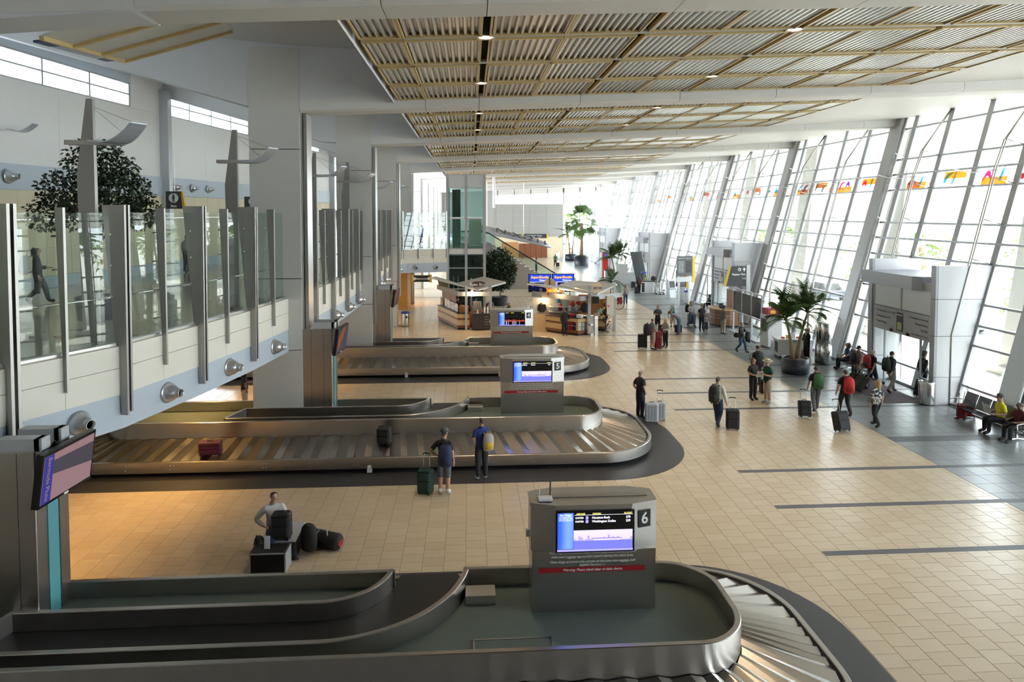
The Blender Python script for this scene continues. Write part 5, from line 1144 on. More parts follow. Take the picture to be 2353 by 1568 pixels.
# shelf unit: near corner
n0, n1, n2 = Vector(g_(5.7,41.15)), Vector((0,0)), Vector(g_(7.35,40.85))
for a, d, nm in ((n0, n1, 'front'), (n1, n2, 'side')):
    dd = (d-a).normalized(); nl = Vector((-dd.y, dd.x)); L_ = (d-a).length
    def bx(a0, a1, u0, u1, z0, z1, m_, name): B().prism([a+dd*a0+nl*u0, a+dd*a1+nl*u0, a+dd*a1+nl*u1, a+dd*a0+nl*u1], z0, z1).obj(name, m_, o)
    bx(.02,L_-.02,.05,.5,0,.12,m_black,'kick'); bx(0,L_,0,.5,.12,.3,m_cherry,'cherry_band'); bx(0,L_,.42,.5,.3,.8,m_cherry,'shelf_back'); bx(0,L_,.0,.5,.55,.57,m_alu,'shelf'); bx(0,L_,0,.5,.82,1.03,m_laurel,'maple_panel'); bx(-.02,L_+.02,-.03,.55,1.03,1.07,m_black,'counter_top'); bx(0,.06,0,.5,.3,.82,m_laurel,'shelf_end'); bx(L_-.06,L_,0,.5,.3,.82,m_laurel,'shelf_end')
cols = [((.05,.36,.32),'teal'),((.05,.36,.32),'teal'),((.42,.01,.03),'red'),((.42,.01,.03),'red'),((.02,.03,.07),'navy'),((.75,.78,.8),'white'),((.75,.78,.8),'white')]
dd = (n1-n0).normalized(); nl = Vector((-dd.y, dd.x)); L_ = (n1-n0).length
ang = math.atan2(dd.y, dd.x)
shm = {c[1]: None for c in cols}
for c_, nm in cols:
    if shm[nm] is None:
        b = B()
        for i in range(5): b.bbox(-.085,.085,-.13,.13,i*.04,i*.04+.038,.012)
        shm[nm] = b.mesh('shirt_stack', solid(c_))
for row, z in enumerate((.302,.572)):
    for i in range(5):
        c_, nm = cols[i+1]; p = n0+dd*(.16+.2*i)+nl*.2
        mo = mobj('shirt_stack', shm[nm], None, loc=(p.x+kg.x,p.y+kg.y,z), rz=ang); tag(mo, 'pile of folded %s shirts on the %s shelf of the gift stand' % (nm, ('lower','middle')[row]), 'shirts', 'folded shirts on the gift stand')
    for i in range(3):
        d2 = (n2-n1).normalized(); p = n1+d2*(.2+.24*i)+Vector((-d2.y,d2.x))*.2
        mo = mobj('shirt_stack', shm['white'], None, loc=(p.x+kg.x,p.y+kg.y,z), rz=math.atan2(d2.y,d2.x)); tag(mo, 'pile of folded white shirts on the %s shelf round the gift stand corner' % (('lower','middle')[row]), 'shirts', 'folded shirts on the gift stand')
for i in range(7):
    c_, nm = cols[i]; t = .12+.17*i; p = n0+dd*t+nl*.22
    mo = mobj('shirt_stack', shm[nm], None, loc=(p.x+kg.x,p.y+kg.y,1.072), rz=ang); tag(mo, 'pile of folded %s shirts on top of the gift stand counter' % nm, 'shirts', 'folded shirts on the gift stand')
for x, y, h in ((.75,.35,3.05),(2.55,1.55,3.1),(-2.0,2.7,2.6),(-.65,1.9,2.6)): B().box(x-.08,x+.08,y-.08,y+.08,0,h).obj('post', m_alu, o)
B().slab([(-2.6,2.5,2.15),(.1,.15,2.1),(.1,.15,2.4),(-2.6,2.5,2.45)], (.1,.1,0)).obj('side_beam', mat('grey_beam', (.30,.31,.33), .5), o); B().slab([(.12,.15,2.1),(2.95,1.5,2.15),(2.95,1.5,2.43),(.12,.15,2.38)], (-.06,.12,0)).obj('front_beam', m_alu, o)
def Wg(px, py, Y): return atY(px, py, Y)-kg
F_, R_, K_, Lf, T_ = Wg(1371.5,676,40.2), Wg(1417.6,654,42.5), Wg(1316,646,46.5), Wg(1280,658,44.0), Wg(1212,653.6,43.5)
B().slab([F_, R_, K_, Lf], (0,0,.05)).obj('canopy', m_canopy, o)
for a, d in ((F_,R_),(R_,K_),(F_,Wg(1320,662,41.5))): B().beam(a, d, .09, .09).obj('canopy_edge', m_alu, o)
B().slab([F_+Vector((-.03,0,-.02)), Lf+Vector((0,0,-.03)), T_+Vector((.3,.4,.02)), T_], (0,0,.04)).obj('canopy', m_canopy, o); B().beam(F_, T_, .08, .08).obj('canopy_edge', m_alu, o)
c1 = Wg(1373,661.5,40.1); B().lathe([(.29,0),(.29,.05)], 28).xf(Matrix.Translation(c1) @ Matrix.Rotation(R(90),4,'X')).obj('round_sign', mat('sand_disc', (.80,.62,.38), .5), o); B().box(c1.x-.25,c1.x+.25,c1.y-.06,c1.y-.05,c1.z-.09,c1.z+.06).obj('sign_band', mat('slate_blue', (.08,.16,.24), .5), o); B().box(c1.x-.05,c1.x+.05,c1.y-.066,c1.y-.06,c1.z-.1,c1.z+.08).obj('sign_mark', m_orange, o); text('SAN DIEGO', .07, m_txtw, 'sign_text', o, .001, (c1.x,c1.y-.068,c1.z-.015))
c2 = Wg(1263,653,46.5); B().lathe([(.42,0),(.42,.05)], 28).xf(Matrix.Translation(c2) @ Matrix.Rotation(R(90),4,'X')).obj('round_sign', mat('sand_disc2', (.72,.56,.36), .5), o); B().box(c2.x-.03,c2.x+.03,c2.y-.09,c2.y-.05,c2.z-.5,c2.z+.5).obj('sign_rod', m_sign, o)
s1_, s2_ = Wg(1256,664,42.2), Wg(1293,681,41.8); B().box(s1_.x,s2_.x,s1_.y-.05,s1_.y+.05,s2_.z,s1_.z).obj('orange_board', mat('orange_board', (.62,.22,.03), .4), o); B().box(s1_.x+.03,s2_.x-.03,s1_.y-.06,s1_.y-.05,s2_.z+.03,s2_.z+.2).obj('board_letters', m_sign, o); B().lathe([(.09,0),(.09,.01)], 12).xf(Matrix.Translation((s1_.x+.2,s1_.y-.055,s1_.z-.12)) @ Matrix.Rotation(R(90),4,'X')).obj('sun_mark', m_yel, o)
for q in ((1283,668,41.5),(1249,686,42.5)):
    p = atY(*q); oo = thing('stand_spotlight', 'small glowing spotlight under the gift stand canopy', 'lamp', p, 0, 'gift stand spotlights'); B().sph((0,0,0), .06, 8, 6).obj('bulb', bpy.data.materials['bulb'], oo); B().lathe([(.03,0),(.08,-.08)], 10, (0,0,.12)).obj('shade', m_black, oo)
    l = bpy.data.lights.new('spot_glow', 'POINT'); l.energy = 16; l.color = (1,.65,.3); l.shadow_soft_size = .08; lo_ = bpy.data.objects.new('spot_glow', l); COL.objects.link(lo_); lo_.parent = oo; lo_.location = (0,-.12,-.1)
p = atY(1372,686,40.0); oo = thing('stand_television', 'black box television hanging from the gift stand beam', 'television', p+Vector((-.1,0,-.1))); B().bbox(-.22,.22,-.12,.3,-.2,.2,.03).obj('case', m_black, oo); B().box(-.18,.18,-.13,-.12,-.16,.16).obj('screen', m_blackg, oo); B().box(-.03,.03,.1,.16,.2,.4).obj('bracket', m_alu, oo)
B().box(.3,2.2,1.7,1.85,1.0,2.3).obj('timber_backboard', mat('rust_timber', (.42,.19,.06), .5), o); B().box(1.95,2.4,.9,1.2,1.05,2.3).obj('cream_pillar', m_cream, o)
rnd = random.Random(7)
goods = [('hanging_bag',(.04,.2,.5),-1.2,2.2,1.75,'blue'),('hanging_bag',(.04,.2,.5),-.95,2.0,1.75,'bright blue'),('hanging_bag',(.5,.03,.12),-1.25,2.15,1.3,'crimson'),('hanging_bag',(.4,.02,.05),-.8,1.9,1.3,'dark red'),('toy',(.5,.05,.03),-.1,1.5,1.6,'red'),('toy',(.7,.68,.65),.1,1.4,1.35,'white'),('toy',(.5,.04,.03),.25,1.5,1.7,'scarlet'),('toy',(.75,.72,.7),-.3,1.5,1.3,'cream'),('jacket',(.015,.02,.04),.55,.9,1.3,'black'),('jacket',(.02,.02,.02),-2.0,1.9,1.2,'dark'),('gift_box',(.5,.5,.55),-2.4,2.4,1.1,'grey'),('gift_box',(.35,.1,.15),-2.2,2.2,1.1,'maroon'),('magazine_pile',(.7,.5,.4),1.3,.7,1.1,'mixed'),('magazine_pile',(.3,.5,.4),1.45,.65,1.3,'green')]
for nm, c_, x, y, z, cn in goods:
    if nm == 'hanging_bag': b = B().lathe([(.06,0),(.14,.05),(.15,.2),(.1,.34),(.02,.4)], 10); b.tube([(-.03,0,.38),(0,0,.55),(.03,0,.38)], .008, 4)
    elif nm == 'toy': b = B().sph((0,0,.11),(.12,.1,.12),8,6).sph((0,-.02,.28),.09,8,6).sph((.1,0,.15),.05,6,4).sph((-.1,0,.15),.05,6,4)
    elif nm == 'jacket': b = B().lathe([(.16,0),(.18,.3),(.2,.5),(.08,.6),(.05,.62)], 10).tube([(-.18,0,.5),(-.24,0,.1)], .05, 6).tube([(.18,0,.5),(.24,0,.1)], .05, 6)
    elif nm == 'gift_box': b = B().bbox(-.1,.1,-.08,.08,0,.16,.01).box(-.11,.11,-.09,.09,.13,.17)
    else:
        b = B()
        for i in range(5): a = rnd.uniform(-.3,.3); k = len(b.v); b.box(-.15,.15,-.1,.1,i*.035,i*.035+.03); b.xf(Matrix.Rotation(a,4,'Z'), k)
    tag(b.obj(nm, solid(c_), loc=(kg.x+x,kg.y+y,z)), '%s %s on display in the gift stand' % (cn, nm.replace('_',' ')), nm.split('_')[-1], 'goods in the gift stand')
oo = thing('shelf_tower', 'back shelf of the gift stand carrying toys and bags', 'shelf', (kg.x-.3,kg.y+1.7,0)); B().box(-2.3,.9,-.1,.35,.0,1.08).obj('cabinet', m_laurel, oo); B().box(-2.3,.9,.25,.35,1.08,2.1).obj('back_panel', m_panelgrey, oo)
for z in (1.28,1.58): B().box(-1.3,.9,-.35,.25,z-.02,z).obj('shelf', m_alu, oo)
oo = thing('newspaper_rack', 'clear wheeled newspaper rack in front of the gift stand', 'rack', fl(1357,770)); 
for z in (.12,.72): B().box(-.22,.22,-.16,.16,z,z+.02).obj('shelf', m_alu, oo); B().slab([(-.18,-.18,z+.03),(.18,-.18,z+.03),(.18,-.1,z+.46),(-.18,-.1,z+.46)], (0,.02,0)).obj('newspaper', mat('newsprint', (.55,.54,.52), .8, var=.5, scale=14) if 'newsprint' not in bpy.data.materials else bpy.data.materials['newsprint'], oo)
for sx in (-.22,.22): B().box(sx-.015,sx+.015,-.16,.16,.08,1.3).obj('side_frame', m_alu, oo); B().sph((sx,-.1,.04), .04, 6, 5).obj('wheel', m_black, oo)
oo = thing('flower_rack', 'black stand of vases with coloured flowers beside the gift stand', 'flower stand', fl(1391,764)); B().tube([(0,0,.05),(0,0,1.6)], .03, 6).obj('pole', m_black, oo)
for a in (0,72,144,216,288): B().tube([(0,0,.12),(.28*math.cos(R(a)),.28*math.sin(R(a)),.02)], .02, 5).obj('foot', m_black, oo)
fc = [(.55,.05,.2),(.75,.55,.1),(.8,.8,.75),(.75,.7,.1),(.7,.2,.35)]
for i in range(12):
    a = R(i*75); z = .35+.11*i; d = Vector((math.cos(a), math.sin(a), 0)); v = B().tube([d*.05+Vector((0,0,z)), d*.2+Vector((0,0,z+.22))], [.03,.05], 7).obj('vase', m_black, oo)
    fb = B(); cc = d*.26+Vector((0,0,z+.34))
    for k in range(5): fb.sph(tuple(cc+Vector((rnd.uniform(-.07,.07),rnd.uniform(-.07,.07),rnd.uniform(-.05,.06)))), .035, 6, 4)
    fb.obj('flowers', solid(fc[i % 5]), v, kind='stuff'); B().tube([d*.2+Vector((0,0,z+.2)), cc], .01, 4).obj('stalk', m_leaf, v)
oo = thing('bicycle_wheel', 'black display wheel hanging at the back of the gift stand', 'wheel', (kg.x+3.0,kg.y+2.2,1.6)); pts = [(.33*math.cos(R(i*15)),0,.33*math.sin(R(i*15))) for i in range(25)]; B().tube(pts, .02, 5).obj('tyre', m_black, oo)
for i in range(6): a = R(i*30); B().tube([(-.32*math.cos(a),0,-.32*math.sin(a)),(.32*math.cos(a),0,.32*math.sin(a))], .004, 4).obj('spoke', m_chrome, oo)
# cafe tables behind
for i, (x, y) in enumerate(((1.9,46.2),(3.3,47.2))):
    oo = thing('cafe_table', ['dark cafe table behind the coffee stand','dark cafe table next to the steel escalator side'][i], 'table', (x,y,0)); B().lathe([(.4,.72),(.4,.75)], 20).obj('table_top', m_cherry, oo); B().lathe([(.25,0),(.05,.04),(.04,.72)], 12).obj('pedestal', m_black, oo)
    for sx in (-.75,.75):
        cc = thing('cafe_chair', ['blue cafe chair at the table behind the coffee stand','dark cafe chair at the table by the escalator side'][i], 'chair', (x+sx,y+.1,0), R(90 if sx > 0 else -90), 'cafe chairs'); B().box(-.2,.2,-.2,.2,.42,.46).obj('seat', m_navy, cc); B().box(-.2,.2,-.22,-.18,.5,.9).obj('backrest', m_navy, cc)
        for a, d in ((-.18,-.18),(.18,-.18),(-.18,.18),(.18,.18)): B().tube([(a,d,0),(a*.9,d*.9,.42)], .015, 5).obj('leg', m_chrome, cc)
# ================================================================== LUGGAGE
def suitcase(p, rz, w_, h, d, col, label, handle=True, tilt=0, hard=False, group=None, lying=False, stripes=True):
    o = thing('suitcase', label, 'suitcase', p, rz, group); m_ = solid(col, .35 if hard else .7); md = solid(tuple(v*.55 for v in col), .6)
    inner = o
    wz = .05
    sh = B().bbox(-w_/2,w_/2,-d/2,d/2,wz,h,.05 if hard else .035); 
    parts = [sh.obj('shell', m_, o)]
    if hard:
        for x in (-w_*.22,0,w_*.22): parts.append(B().box(x-.012,x+.012,-d/2-.006,-d/2+.01,wz+.08,h-.08).obj('rib', md, o))
    else:
        parts.append(B().bbox(-w_/2+.04,w_/2-.04,-d/2-.035,-d/2+.01,wz+.06,h*.55,.02).obj('front_pocket', m_, o)); parts.append(B().bbox(-w_/2+.04,w_/2-.04,-d/2-.025,-d/2+.01,h*.6,h-.06,.02).obj('upper_pocket', m_, o))
    parts.append(B().tube([(-.08,0,h-.005),(-.06,0,h+.03),(.06,0,h+.03),(.08,0,h-.005)], .012, 6).obj('top_handle', m_black, o))
    if handle:
        parts.append(B().tube([(-w_*.22,d*.3,h-.02),(-w_*.22,d*.3,h+.38)], .01, 6).tube([(w_*.22,d*.3,h-.02),(w_*.22,d*.3,h+.38)], .01, 6).obj('pull_rods', m_chrome, o)); parts.append(B().tube([(-w_*.22-.01,d*.3,h+.36),(-w_*.2,d*.3,h+.4),(w_*.2,d*.3,h+.4),(w_*.22+.01,d*.3,h+.36)], .018, 6).obj('pull_grip', m_black, o))
    for sx in (-1,1):
        for sy in ((-1,1) if hard else (1,)): parts.append(B().lathe([(.03,-.015),(.035,0),(.03,.015)], 10).xf(Matrix.Translation((sx*(w_/2-.06), sy*(d/2-.04), .035)) @ Matrix.Rotation(R(90),4,'Y')).obj('wheel', m_black, o))
        if not hard: parts.append(B().box(sx*(w_/2-.06)-.02,sx*(w_/2-.06)+.02,-d/2+.02,-d/2+.06,0,.06).obj('foot', m_black, o))
    if tilt:
        M = Matrix.Rotation(tilt, 4, 'X'); piv = Matrix.Translation((0,d*.4,.035))
        for q in parts: q.matrix_local = piv @ M @ piv.inverted()
    if lying:
        M = Matrix.Translation((0,0,d/2)) @ Matrix.Rotation(R(90),4,'X') @ Matrix.Translation((0,0,-h/2))
        for q in parts: q.matrix_local = M
    return o
def backpack(p, rz, col, label, s_=1.0, pocket=None, group=None, lean=0, worn=True):
    o = thing('backpack', label, 'backpack', p, rz, group); o.scale = (s_,)*3; o.rotation_euler = (lean, 0, rz)
    m_ = solid(col, .7); mp = solid(pocket or tuple(v*.6 for v in col), .7)
    b = B(); n = 10; V = []
    prof = [(.10,-.25),(.155,-.22),(.17,-.05),(.165,.1),(.14,.2),(.09,.255)]
    b.lathe(prof, 14); b.xf(Matrix.Translation((0,-.12,0)) @ Matrix.Diagonal((1,.72,1,1))); b.obj('bag', m_, o, True)
    q = B().lathe([(.06,-.16),(.11,-.14),(.115,.0),(.08,.06)], 12).xf(Matrix.Translation((0,-.205,-.03)) @ Matrix.Diagonal((1,.5,1,1))); q.obj('pocket', mp, o, True)
    for sx in ((-1,1) if worn else ()): B().tube([(sx*.09,-.05,.2),(sx*.1,.06,.26),(sx*.11,.2,.18),(sx*.12,.22,.0),(sx*.13,.06,-.18),(sx*.1,-.04,-.2)], .018, 5, flat=.6).obj('strap', mp, o)
    B().tube([(-.03,-.06,.25),(0,-.06,.31),(.03,-.06,.25)], .01, 5).obj('grab_loop', mp, o)
    return o
# ================================================================== PEOPLE
BASE = dict(pel=(0,0,.96), wai=(0,.005,1.10), che=(0,0,1.29), nb=(0,-.01,1.445), nk=(0,.005,1.51), h0=(0,.02,1.57), h1=(0,.022,1.65), h2=(0,.005,1.725), nose=(0,.118,1.625),
            shL=(-.165,0,1.405), elL=(-.235,-.03,1.13), wrL=(-.245,.03,.90), haL=(-.245,.05,.82), shR=(.165,0,1.405), elR=(.235,-.03,1.13), wrR=(.245,.03,.90), haR=(.245,.05,.82),
            hiL=(-.088,0,.90), knL=(-.1,.015,.50), anL=(-.105,-.02,.085), toL=(-.12,.15,.032), hiR=(.088,0,.90), knR=(.1,.015,.50), anR=(.105,-.02,.085), toR=(.12,.15,.032))
RAD = dict(pel=(.155,.115), wai=(.14,.105), che=(.165,.118), nb=(.085,.07), nk=(.056,.058), h0=(.075,.088), h1=(.092,.108), h2=(.066,.078), nose=(.014,.014), sh=(.06,.06), el=(.041,.041), wr=(.031,.028), ha=(.04,.022), hi=(.098,.1), kn=(.063,.064), an=(.043,.046), to=(.042,.03), f=(.0105,.0105))
EDG = [('pel','wai'),('wai','che'),('che','nb'),('nb','nk'),('nk','h0'),('h0','h1'),('h1','h2'),('h1','nose')] + [e for s_ in 'LR' for e in (('che','sh'+s_),('sh'+s_,'el'+s_),('el'+s_,'wr'+s_),('wr'+s_,'ha'+s_),('pel','hi'+s_),('hi'+s_,'kn'+s_),('kn'+s_,'an'+s_),('an'+s_,'to'+s_))]
REG = dict(pelwai='torso', waiche='torso', chenb='torso', nbnk='neck', nkh0='head', h0h1='head', h1h2='head', h1nose='head')
def reg_of(a, b):
    if a+b in REG: return REG[a+b]
    k = a[:2]+b[:2]; return {'chsh':'torso','shel':'arm','elwr':'fore','wrha':'hand','pehi':'pelvis','hikn':'thigh','knan':'shin','anto':'foot'}.get(k, 'hand')
ARMS = dict(down={}, phone=dict(el=(.24,-.03,1.14), wr=(.12,.2,1.16), ha=(.06,.24,1.2)), hold=dict(el=(.25,-.02,1.13), wr=(.2,.24,1.1), ha=(.17,.31,1.1)), pull=dict(el=(.25,-.14,1.14), wr=(.27,-.25,.95), ha=(.27,-.3,.88)), side=dict(el=(.26,-.03,1.14), wr=(.30,.0,.93), ha=(.31,.02,.86)),
            hip=dict(el=(.36,-.08,1.16), wr=(.22,.04,1.03), ha=(.16,.07,1.0)), strap=dict(el=(.27,.02,1.18), wr=(.18,.14,1.32), ha=(.14,.14,1.38)), fwd=dict(el=(.2,.15,1.2), wr=(.18,.38,1.15), ha=(.17,.46,1.14)), lap=dict(el=(.24,.05,1.15), wr=(.15,.25,1.02), ha=(.12,.32,1.0)), up=dict(el=(.25,.05,1.2), wr=(.14,.16,1.42), ha=(.1,.14,1.5)), pocket=dict(el=(.27,-.08,1.15), wr=(.2,.04,.98), ha=(.17,.08,.92)))
def pose(kind='stand', aL='down', aR='down', **ov):
    J = {k: Vector(v) for k, v in BASE.items()}
    for s_, a in (('L', aL), ('R', aR)):
        for k, v in ARMS[a].items(): J[k+s_] = Vector((v[0]*(-1 if s_ == 'L' else 1), v[1], v[2]))
    def mv(keys, d):
        for k in keys: J[k] = J[k]+Vector(d)
    UP = ['wai','che','nb','nk','h0','h1','h2','nose','shL','elL','wrL','haL','shR','elR','wrR','haR']
    if kind == 'walk':
        J['knL'] = Vector((-.1,.17,.53)); J['anL'] = Vector((-.1,.26,.10)); J['toL'] = Vector((-.11,.42,.06)); J['knR'] = Vector((.1,.03,.5)); J['anR'] = Vector((.1,-.27,.17)); J['toR'] = Vector((.11,-.14,.05)); mv(['pel','hiL','hiR']+UP, (0,0,-.02))
    elif kind == 'walk2':
        J['knR'] = Vector((.1,.14,.53)); J['anR'] = Vector((.1,.18,.10)); J['toR'] = Vector((.11,.35,.05)); J['knL'] = Vector((-.1,.02,.5)); J['anL'] = Vector((-.1,-.2,.13)); J['toL'] = Vector((-.11,-.06,.04)); mv(['pel','hiL','hiR']+UP, (0,0,-.015))
    elif kind == 'sit':
        mv(['pel','hiL','hiR']+UP, (0,0,-.41)); J['knL'] = Vector((-.13,.42,.50)); J['anL'] = Vector((-.13,.43,.09)); J['toL'] = Vector((-.14,.6,.03)); J['knR'] = Vector((.13,.42,.50)); J['anR'] = Vector((.13,.43,.09)); J['toR'] = Vector((.14,.6,.03)); J['pel'] += Vector((0,-.03,0))
    elif kind == 'bend':
        for k in UP:
            d = J[k]-Vector((0,0,.98)); a = R(-62); J[k] = Vector((d.x, -math.sin(a)*d.z + d.y*math.cos(a), .98+math.cos(a)*d.z+math.sin(a)*d.y))
        for s_, sg in (('L',-1),('R',1)): J['el'+s_] = J['sh'+s_]+Vector((sg*.06,.05,-.26)); J['wr'+s_] = J['sh'+s_]+Vector((sg*.0,.08,-.48)); J['ha'+s_] = J['sh'+s_]+Vector((0,.09,-.56))
    for k, v in ov.items(): J[k] = Vector(v)
    return J
PEOPLE = []
def person(p, rz, h, label, J, skin=(.55,.33,.22), shirt=(.1,.1,.1), slv='short', pants=(.03,.04,.08), leg='long', shoe=(.03,.03,.03), hair='short', hc=(.05,.03,.02), hy=0, det=1, group=None, jacket=False, extra=None):
    o = thing('person', label, 'person', p, rz, group); s_ = h/1.75
    J = {k: v.copy() for k, v in J.items()}
    if hy:
        c = J['nk'].copy(); M = Matrix.Rotation(R(hy), 3, 'Z')
        for k in ('h0','h1','h2','nose'): J[k] = c + M @ (J[k]-c)
    edges = list(EDG)
    rad = {k: RAD.get(k) or RAD[k[:2]] for k in J}
    if det >= 1:
        for q in 'LR':
            d = (J['ha'+q]-J['wr'+q]).normalized(); sx = -1 if q == 'L' else 1; side = Vector((0,1,0)) - d*d.y; side = side.normalized() if side.length > .2 else Vector((sx,0,0)); nrm = d.cross(side).normalized()
            for i, ln in enumerate((.068,.078,.072,.056)):
                o1 = side*(.03-.02*i); J['f%d%s' % (i,q)] = J['ha'+q]+o1+d*(.035+ln*.5); J['g%d%s' % (i,q)] = J['ha'+q]+o1*1.1+d*(.03+ln)+nrm*.018*(-sx)
                rad['f%d%s' % (i,q)] = (.0105,.0105); rad['g%d%s' % (i,q)] = (.009,.009); edges += [('ha'+q,'f%d%s' % (i,q)),('f%d%s' % (i,q),'g%d%s' % (i,q))]
            J['t'+q] = J['ha'+q]+side*.05+d*.005; J['u'+q] = J['ha'+q]+side*.062+d*.045; rad['t'+q] = (.013,.013); rad['u'+q] = (.0105,.0105); edges += [('ha'+q,'t'+q),('t'+q,'u'+q)]
    keys = list(J); ix = {k: i for i, k in enumerate(keys)}
    me = bpy.data.meshes.new('skeleton'); me.from_pydata([J[k]*s_ for k in keys], [(ix[a],ix[b]) for a, b in edges], [])
    ob = bpy.data.objects.new('skeleton', me); COL.objects.link(ob); md = ob.modifiers.new('Skin', 'SKIN'); md.use_smooth_shade = True; md.branch_smoothing = .6
    sv = me.skin_vertices[0].data
    for k in keys: sv[ix[k]].radius = (rad[k][0]*s_*1.1, rad[k][1]*s_*1.1); sv[ix[k]].use_root = (k == 'pel')
    sb = ob.modifiers.new('Sub', 'SUBSURF'); sb.levels = 2 if det >= 1 else 1
    PEOPLE.append(dict(o=o, ob=ob, J=J, s=s_, edges=edges, skin=skin, shirt=shirt, slv=slv, pants=pants, leg=leg, shoe=shoe, hair=hair, hc=hc, det=det, jacket=jacket))
    return o
def seg_d(p, a, b):
    ab = b-a; t = max(0, min(1, (p-a).dot(ab)/max(1e-9, ab.length_squared))); return (p-(a+ab*t)).length, t
def finish_people():
    dg = bpy.context.evaluated_depsgraph_get()
    for P in PEOPLE:
        P['me'] = bpy.data.meshes.new_from_object(P['ob'].evaluated_get(dg))
    for P in PEOPLE:
        bpy.data.objects.remove(P['ob']); me = P['me']; s_ = P['s']; J = {k: v*s_ for k, v in P['J'].items()}
        bones = []
        for a, b in P['edges']:
            r_ = RAD.get(a) or RAD.get(a[:2]) or (.011,.011); r2 = RAD.get(b) or RAD.get(b[:2]) or (.011,.011); bones.append((J[a], J[b], max(r_)*s_, max(r2)*s_, reg_of(a, b), a, b))
        reg = []
        for f in me.polygons:
            c = f.center; best = None
            for a, b, r1, r2, rg, ka_, kb_ in bones:
                d, t = seg_d(c, a, b); sc_ = d-(r1+(r2-r1)*t)*.9
                if best is None or sc_ < best[0]: best = (sc_, rg, t)
            reg.append((best[1], best[2]))
        me.materials.clear(); me.materials.append(solid(P['skin'], .55)); me.name = 'body'
        body = mobj('body', me, P['o'])
        vn = [v.normal.copy() for v in me.vertices]; vc = [v.co.copy() for v in me.vertices]
        def shell(name, test, d, m_):
            mp, V, F = {}, [], []
            for f, (rg, t) in zip(me.polygons, reg):
                if not test(rg, t, f.center): continue
                idx = []
                for i in f.vertices:
                    if i not in mp: mp[i] = len(V); V.append(vc[i]+vn[i]*d*s_)
                    idx.append(mp[i])
                F.append(tuple(idx))
            if not F: return
            b = B(); b.add(V, F); return b.obj(name, m_, P['o'], True)
        pm = solid(P['pants'], .8); sm = P['shirt'] if hasattr(P['shirt'], 'node_tree') else solid(P['shirt'], .8)
        sl = {'short': lambda rg, t: rg == 'arm' and t < .75, 'long': lambda rg, t: rg in ('arm','fore') and not (rg == 'fore' and t > .92), 'none': lambda rg, t: rg == 'arm' and t < .1}[P['slv']]
        waist = J['pel'].z
        shell('trousers', lambda rg, t, c: rg in ('pelvis','thigh') or (rg == 'shin' and P['leg'] == 'long' and t < .95) or (rg == 'torso' and t < .4 and (c-J['pel']).length < .2*s_) if P['leg'] != 'short' else (rg == 'pelvis' or (rg == 'thigh') or (rg == 'shin' and t < .06) or (rg == 'torso' and (c-J['pel']).length < .2*s_)), .014, pm)
        shell('jacket' if P['jacket'] else 'shirt', lambda rg, t, c: (rg == 'torso') or sl(rg, t) or (rg == 'pelvis' and t < .5), .022 if P['jacket'] else .014, sm)
        cx_ = (J['anL']+J['anR'])/2; ax_ = J['anR']-J['anL']
        for sg_ in (1, -1): shell('shoe', lambda rg, t, c: (rg == 'foot' or (rg == 'shin' and t > .95)) and (c-cx_).dot(ax_)*sg_ > 0, .012, solid(P['shoe'], .5))
        h1 = J['h1']; fw_ = (J['nose']-J['h1']); fw_.z *= .3; fw_.normalize(); upv = (J['h2']-J['h0']).normalized()
        hm = solid(P['hc'], .6)
        def hairtest(rg, t, c):
            if rg != 'head': return False
            d = c-h1; f_ = d.dot(fw_)/s_; u = d.dot(upv)/s_
            if P['hair'] == 'bald': return u > -.05 and u < .03 and f_ < -.03
            return u > .042 or (f_ < .025 and u > -.03 + .0*f_) or (f_ < -.045 and u > -.075)
        shell('hair', hairtest, .016, hm)
        if P['hair'] == 'long':
            bk = -fw_; B().tube([h1+bk*.05*s_+upv*.06*s_, h1+bk*.085*s_, h1+bk*.085*s_-upv*.14*s_, h1+bk*.08*s_-upv*.25*s_], [.07*s_,.092*s_,.09*s_,.05*s_], 10).obj('long_hair', hm, P['o'], True)
        if P['hair'] in ('cap','hat'):
            cm = solid(P['hc'], .7); q = h1+upv*.045*s_; b = B().lathe([(.112*s_,-.01*s_),(.112*s_,.03*s_),(.09*s_,.075*s_),(.02*s_,.095*s_)], 14)
            M = Matrix.Translation(q) @ upv.to_track_quat('Z','Y').to_matrix().to_4x4(); b.xf(M); b.obj('cap' if P['hair'] == 'cap' else 'hat', cm if P['hair'] == 'cap' else solid((.68,.58,.38), .8), P['o'], True)
            if P['hair'] == 'cap': B().tube([q+fw_*.07*s_, q+fw_*.19*s_-upv*.01*s_], [.075*s_,.06*s_], 10, flat=.12).obj('cap_peak', cm, P['o'])
            else:
                b = B().lathe([(.1*s_,0),(.19*s_,-.005*s_),(.19*s_,.006*s_),(.1*s_,.012*s_)], 18); b.xf(Matrix.Translation(q)); b.obj('hat_brim', solid((.68,.58,.38), .8), P['o']); b = B().lathe([(.116*s_,.0),(.115*s_,.035*s_)], 16, cap=False); b.xf(Matrix.Translation(q)); b.obj('hat_band', solid((.03,.08,.05), .7), P['o'])
        if P['det'] >= 1:
            rt_ = fw_.cross(upv).normalized()
            for sx in (-1,1): B().sph(h1+fw_*.096*s_+rt_*sx*.034*s_, .0095*s_, 6, 5).obj('eye', m_black, P['o']); B().sph(h1+rt_*sx*.094*s_-upv*.005*s_, (.012*s_,.02*s_,.032*s_), 6, 5).obj('ear', solid(P['skin'], .55), P['o'])
            B().tube([h1+fw_*.093*s_-upv*.062*s_-rt_*.022*s_, h1+fw_*.098*s_-upv*.062*s_, h1+fw_*.093*s_-upv*.062*s_+rt_*.022*s_], .006*s_, 5).obj('mouth', solid((.36,.14,.11), .5), P['o'])
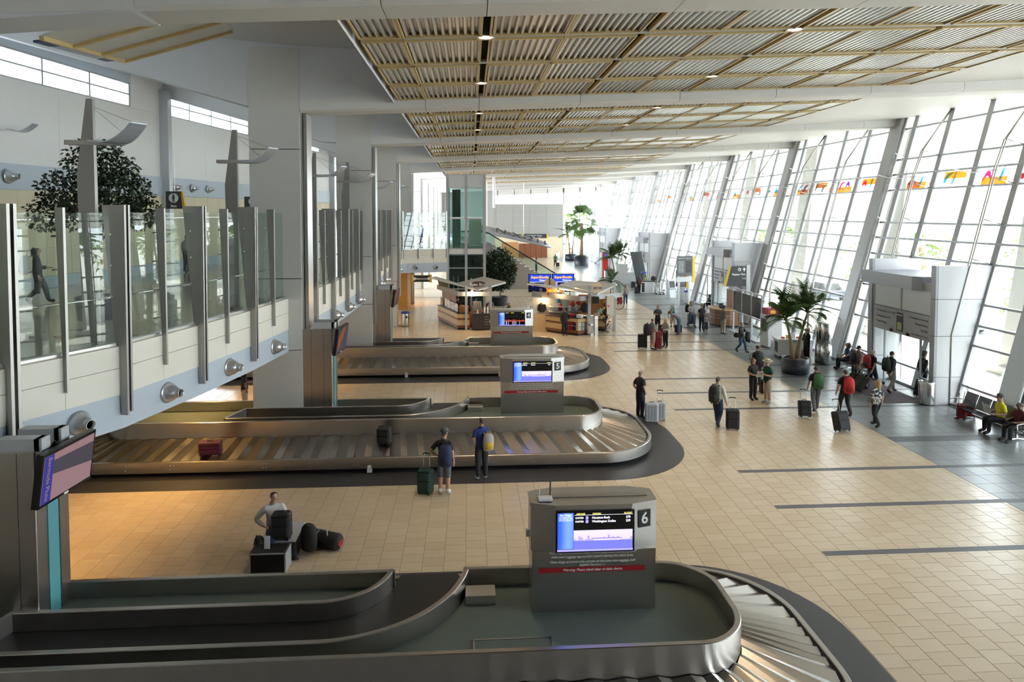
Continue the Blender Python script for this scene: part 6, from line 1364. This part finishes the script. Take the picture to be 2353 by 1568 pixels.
        if P['leg'] == 'short' and P['det'] >= 1:
            for sg_ in (1, -1): shell('sock', lambda rg, t, c: rg == 'shin' and t > .82 and (c-cx_).dot(ax_)*sg_ > 0, .008, m_txtw)
def on(o, x, y, z):                                 # world point in a person's frame
    a = o.rotation_euler.z; c, s_ = math.cos(a), math.sin(a); return Vector((o.location.x+c*x-s_*y, o.location.y+s_*x+c*y, o.location.z+z))
def D(a): return R(a)
TAN, PALE, DARK = (.50,.29,.19), (.58,.37,.27), (.20,.11,.07)
def blotch(name, a, b_, sc):
    m, N, L, P_ = _nt(name); tc = N.new('ShaderNodeTexCoord'); n = N.new('ShaderNodeTexNoise'); n.inputs['Scale'].default_value = sc; L.new(tc.outputs['Object'], n.inputs['Vector'])
    r_ = N.new('ShaderNodeValToRGB'); r_.color_ramp.interpolation = 'CONSTANT'; r_.color_ramp.elements[0].color = (*a, 1); r_.color_ramp.elements[1].color = (*b_, 1); r_.color_ramp.elements[1].position = .52; L.new(n.outputs['Fac'], r_.inputs[0]); L.new(r_.outputs[0], P_.inputs['Base Color']); P_.inputs['Roughness'].default_value = .8; return m
m_mono = blotch('mono_blouse', (.02,.02,.02), (.6,.6,.58), 11); m_check = blotch('check_bag', (.10,.085,.08), (.5,.46,.42), 14)
# --- at carousels 5 and 6
a = person(fl(1021,1136), D(-12), 1.76, 'man in grey cap, black tee and grey shorts wearing a navy backpack', pose('stand','hip','down'), shirt=(.012,.012,.014), pants=(.10,.105,.13), leg='short', shoe=(.55,.55,.55), hair='cap', hc=(.06,.065,.075), hy=-45, skin=TAN)
backpack(on(a,.10,-.13,1.13), D(-12), (.012,.02,.075), 'navy backpack on the man in grey shorts', 1.12)
suitcase(fl(978,1134), D(-20), .40, .66, .26, (.012,.04,.032), 'dark green suitcase held by the man in grey shorts')
a = person(fl(1107,1102), D(15), 1.78, 'man in blue tee and black trousers with a yellow and grey sling bag', pose('stand','phone','phone'), shirt=(.015,.035,.17), pants=(.015,.017,.022), shoe=(.6,.6,.6), hc=(.06,.05,.045), hy=35, skin=TAN)
backpack(on(a,.13,-.12,1.12), D(15), (.35,.34,.33), 'yellow, grey and black sling bag on the man in blue', .95, (.6,.38,.02))
cp = Vector((-4.62,14.75,0))
o = thing('equipment_case', 'black flight case with steel edges at the front of the baggage pile', 'case', fl(615,1318)); B().box(-.36,.36,0,.42,.02,.40).obj('case_body', m_black, o)
for x in (-.36,.36): B().box(x-.015,x+.015,-.012,.43,.0,.42).obj('edge_trim', m_alu, o)
B().box(-.37,.37,-.012,.43,.395,.42).obj('case_lid', m_alu, o); B().box(-.34,.34,.01,.41,.42,.425).obj('lid_panel', m_black, o); B().tube([(-.1,.2,.42),(-.06,.2,.46),(.06,.2,.46),(.1,.2,.42)], .012, 5).obj('handle', m_black, o)
cpos = fl(615,1318)
suitcase(cpos+Vector((.14,.58,.45)), 0, .40, .58, .26, (.012,.012,.013), 'upright black case stacked in front of the seated man', False)
o = thing('equipment_case', 'grey flight case under the seated man', 'case', cpos+Vector((.02,.47,0))); B().box(-.3,.42,0,.9,.02,.44).obj('case_body', m_black, o); B().box(-.32,.44,-.01,.91,.42,.45).obj('case_lid', m_alu, o)
a = person(cpos+Vector((-.12,.92,0)), D(-155), 1.80, 'man in white shirt and jeans sitting on cases beside the number 6 carousel', pose('sit','lap','hip', knL=(-.15,.42,.56), anL=(-.3,.5,.12), toL=(-.36,.66,.05)), shirt=(.55,.54,.52), slv='long', pants=(.02,.04,.11), hc=(.03,.022,.018), hy=15, skin=PALE)
for i, (dx, dy, c_, lb, s_) in enumerate(((.62,.55,(.012,.012,.014),'black rucksack on the floor beside the flight cases',1.15),(-.42,.35,(.012,.012,.014),'slim black rucksack leaning left of the flight cases',.95))): backpack(cpos+Vector((dx,dy+.1,.31*s_)), D(160 if i == 0 else 120), c_, lb, s_, worn=False)
o = thing('duffel_bag', 'black duffel bag with red patch on the floor by the seated man', 'bag', cpos+Vector((.95,1.05,0)), D(-25)); B().tube([(-.42,0,.17),(-.36,0,.18),(.36,0,.18),(.42,0,.17)], [.12,.18,.18,.12], 12).obj('bag_body', solid((.014,.014,.016), .7), o, True); B().tube([(-.15,-.1,.3),(-.1,-.05,.42),(.1,-.05,.42),(.15,-.1,.3)], .015, 5).obj('handle', solid((.5,.5,.5)), o); B().lathe([(.09,0),(.09,.01)], 12).xf(Matrix.Translation((.42,0,.18)) @ Matrix.Rotation(R(90),4,'Y')).obj('patch', m_red, o)
tag(B().slab([(-.06,0,0),(.06,0,0),(.06,.03,.26),(-.06,.03,.26)], (0,.008,0)).obj('luggage_tag', m_txtw, loc=cpos+Vector((-.06,.18,.428))), 'white luggage tag standing on the flight case', 'tag')
# bags on carousel 5
o = suitcase((0,0,0), 0, .62, .42, .26, (.075,.008,.022), 'maroon suitcase lying on the number 5 carousel', False); o.location = (-7.55,CARY[1]-.98,.47); o.rotation_euler = (R(14),0,D(6))
o = suitcase((0,0,0), 0, .40, .52, .3, (.016,.015,.016), 'black suitcase standing on the number 5 carousel', False); o.location = (-2.6,CARY[1]-.55,.535); o.rotation_euler = (R(8),0,D(-8))
# --- open floor
a = person(fl(1471,961), D(-60), 1.78, 'grey-haired man in black tee and jeans beside two silver suitcases', pose('stand','pocket','pocket'), shirt=(.012,.012,.012), pants=(.015,.022,.05), hc=(.32,.31,.30), hy=-20, skin=PALE)
suitcase(fl(1497,970), D(-12), .48, .70, .28, (.42,.45,.50), 'front silver hard-shell suitcase beside the grey-haired man', False, hard=True); suitcase(fl(1516,965), D(-12), .42, .66, .26, (.42,.45,.50), 'rear silver suitcase with raised handle beside the grey-haired man', True, hard=True)
a = person(fl(1648,980), D(-40), 1.80, 'man in pale blazer and jeans with black backpack pulling a suitcase', pose('walk','down','side'), shirt=(.50,.49,.46), slv='long', jacket=True, pants=(.02,.035,.09), hc=(.07,.06,.055), hy=-20, skin=TAN)
backpack(on(a,-.02,-.17,1.2), D(-40), (.012,.012,.013), 'black backpack worn over a pale blazer', 1.15)
suitcase(fl(1683,986), D(-15), .44, .68, .28, (.013,.013,.014), 'black suitcase pulled by the man in the pale blazer')
a = person(fl(1730,919), D(-160), 1.70, 'woman in black holding a white paper beside the man in straw hat', pose('stand','hold','hold'), shirt=(.012,.012,.013), pants=(.012,.012,.013), hair='long', hc=(.06,.025,.015), hy=-15, skin=PALE)
tag(B().box(-.17,.17,-.01,.01,-.12,.12).obj('paper', m_txtw, loc=on(a,0,.40,1.12), rz=D(-160)), 'white paper held by the woman in black', 'paper').rotation_euler = (R(-20),0,D(-168))
a = person(fl(1763,928), D(105), 1.76, 'man in straw hat, green polo and khaki shorts', pose('stand','phone','phone'), shirt=(.012,.06,.055), pants=(.45,.38,.29), leg='short', shoe=(.25,.25,.24), hair='hat', hc=(.5,.5,.5), skin=TAN)
a = person(fl(1740,886), D(10), 1.78, 'person in black coat with large black backpack behind the straw hat man', pose('stand'), shirt=(.013,.013,.014), slv='long', jacket=True, pants=(.014,.014,.016), hc=(.05,.04,.035), skin=TAN)
backpack(on(a,-.14,-.16,1.16), D(30), (.012,.012,.013), 'large black backpack on the person in a black coat', 1.2)
suitcase(fl(1757,905), D(0), .4, .6, .25, (.014,.014,.016), 'black suitcase half hidden behind the straw hat man')
a = person(fl(1874,946), D(-10), 1.76, 'man in black shirt with green backpack walking to the doors', pose('walk2','side','hold'), shirt=(.02,.024,.026), pants=(.14,.145,.15), shoe=(.06,.06,.06), hc=(.03,.022,.018), skin=TAN)
backpack(on(a,0,-.15,1.2), D(-10), (.035,.13,.035), 'green backpack on the man in black shirt', 1.1, (.025,.09,.025))
suitcase(fl(1850,961), D(-10), .42, .6, .28, (.013,.013,.014), 'black suitcase pulled by the man with green backpack', tilt=R(-14))
a = person(fl(1941,956), D(-8), 1.76, 'man in black tee with bright red backpack', pose('walk','side','down'), shirt=(.014,.014,.015), pants=(.02,.018,.02), hc=(.03,.022,.018), skin=PALE)
backpack(on(a,.02,-.15,1.2), D(-8), (.55,.02,.025), 'bright red backpack with black trim', 1.15, (.35,.015,.02))
suitcase(fl(1936,994), D(12), .50, .68, .3, (.014,.014,.016), 'big black suitcase pulled by the man with red backpack', tilt=R(-16))
a = person(fl(2014,982), D(15), 1.68, 'blonde woman in black and white patterned top carrying a checked bag', pose('walk2','down','down'), shirt=m_mono, pants=(.014,.016,.022), hair='long', hc=(.42,.26,.12), skin=PALE)
o = thing('handbag', 'checked shoulder bag carried by the blonde woman', 'bag', on(a,-.22,-.08,.84), D(15)); B().tube([(-.2,0,.14),(-.14,0,.15),(.14,0,.15),(.2,0,.14)], [.09,.14,.14,.09], 10).obj('bag_body', m_check, o, True); B().tube([(-.12,0,.26),(-.02,.02,.5),(.1,0,.26)], .012, 5).obj('strap', solid((.05,.045,.04)), o)
a = person(fl(1703,811), D(-145), 1.68, 'woman in black jacket, red top and jeans walking with a black bag', pose('walk','strap','lap'), shirt=(.016,.016,.018), slv='long', jacket=True, pants=(.07,.12,.22), hc=(.02,.015,.015), hy=-20, skin=PALE, det=0)
o = thing('shoulder_bag', 'round black bag on the arm of the woman in jeans', 'bag', on(a,.33,-.05,.85), 0); B().sph((0,0,.13),(.2,.1,.14),10,7).obj('bag_body', solid((.014,.014,.015)), o, True); B().tube([(-.1,0,.25),(0,0,.45),(.1,0,.25)], .012, 5).obj('strap', m_black, o)
tag(B().sph((0,0,0),(.14,.1,.3),10,8).tube([(.1,0,.25),(.12,0,-.32)], .06, 6).obj('coat', solid((.014,.014,.015)), loc=on(a,-.3,.15,.86)), 'black coat carried over the arm of the woman in jeans', 'coat')
a = person(fl(1499,804), D(-70), 1.76, 'bearded man in grey tee and khaki shorts carrying a black backpack', pose('stand','pocket','hip'), shirt=(.24,.26,.29), pants=(.36,.31,.25), leg='short', shoe=(.02,.025,.04), hair='bald', hc=(.05,.04,.035), hy=-15, skin=TAN)
backpack(on(a,-.1,-.2,1.12), D(-50), (.012,.012,.013), 'black backpack on the bearded man in khaki shorts', 1.25)
suitcase(fl(1476,800), D(-8), .5, .76, .3, (.013,.013,.014), 'large black suitcase left of the bearded man', False); suitcase(fl(1512,802), D(-10), .40, .66, .28, (.20,.008,.018), 'dark red suitcase between the bearded man and blonde woman'); tag(B().bbox(-.18,.18,-.12,.12,0,.26,.03).obj('red_case', solid((.22,.01,.02)), loc=fl(1512,802)+Vector((.02,0,.70))), 'small red case riding on the dark red suitcase', 'case')
a = person(fl(1529,799), D(120), 1.66, 'blonde woman in grey cardigan and black leggings facing the bearded man', pose('stand','hold','phone'), shirt=(.33,.31,.30), slv='long', pants=(.013,.013,.014), hair='long', hc=(.62,.45,.22), skin=PALE)
a = person(fl(1511,764), D(180), 1.74, 'man in dark grey tee and black shorts looking at his phone', pose('stand','phone','phone'), shirt=(.05,.06,.07), pants=(.014,.014,.015), leg='short', hc=(.02,.016,.014), skin=TAN, det=0)
suitcase(fl(1519,768), D(180), .36, .55, .25, (.015,.015,.017), 'black suitcase beside the man checking his phone')
a = person(fl(1560,769), D(60), 1.82, 'man in lilac shirt and jeans bending over a suitcase', pose('bend'), shirt=(.24,.21,.26), pants=(.085,.14,.26), hc=(.05,.04,.035), skin=TAN, det=0)
suitcase(fl(1562,767)+Vector((.0,.3,0)), D(20), .42, .5, .26, (.016,.016,.018), 'black suitcase in front of the bending man', False)
a = person(fl(1546,752), D(150), 1.60, 'person with white and teal backpack behind the bending man', pose('bend'), shirt=(.05,.22,.24), pants=(.4,.36,.3), leg='short', hc=(.1,.06,.03), skin=PALE, det=0)
backpack(on(a,0,.1,1.2), D(150), (.65,.67,.67), 'white and teal backpack behind the bending man', .9, (.03,.22,.24))
a = person(fl(1588,752), D(195), 1.74, 'blonde woman in pale grey sweater and jeans with a backpack', pose('walk','down','lap'), shirt=(.42,.40,.42), slv='long', pants=(.09,.14,.25), hc=(.5,.36,.2), hair='long', skin=PALE, det=0)
backpack(on(a,.1,-.16,1.2), D(195), (.02,.022,.03), 'dark backpack on the blonde woman in jeans', 1.0); suitcase(fl(1589,746), D(180), .5, .7, .28, (.016,.02,.03), 'dark blue suitcase behind the woman in the pale grey sweater')
a = person(fl(1612,761), D(185), 1.72, 'woman in straw cap and dark grey tee with a small black suitcase', pose('stand','down','down'), shirt=(.055,.055,.06), pants=(.016,.02,.03), hair='cap', hc=(.38,.32,.2), skin=PALE, det=0)
suitcase(fl(1621,758), D(180), .3, .5, .2, (.014,.014,.015), 'small black suitcase beside the woman in straw cap')
a = person(fl(1661,768), D(-75), 1.76, 'man in blue cap, grey shirt and khaki trousers at the brown counter', pose('stand','hold','hold'), shirt=(.17,.19,.20), pants=(.40,.37,.31), hair='cap', hc=(.03,.06,.2), skin=TAN, det=0)
a = person(Vector((18.35,50.6,0)), D(60), 1.66, 'dark-haired woman in black sitting on the window seat', pose('sit','lap','lap'), shirt=(.014,.014,.016), slv='long', pants=(.016,.022,.05), hair='long', hc=(.025,.015,.012), skin=TAN, det=0)
a = person(fl(1853,831), D(100), 1.72, 'blonde woman in a black suit standing at the promotional table', pose('stand','up','hold'), shirt=(.013,.013,.014), slv='long', jacket=True, pants=(.013,.013,.014), hair='long', hc=(.5,.38,.22), skin=PALE)
a = person(Vector((17.35,33.6,0)), D(150), 1.64, 'woman in white blouse sitting behind the promotional table', pose('sit','lap','lap'), shirt=(.65,.65,.66), pants=(.5,.25,.25), hc=(.05,.02,.02), skin=PALE, det=0)
o = thing('folding_chair', 'grey folding chair under the woman in white', 'chair', (17.37,33.65,0), D(150)); B().box(-.2,.2,-.22,.2,.4,.43).obj('seat', m_alu, o); B().box(-.2,.2,-.25,-.22,.55,.85).obj('backrest', m_alu, o)
for x, y in ((-.18,-.2),(.18,-.2),(-.18,.18),(.18,.18)): B().tube([(x,y,0),(x,y*.9,.4)], .013, 5).obj('leg', m_chrome, o)
a = person(Vector((18.0,30.95,0)), D(75), 1.70, 'woman in navy top sitting on the short row of seats', pose('sit','lap','lap'), shirt=(.025,.035,.09), slv='short', pants=(.014,.015,.02), hair='long', hc=(.06,.03,.02), skin=PALE)
a = person(Vector((18.0,29.75,0)), D(90), 1.5, 'child in teal top sitting beside the black suitcases', pose('sit','up','lap'), shirt=(.05,.13,.17), pants=(.03,.04,.06), hc=(.12,.06,.03), skin=PALE, det=0)
suitcase(fl(1984,893), D(10), .38, .6, .25, (.014,.014,.016), 'black suitcase with raised handle at the end of the short seats'); suitcase(fl(1968,888), D(10), .34, .55, .22, (.016,.014,.016), 'smaller black suitcase at the end of the short seats')
# --- walking out through the near doors
a = person(Vector((16.9,28.2,0)), D(-70), 1.76, 'man in pink shirt leaning forward with a dark shoulder bag', pose('walk','down','pull'), shirt=(.42,.28,.31), pants=(.02,.022,.03), hc=(.02,.016,.015), skin=TAN)
backpack(on(a,-.02,-.15,1.18), D(-70), (.02,.024,.035), 'dark bag slung behind the man in pink', .95); suitcase(on(a,.2,-.75,0), D(-80), .4, .6, .26, (.018,.022,.016), 'olive suitcase trailing behind the man in pink', tilt=R(-35))
a = person(Vector((17.0,27.35,0)), D(-75), 1.74, 'white-haired person in black tee and blue shorts with red backpack', pose('walk2','down','pull'), shirt=(.015,.015,.016), pants=(.025,.04,.11), leg='short', shoe=(.3,.28,.28), hc=(.55,.53,.5), skin=TAN)
backpack(on(a,0,-.15,1.2), D(-75), (.38,.015,.02), 'dark red backpack on the white-haired person', 1.1, (.04,.03,.03)); suitcase(on(a,.05,-.95,0), D(-80), .46, .66, .28, (.022,.028,.018), 'dark olive suitcase trailing behind the white-haired person', tilt=R(-38))
a = person(Vector((17.45,26.75,0)), D(-75), 1.80, 'bearded man in grey shirt and khaki trousers with dark green backpack', pose('walk','down','pull'), shirt=(.06,.062,.075), slv='long', pants=(.38,.33,.29), hc=(.03,.02,.016), skin=PALE)
backpack(on(a,0,-.15,1.22), D(-75), (.03,.042,.03), 'dark green backpack on the bearded man at the doors', 1.1)
a = person(Vector((18.6,26.4,0)), D(-85), 1.80, 'person in black silhouetted in the open doorway', pose('stand','down','pull'), shirt=(.013,.013,.014), slv='long', jacket=True, pants=(.013,.013,.014), hair='cap', hc=(.02,.02,.02), skin=DARK, det=0)
suitcase(Vector((18.15,25.95,0)), D(-60), .44, .68, .28, (.013,.013,.014), 'black suitcase standing in the open doorway', tilt=R(-22))
# --- seats at the near glass
a = person(Vector((17.95,21.55,0)), D(80), 1.76, 'seated man in grey cap and yellow vest reading a paper', pose('sit','hold','hold'), shirt=(.72,.62,.02), pants=(.015,.016,.02), hair='cap', hc=(.07,.075,.085), skin=TAN)
b = B().slab([(-.22,0,0),(0,.06,-.02),(0,.12,.3),(-.22,.06,.32)], (0,.004,0)).slab([(0,.06,-.02),(.22,0,0),(.22,.06,.32),(0,.12,.3)], (0,.004,0)); tag(b.obj('newspaper', bpy.data.materials['newsprint'], loc=on(a,0,.42,.72), rz=D(80)), 'open newspaper held by the man in yellow vest', 'newspaper')
a = person(Vector((17.95,20.75,0)), D(90), 1.72, 'seated man in maroon shirt at the end of the seats', pose('sit','hold','hold'), shirt=(.11,.012,.02), pants=(.014,.014,.016), hc=(.02,.015,.014), skin=DARK)
suitcase(fl(2208,962), D(60), .4, .52, .26, (.17,.008,.012), 'dark red suitcase in front of the beam seats'); suitcase(fl(2228,955), D(60), .44, .68, .28, (.42,.02,.02), 'bright red suitcase with raised handle against the beam seats')
# --- further back
a = person(fl(1437,700), D(-15), 1.66, 'woman in white and black top with red scarf pulling a red suitcase', pose('walk2','pull','down'), shirt=(.55,.54,.55), slv='long', pants=(.05,.09,.18), hair='long', hc=(.32,.2,.1), skin=PALE, det=0)
suitcase(fl(1432,699)+Vector((-.35,-.2,0)), D(0), .42, .6, .28, (.33,.015,.025), 'red suitcase pulled by the woman in white')
a = person(fl(1468,675), D(-40), 1.70, 'person in rust jacket with black backpack at the white help desk', pose('stand'), shirt=(.28,.06,.03), slv='long', pants=(.015,.015,.017), hair='long', hc=(.02,.015,.014), skin=PALE, det=0)
backpack(on(a,0,-.16,1.15), D(-40), (.02,.02,.022), 'black backpack on the person in a rust jacket', 1.0); suitcase(fl(1463,675), D(0), .4, .6, .25, (.014,.014,.016), 'black suitcase by the person in a rust jacket'); suitcase(fl(1455,662), D(0), .45, .62, .3, (.016,.016,.018), 'black suitcase standing apart near the slanted sign', False)
a = person(fl(1494,671)+Vector((0,1.1,0)), D(180), 1.6, 'white-haired man in lime shirt behind the help desk', pose('stand','lap','lap'), shirt=(.38,.45,.26), pants=(.1,.1,.1), hc=(.6,.6,.58), skin=PALE, det=0)
a = person(fl(1503,671)+Vector((.2,1.0,0)), D(180), 1.66, 'white-haired woman in black behind the help desk', pose('stand','lap','lap'), shirt=(.02,.02,.022), slv='long', pants=(.02,.02,.02), hc=(.65,.65,.63), skin=PALE, det=0)
a = person(Vector((6.55,66.7,ez(6.55)-.2)), D(-100), 1.75, 'man in blue shirt riding down the escalator', pose('stand','down','hold'), shirt=(.10,.22,.45), pants=(.05,.055,.07), hc=(.02,.015,.014), skin=TAN, det=0)
a = person(fl(1276,613), D(0), 1.80, 'person in green shirt far down the bright hall', pose('walk','down','side'), shirt=(.03,.12,.05), pants=(.015,.015,.018), hc=(.03,.02,.02), skin=DARK, det=0)
suitcase(fl(1282,613), D(0), .4, .55, .25, (.014,.014,.016), 'small black suitcase far down the bright hall', False)
# --- stands
a = person(Vector((5.75,40.75,0)), D(195), 1.66, 'shop assistant in black jacket and red top in front of the gift stand', pose('stand','hip','down'), shirt=(.018,.012,.014), slv='long', jacket=True, pants=(.013,.013,.014), hc=(.03,.02,.016), skin=DARK, det=0)
for i, (x, y, rz, c_, lb, hc) in enumerate(((.35,45.2,170,(.10,.13,.22),'barista in blue cap behind the coffee counter',(.1,.15,.3)),(1.35,45.6,200,(.14,.18,.30),'barista in checked blue shirt behind the coffee counter',(.3,.2,.12)),(-.9,46.3,-60,(.02,.02,.025),'barista in black reaching inside the coffee stand',(.03,.02,.02)),(.55,44.4,20,(.02,.03,.06),'customer in navy leaning on the coffee counter',(.03,.025,.02)))):
    person(Vector((x,y,0)), D(rz), 1.72, lb, pose('stand','hold','fwd'), shirt=c_, pants=(.02,.02,.03), hair='cap' if i == 0 else 'short', hc=hc, skin=PALE, det=0)
person(Vector((2.65,46.2,0)), D(90), 1.75, 'bald man in dark suit sitting at a cafe table', pose('sit','up','hold'), shirt=(.02,.025,.045), slv='long', jacket=True, pants=(.02,.02,.03), hair='bald', hc=(.3,.2,.15), skin=TAN, det=0)
person(Vector((1.15,46.3,0)), D(-90), 1.70, 'dark-haired man in blue sitting at a cafe table', pose('sit','lap','lap'), shirt=(.02,.03,.08), slv='long', pants=(.02,.02,.03), hc=(.02,.015,.014), skin=DARK, det=0)
# --- walkway and under it
wp_ = fl(88,699,ZU); a = person(wp_, D(-60), 1.76, 'woman with grey backpack walking on the upper walkway behind the glass', pose('walk','hold','down'), shirt=(.015,.016,.022), slv='long', jacket=True, pants=(.05,.06,.07), hair='long', hc=(.03,.028,.03), skin=PALE)
backpack(on(a,0,-.17,1.2), D(-60), (.16,.17,.19), 'grey backpack on the woman on the walkway', 1.15)
o = thing('tote_bag', 'dark tote bag carried by the woman on the walkway', 'bag', on(a,.27,.0,.36), D(-60)); B().bbox(-.2,.2,-.07,.07,0,.36,.04).obj('bag_body', solid((.02,.022,.028)), o); B().tube([(-.12,0,.34),(-.1,0,.6),(.1,0,.6),(.12,0,.34)], .012, 5).obj('strap', m_black, o)
person(fl(436,632,ZU)+Vector((-.6,1.2,0)), D(-20), 1.80, 'man in pale shirt standing on the walkway behind a steel post', pose('stand','down','hold'), shirt=(.25,.26,.27), pants=(.02,.022,.03), hc=(.02,.016,.015), skin=TAN, det=0)
person(fl(965,562,ZU)+Vector((0,1.5,0)), D(140), 1.76, 'man in blue shirt on the walkway beside the glass lift', pose('stand','hold','down'), shirt=(.08,.16,.35), pants=(.02,.022,.03), hc=(.05,.04,.035), skin=TAN, det=0)
person(Vector((-8.4,25.4,0)), D(-60), 1.78, 'person in navy top standing behind the first tall column', pose('stand','hold','down'), shirt=(.014,.018,.04), pants=(.35,.37,.4), hc=(.02,.015,.014), skin=DARK, det=0)
# outside
person(Vector((22.6,24.4,-.12)), D(20), 1.72, 'person in striped shirt walking on the bright pavement outside', pose('walk','down','down'), shirt=(.35,.36,.38), pants=(.25,.26,.3), hc=(.1,.1,.1), skin=TAN, det=0)
person(Vector((24.5,38.5,-.12)), D(100), 1.75, 'person in yellow vest on the pavement outside the glass', pose('stand','hold','down'), shirt=(.75,.55,.05), pants=(.45,.28,.08), hair='hat', hc=(.4,.4,.3), skin=TAN, det=0)
finish_people()
# ================================================================== OUTDOORS BEYOND THE GLASS
m_out = mat('sunlit_concrete', (.66,.64,.60), .85, var=.06, scale=.4); m_road = mat('roadway', (.30,.30,.30), .9); m_outleaf = mat('sun_leaf', (.20,.30,.08), .6, var=.3)
for k, yc in enumerate(YC[1:8]):
    o = thing('concrete_pier', 'pale concrete pier outside the glass, %s along from the red suitcases' % ORD[k], 'pier', (25.6, yc-4.2, -.12), 0, 'concrete piers outside')
    B().add([(-.5,-1.3,0),(.5,-1.3,0),(.5,1.3,0),(-.5,1.3,0),(1.0,-.9,12.75),(1.8,-.9,12.75),(1.8,.9,12.75),(1.0,.9,12.75)], [(3,2,1,0),(4,5,6,7),(0,1,5,4),(1,2,6,5),(2,3,7,6),(3,0,4,7)]).obj('shaft', m_out, o); B().box(-.8,.8,-1.6,1.6,0,.35).obj('footing', m_out, o)
B().box(29, 40, -30, 130, -.115, -.10).obj('road', m_road, kind='structure')
o = thing('viaduct', 'white elevated roadway outside the glass wall', 'bridge', (52,50,-.12)); B().box(-4,4,-70,90,6.2,7.4).obj('deck', m_out, o); B().box(-4.2,-3.9,-70,90,7.4,8.3).obj('parapet', m_out, o)
for y in range(-66, 90, 12): B().box(-1,1,y-.8,y+.8,0,6.2).obj('pillar', m_out, o)
b = B(); rnd = random.Random(9)
PALMT = B()
for i in range(22):
    a = 2*math.pi*i/22+rnd.uniform(-.1,.1); e = rnd.uniform(-.5,1.1); d = Vector((math.cos(a)*math.cos(e), math.sin(a)*math.cos(e), math.sin(e))); s_ = Vector((-math.sin(a), math.cos(a), 0))
    for t in range(7): p = d*(.5+.35*t)+Vector((0,0,-.05*t*t)); PALMT.add([p, p+s_*.55+d*.35+Vector((0,0,-.3)), p+d*.25], [(0,1,2)]).add([p, p-s_*.55+d*.35+Vector((0,0,-.3)), p+d*.25], [(0,1,2)])
PM = PALMT.mesh('crown', m_outleaf); TMm = B().tube([(0,0,0),(.1,0,2.5),(0,0,5.2)], [.28,.2,.18], 8).mesh('trunk', m_trunk)
pos = [(33,27),(31,33),(35,39),(32,46),(34,54),(33,20),(32,64),(33,75)] + [(17.5,122),(20.5,126),(14,124)]
for i, (x, y) in enumerate(pos):
    far_ = y > 110
    o = thing('street_palm', 'sunlit palm tree outside the glass wall, %s along the verge' % ORD[i] if not far_ else 'sunlit palm tree outside the end window, %s of three' % ORD[i-8], 'palm', (x,y,-.12), rnd.uniform(0,6), 'palms outside the glass wall' if not far_ else 'palms outside the end window'); c = mobj('crown', PM, o); c.location = (0,0,5.2 if not far_ else 6.5); c.scale = (1.1,)*3; t = mobj('trunk', TMm, o); t.scale = (1,1,1 if not far_ else 1.25)
m_car = [solid(c, .25) for c in ((.7,.7,.72),(.25,.05,.05),(.1,.12,.16),(.6,.62,.65))]
for i, (x, y) in enumerate(((31.5,24),(31.5,31),(36,28),(31.5,42),(36,50),(31.5,58),(20.0,140))):
    o = thing('parked_car', ['white car at the kerb outside the near glass','dark red car on the road beyond the concrete pier','charcoal car in the far lane outside','pale car further along the kerb outside','white car in the far lane further along','dark red car far along the kerb','charcoal car beyond the end window'][i], 'car', (x,y,-.10))
    B().add([(-.85,-2.1,.3),(.85,-2.1,.3),(.85,2.1,.3),(-.85,2.1,.3),(-.85,-2.1,.85),(.85,-2.1,.85),(.85,2.1,.8),(-.85,2.1,.8)], [(3,2,1,0),(4,5,6,7),(0,1,5,4),(1,2,6,5),(2,3,7,6),(3,0,4,7)]).obj('body', m_car[i % 3 if i != 3 else 3], o); B().add([(-.8,-1.6,.85),(.8,-1.6,.85),(.8,1.2,.83),(-.8,1.2,.83),(-.65,-1.0,1.42),(.65,-1.0,1.42),(.65,.5,1.42),(-.65,.5,1.42)], [(4,5,6,7),(0,1,5,4),(1,2,6,5),(2,3,7,6),(3,0,4,7)]).obj('cabin', m_blackg, o)
    for sx in (-.82,.82):
        for y_ in (-1.3,1.3): B().lathe([(.32,-.1),(.32,.1)], 12).xf(Matrix.Translation((sx,y_,.32)) @ Matrix.Rotation(R(90),4,'Y')).obj('wheel', m_black, o)
o = thing('kerb_sign', 'green baggage claim sign on a frosted panel outside the near glass', 'sign', (21.4,23.6,-.12)); B().box(-.5,.6,0,.06,2.55,3.05).box(-.5,.6,0,.06,1.95,2.45).obj('panel', mat('sign_green', (.10,.20,.15), .5), o); text('Claim', .32, m_txtw, 'sign_text', o, .003, (.1,-.01,2.82), bold=.004); text('4, 5, 6', .32, m_txtw, 'sign_text', o, .003, (.0,-.01,2.2), bold=.004); B().tube([(-.3,.03,0),(-.3,.03,2.5)], .04, 6).tube([(.4,.03,0),(.4,.03,2.5)], .04, 6).obj('post', m_alu, o)
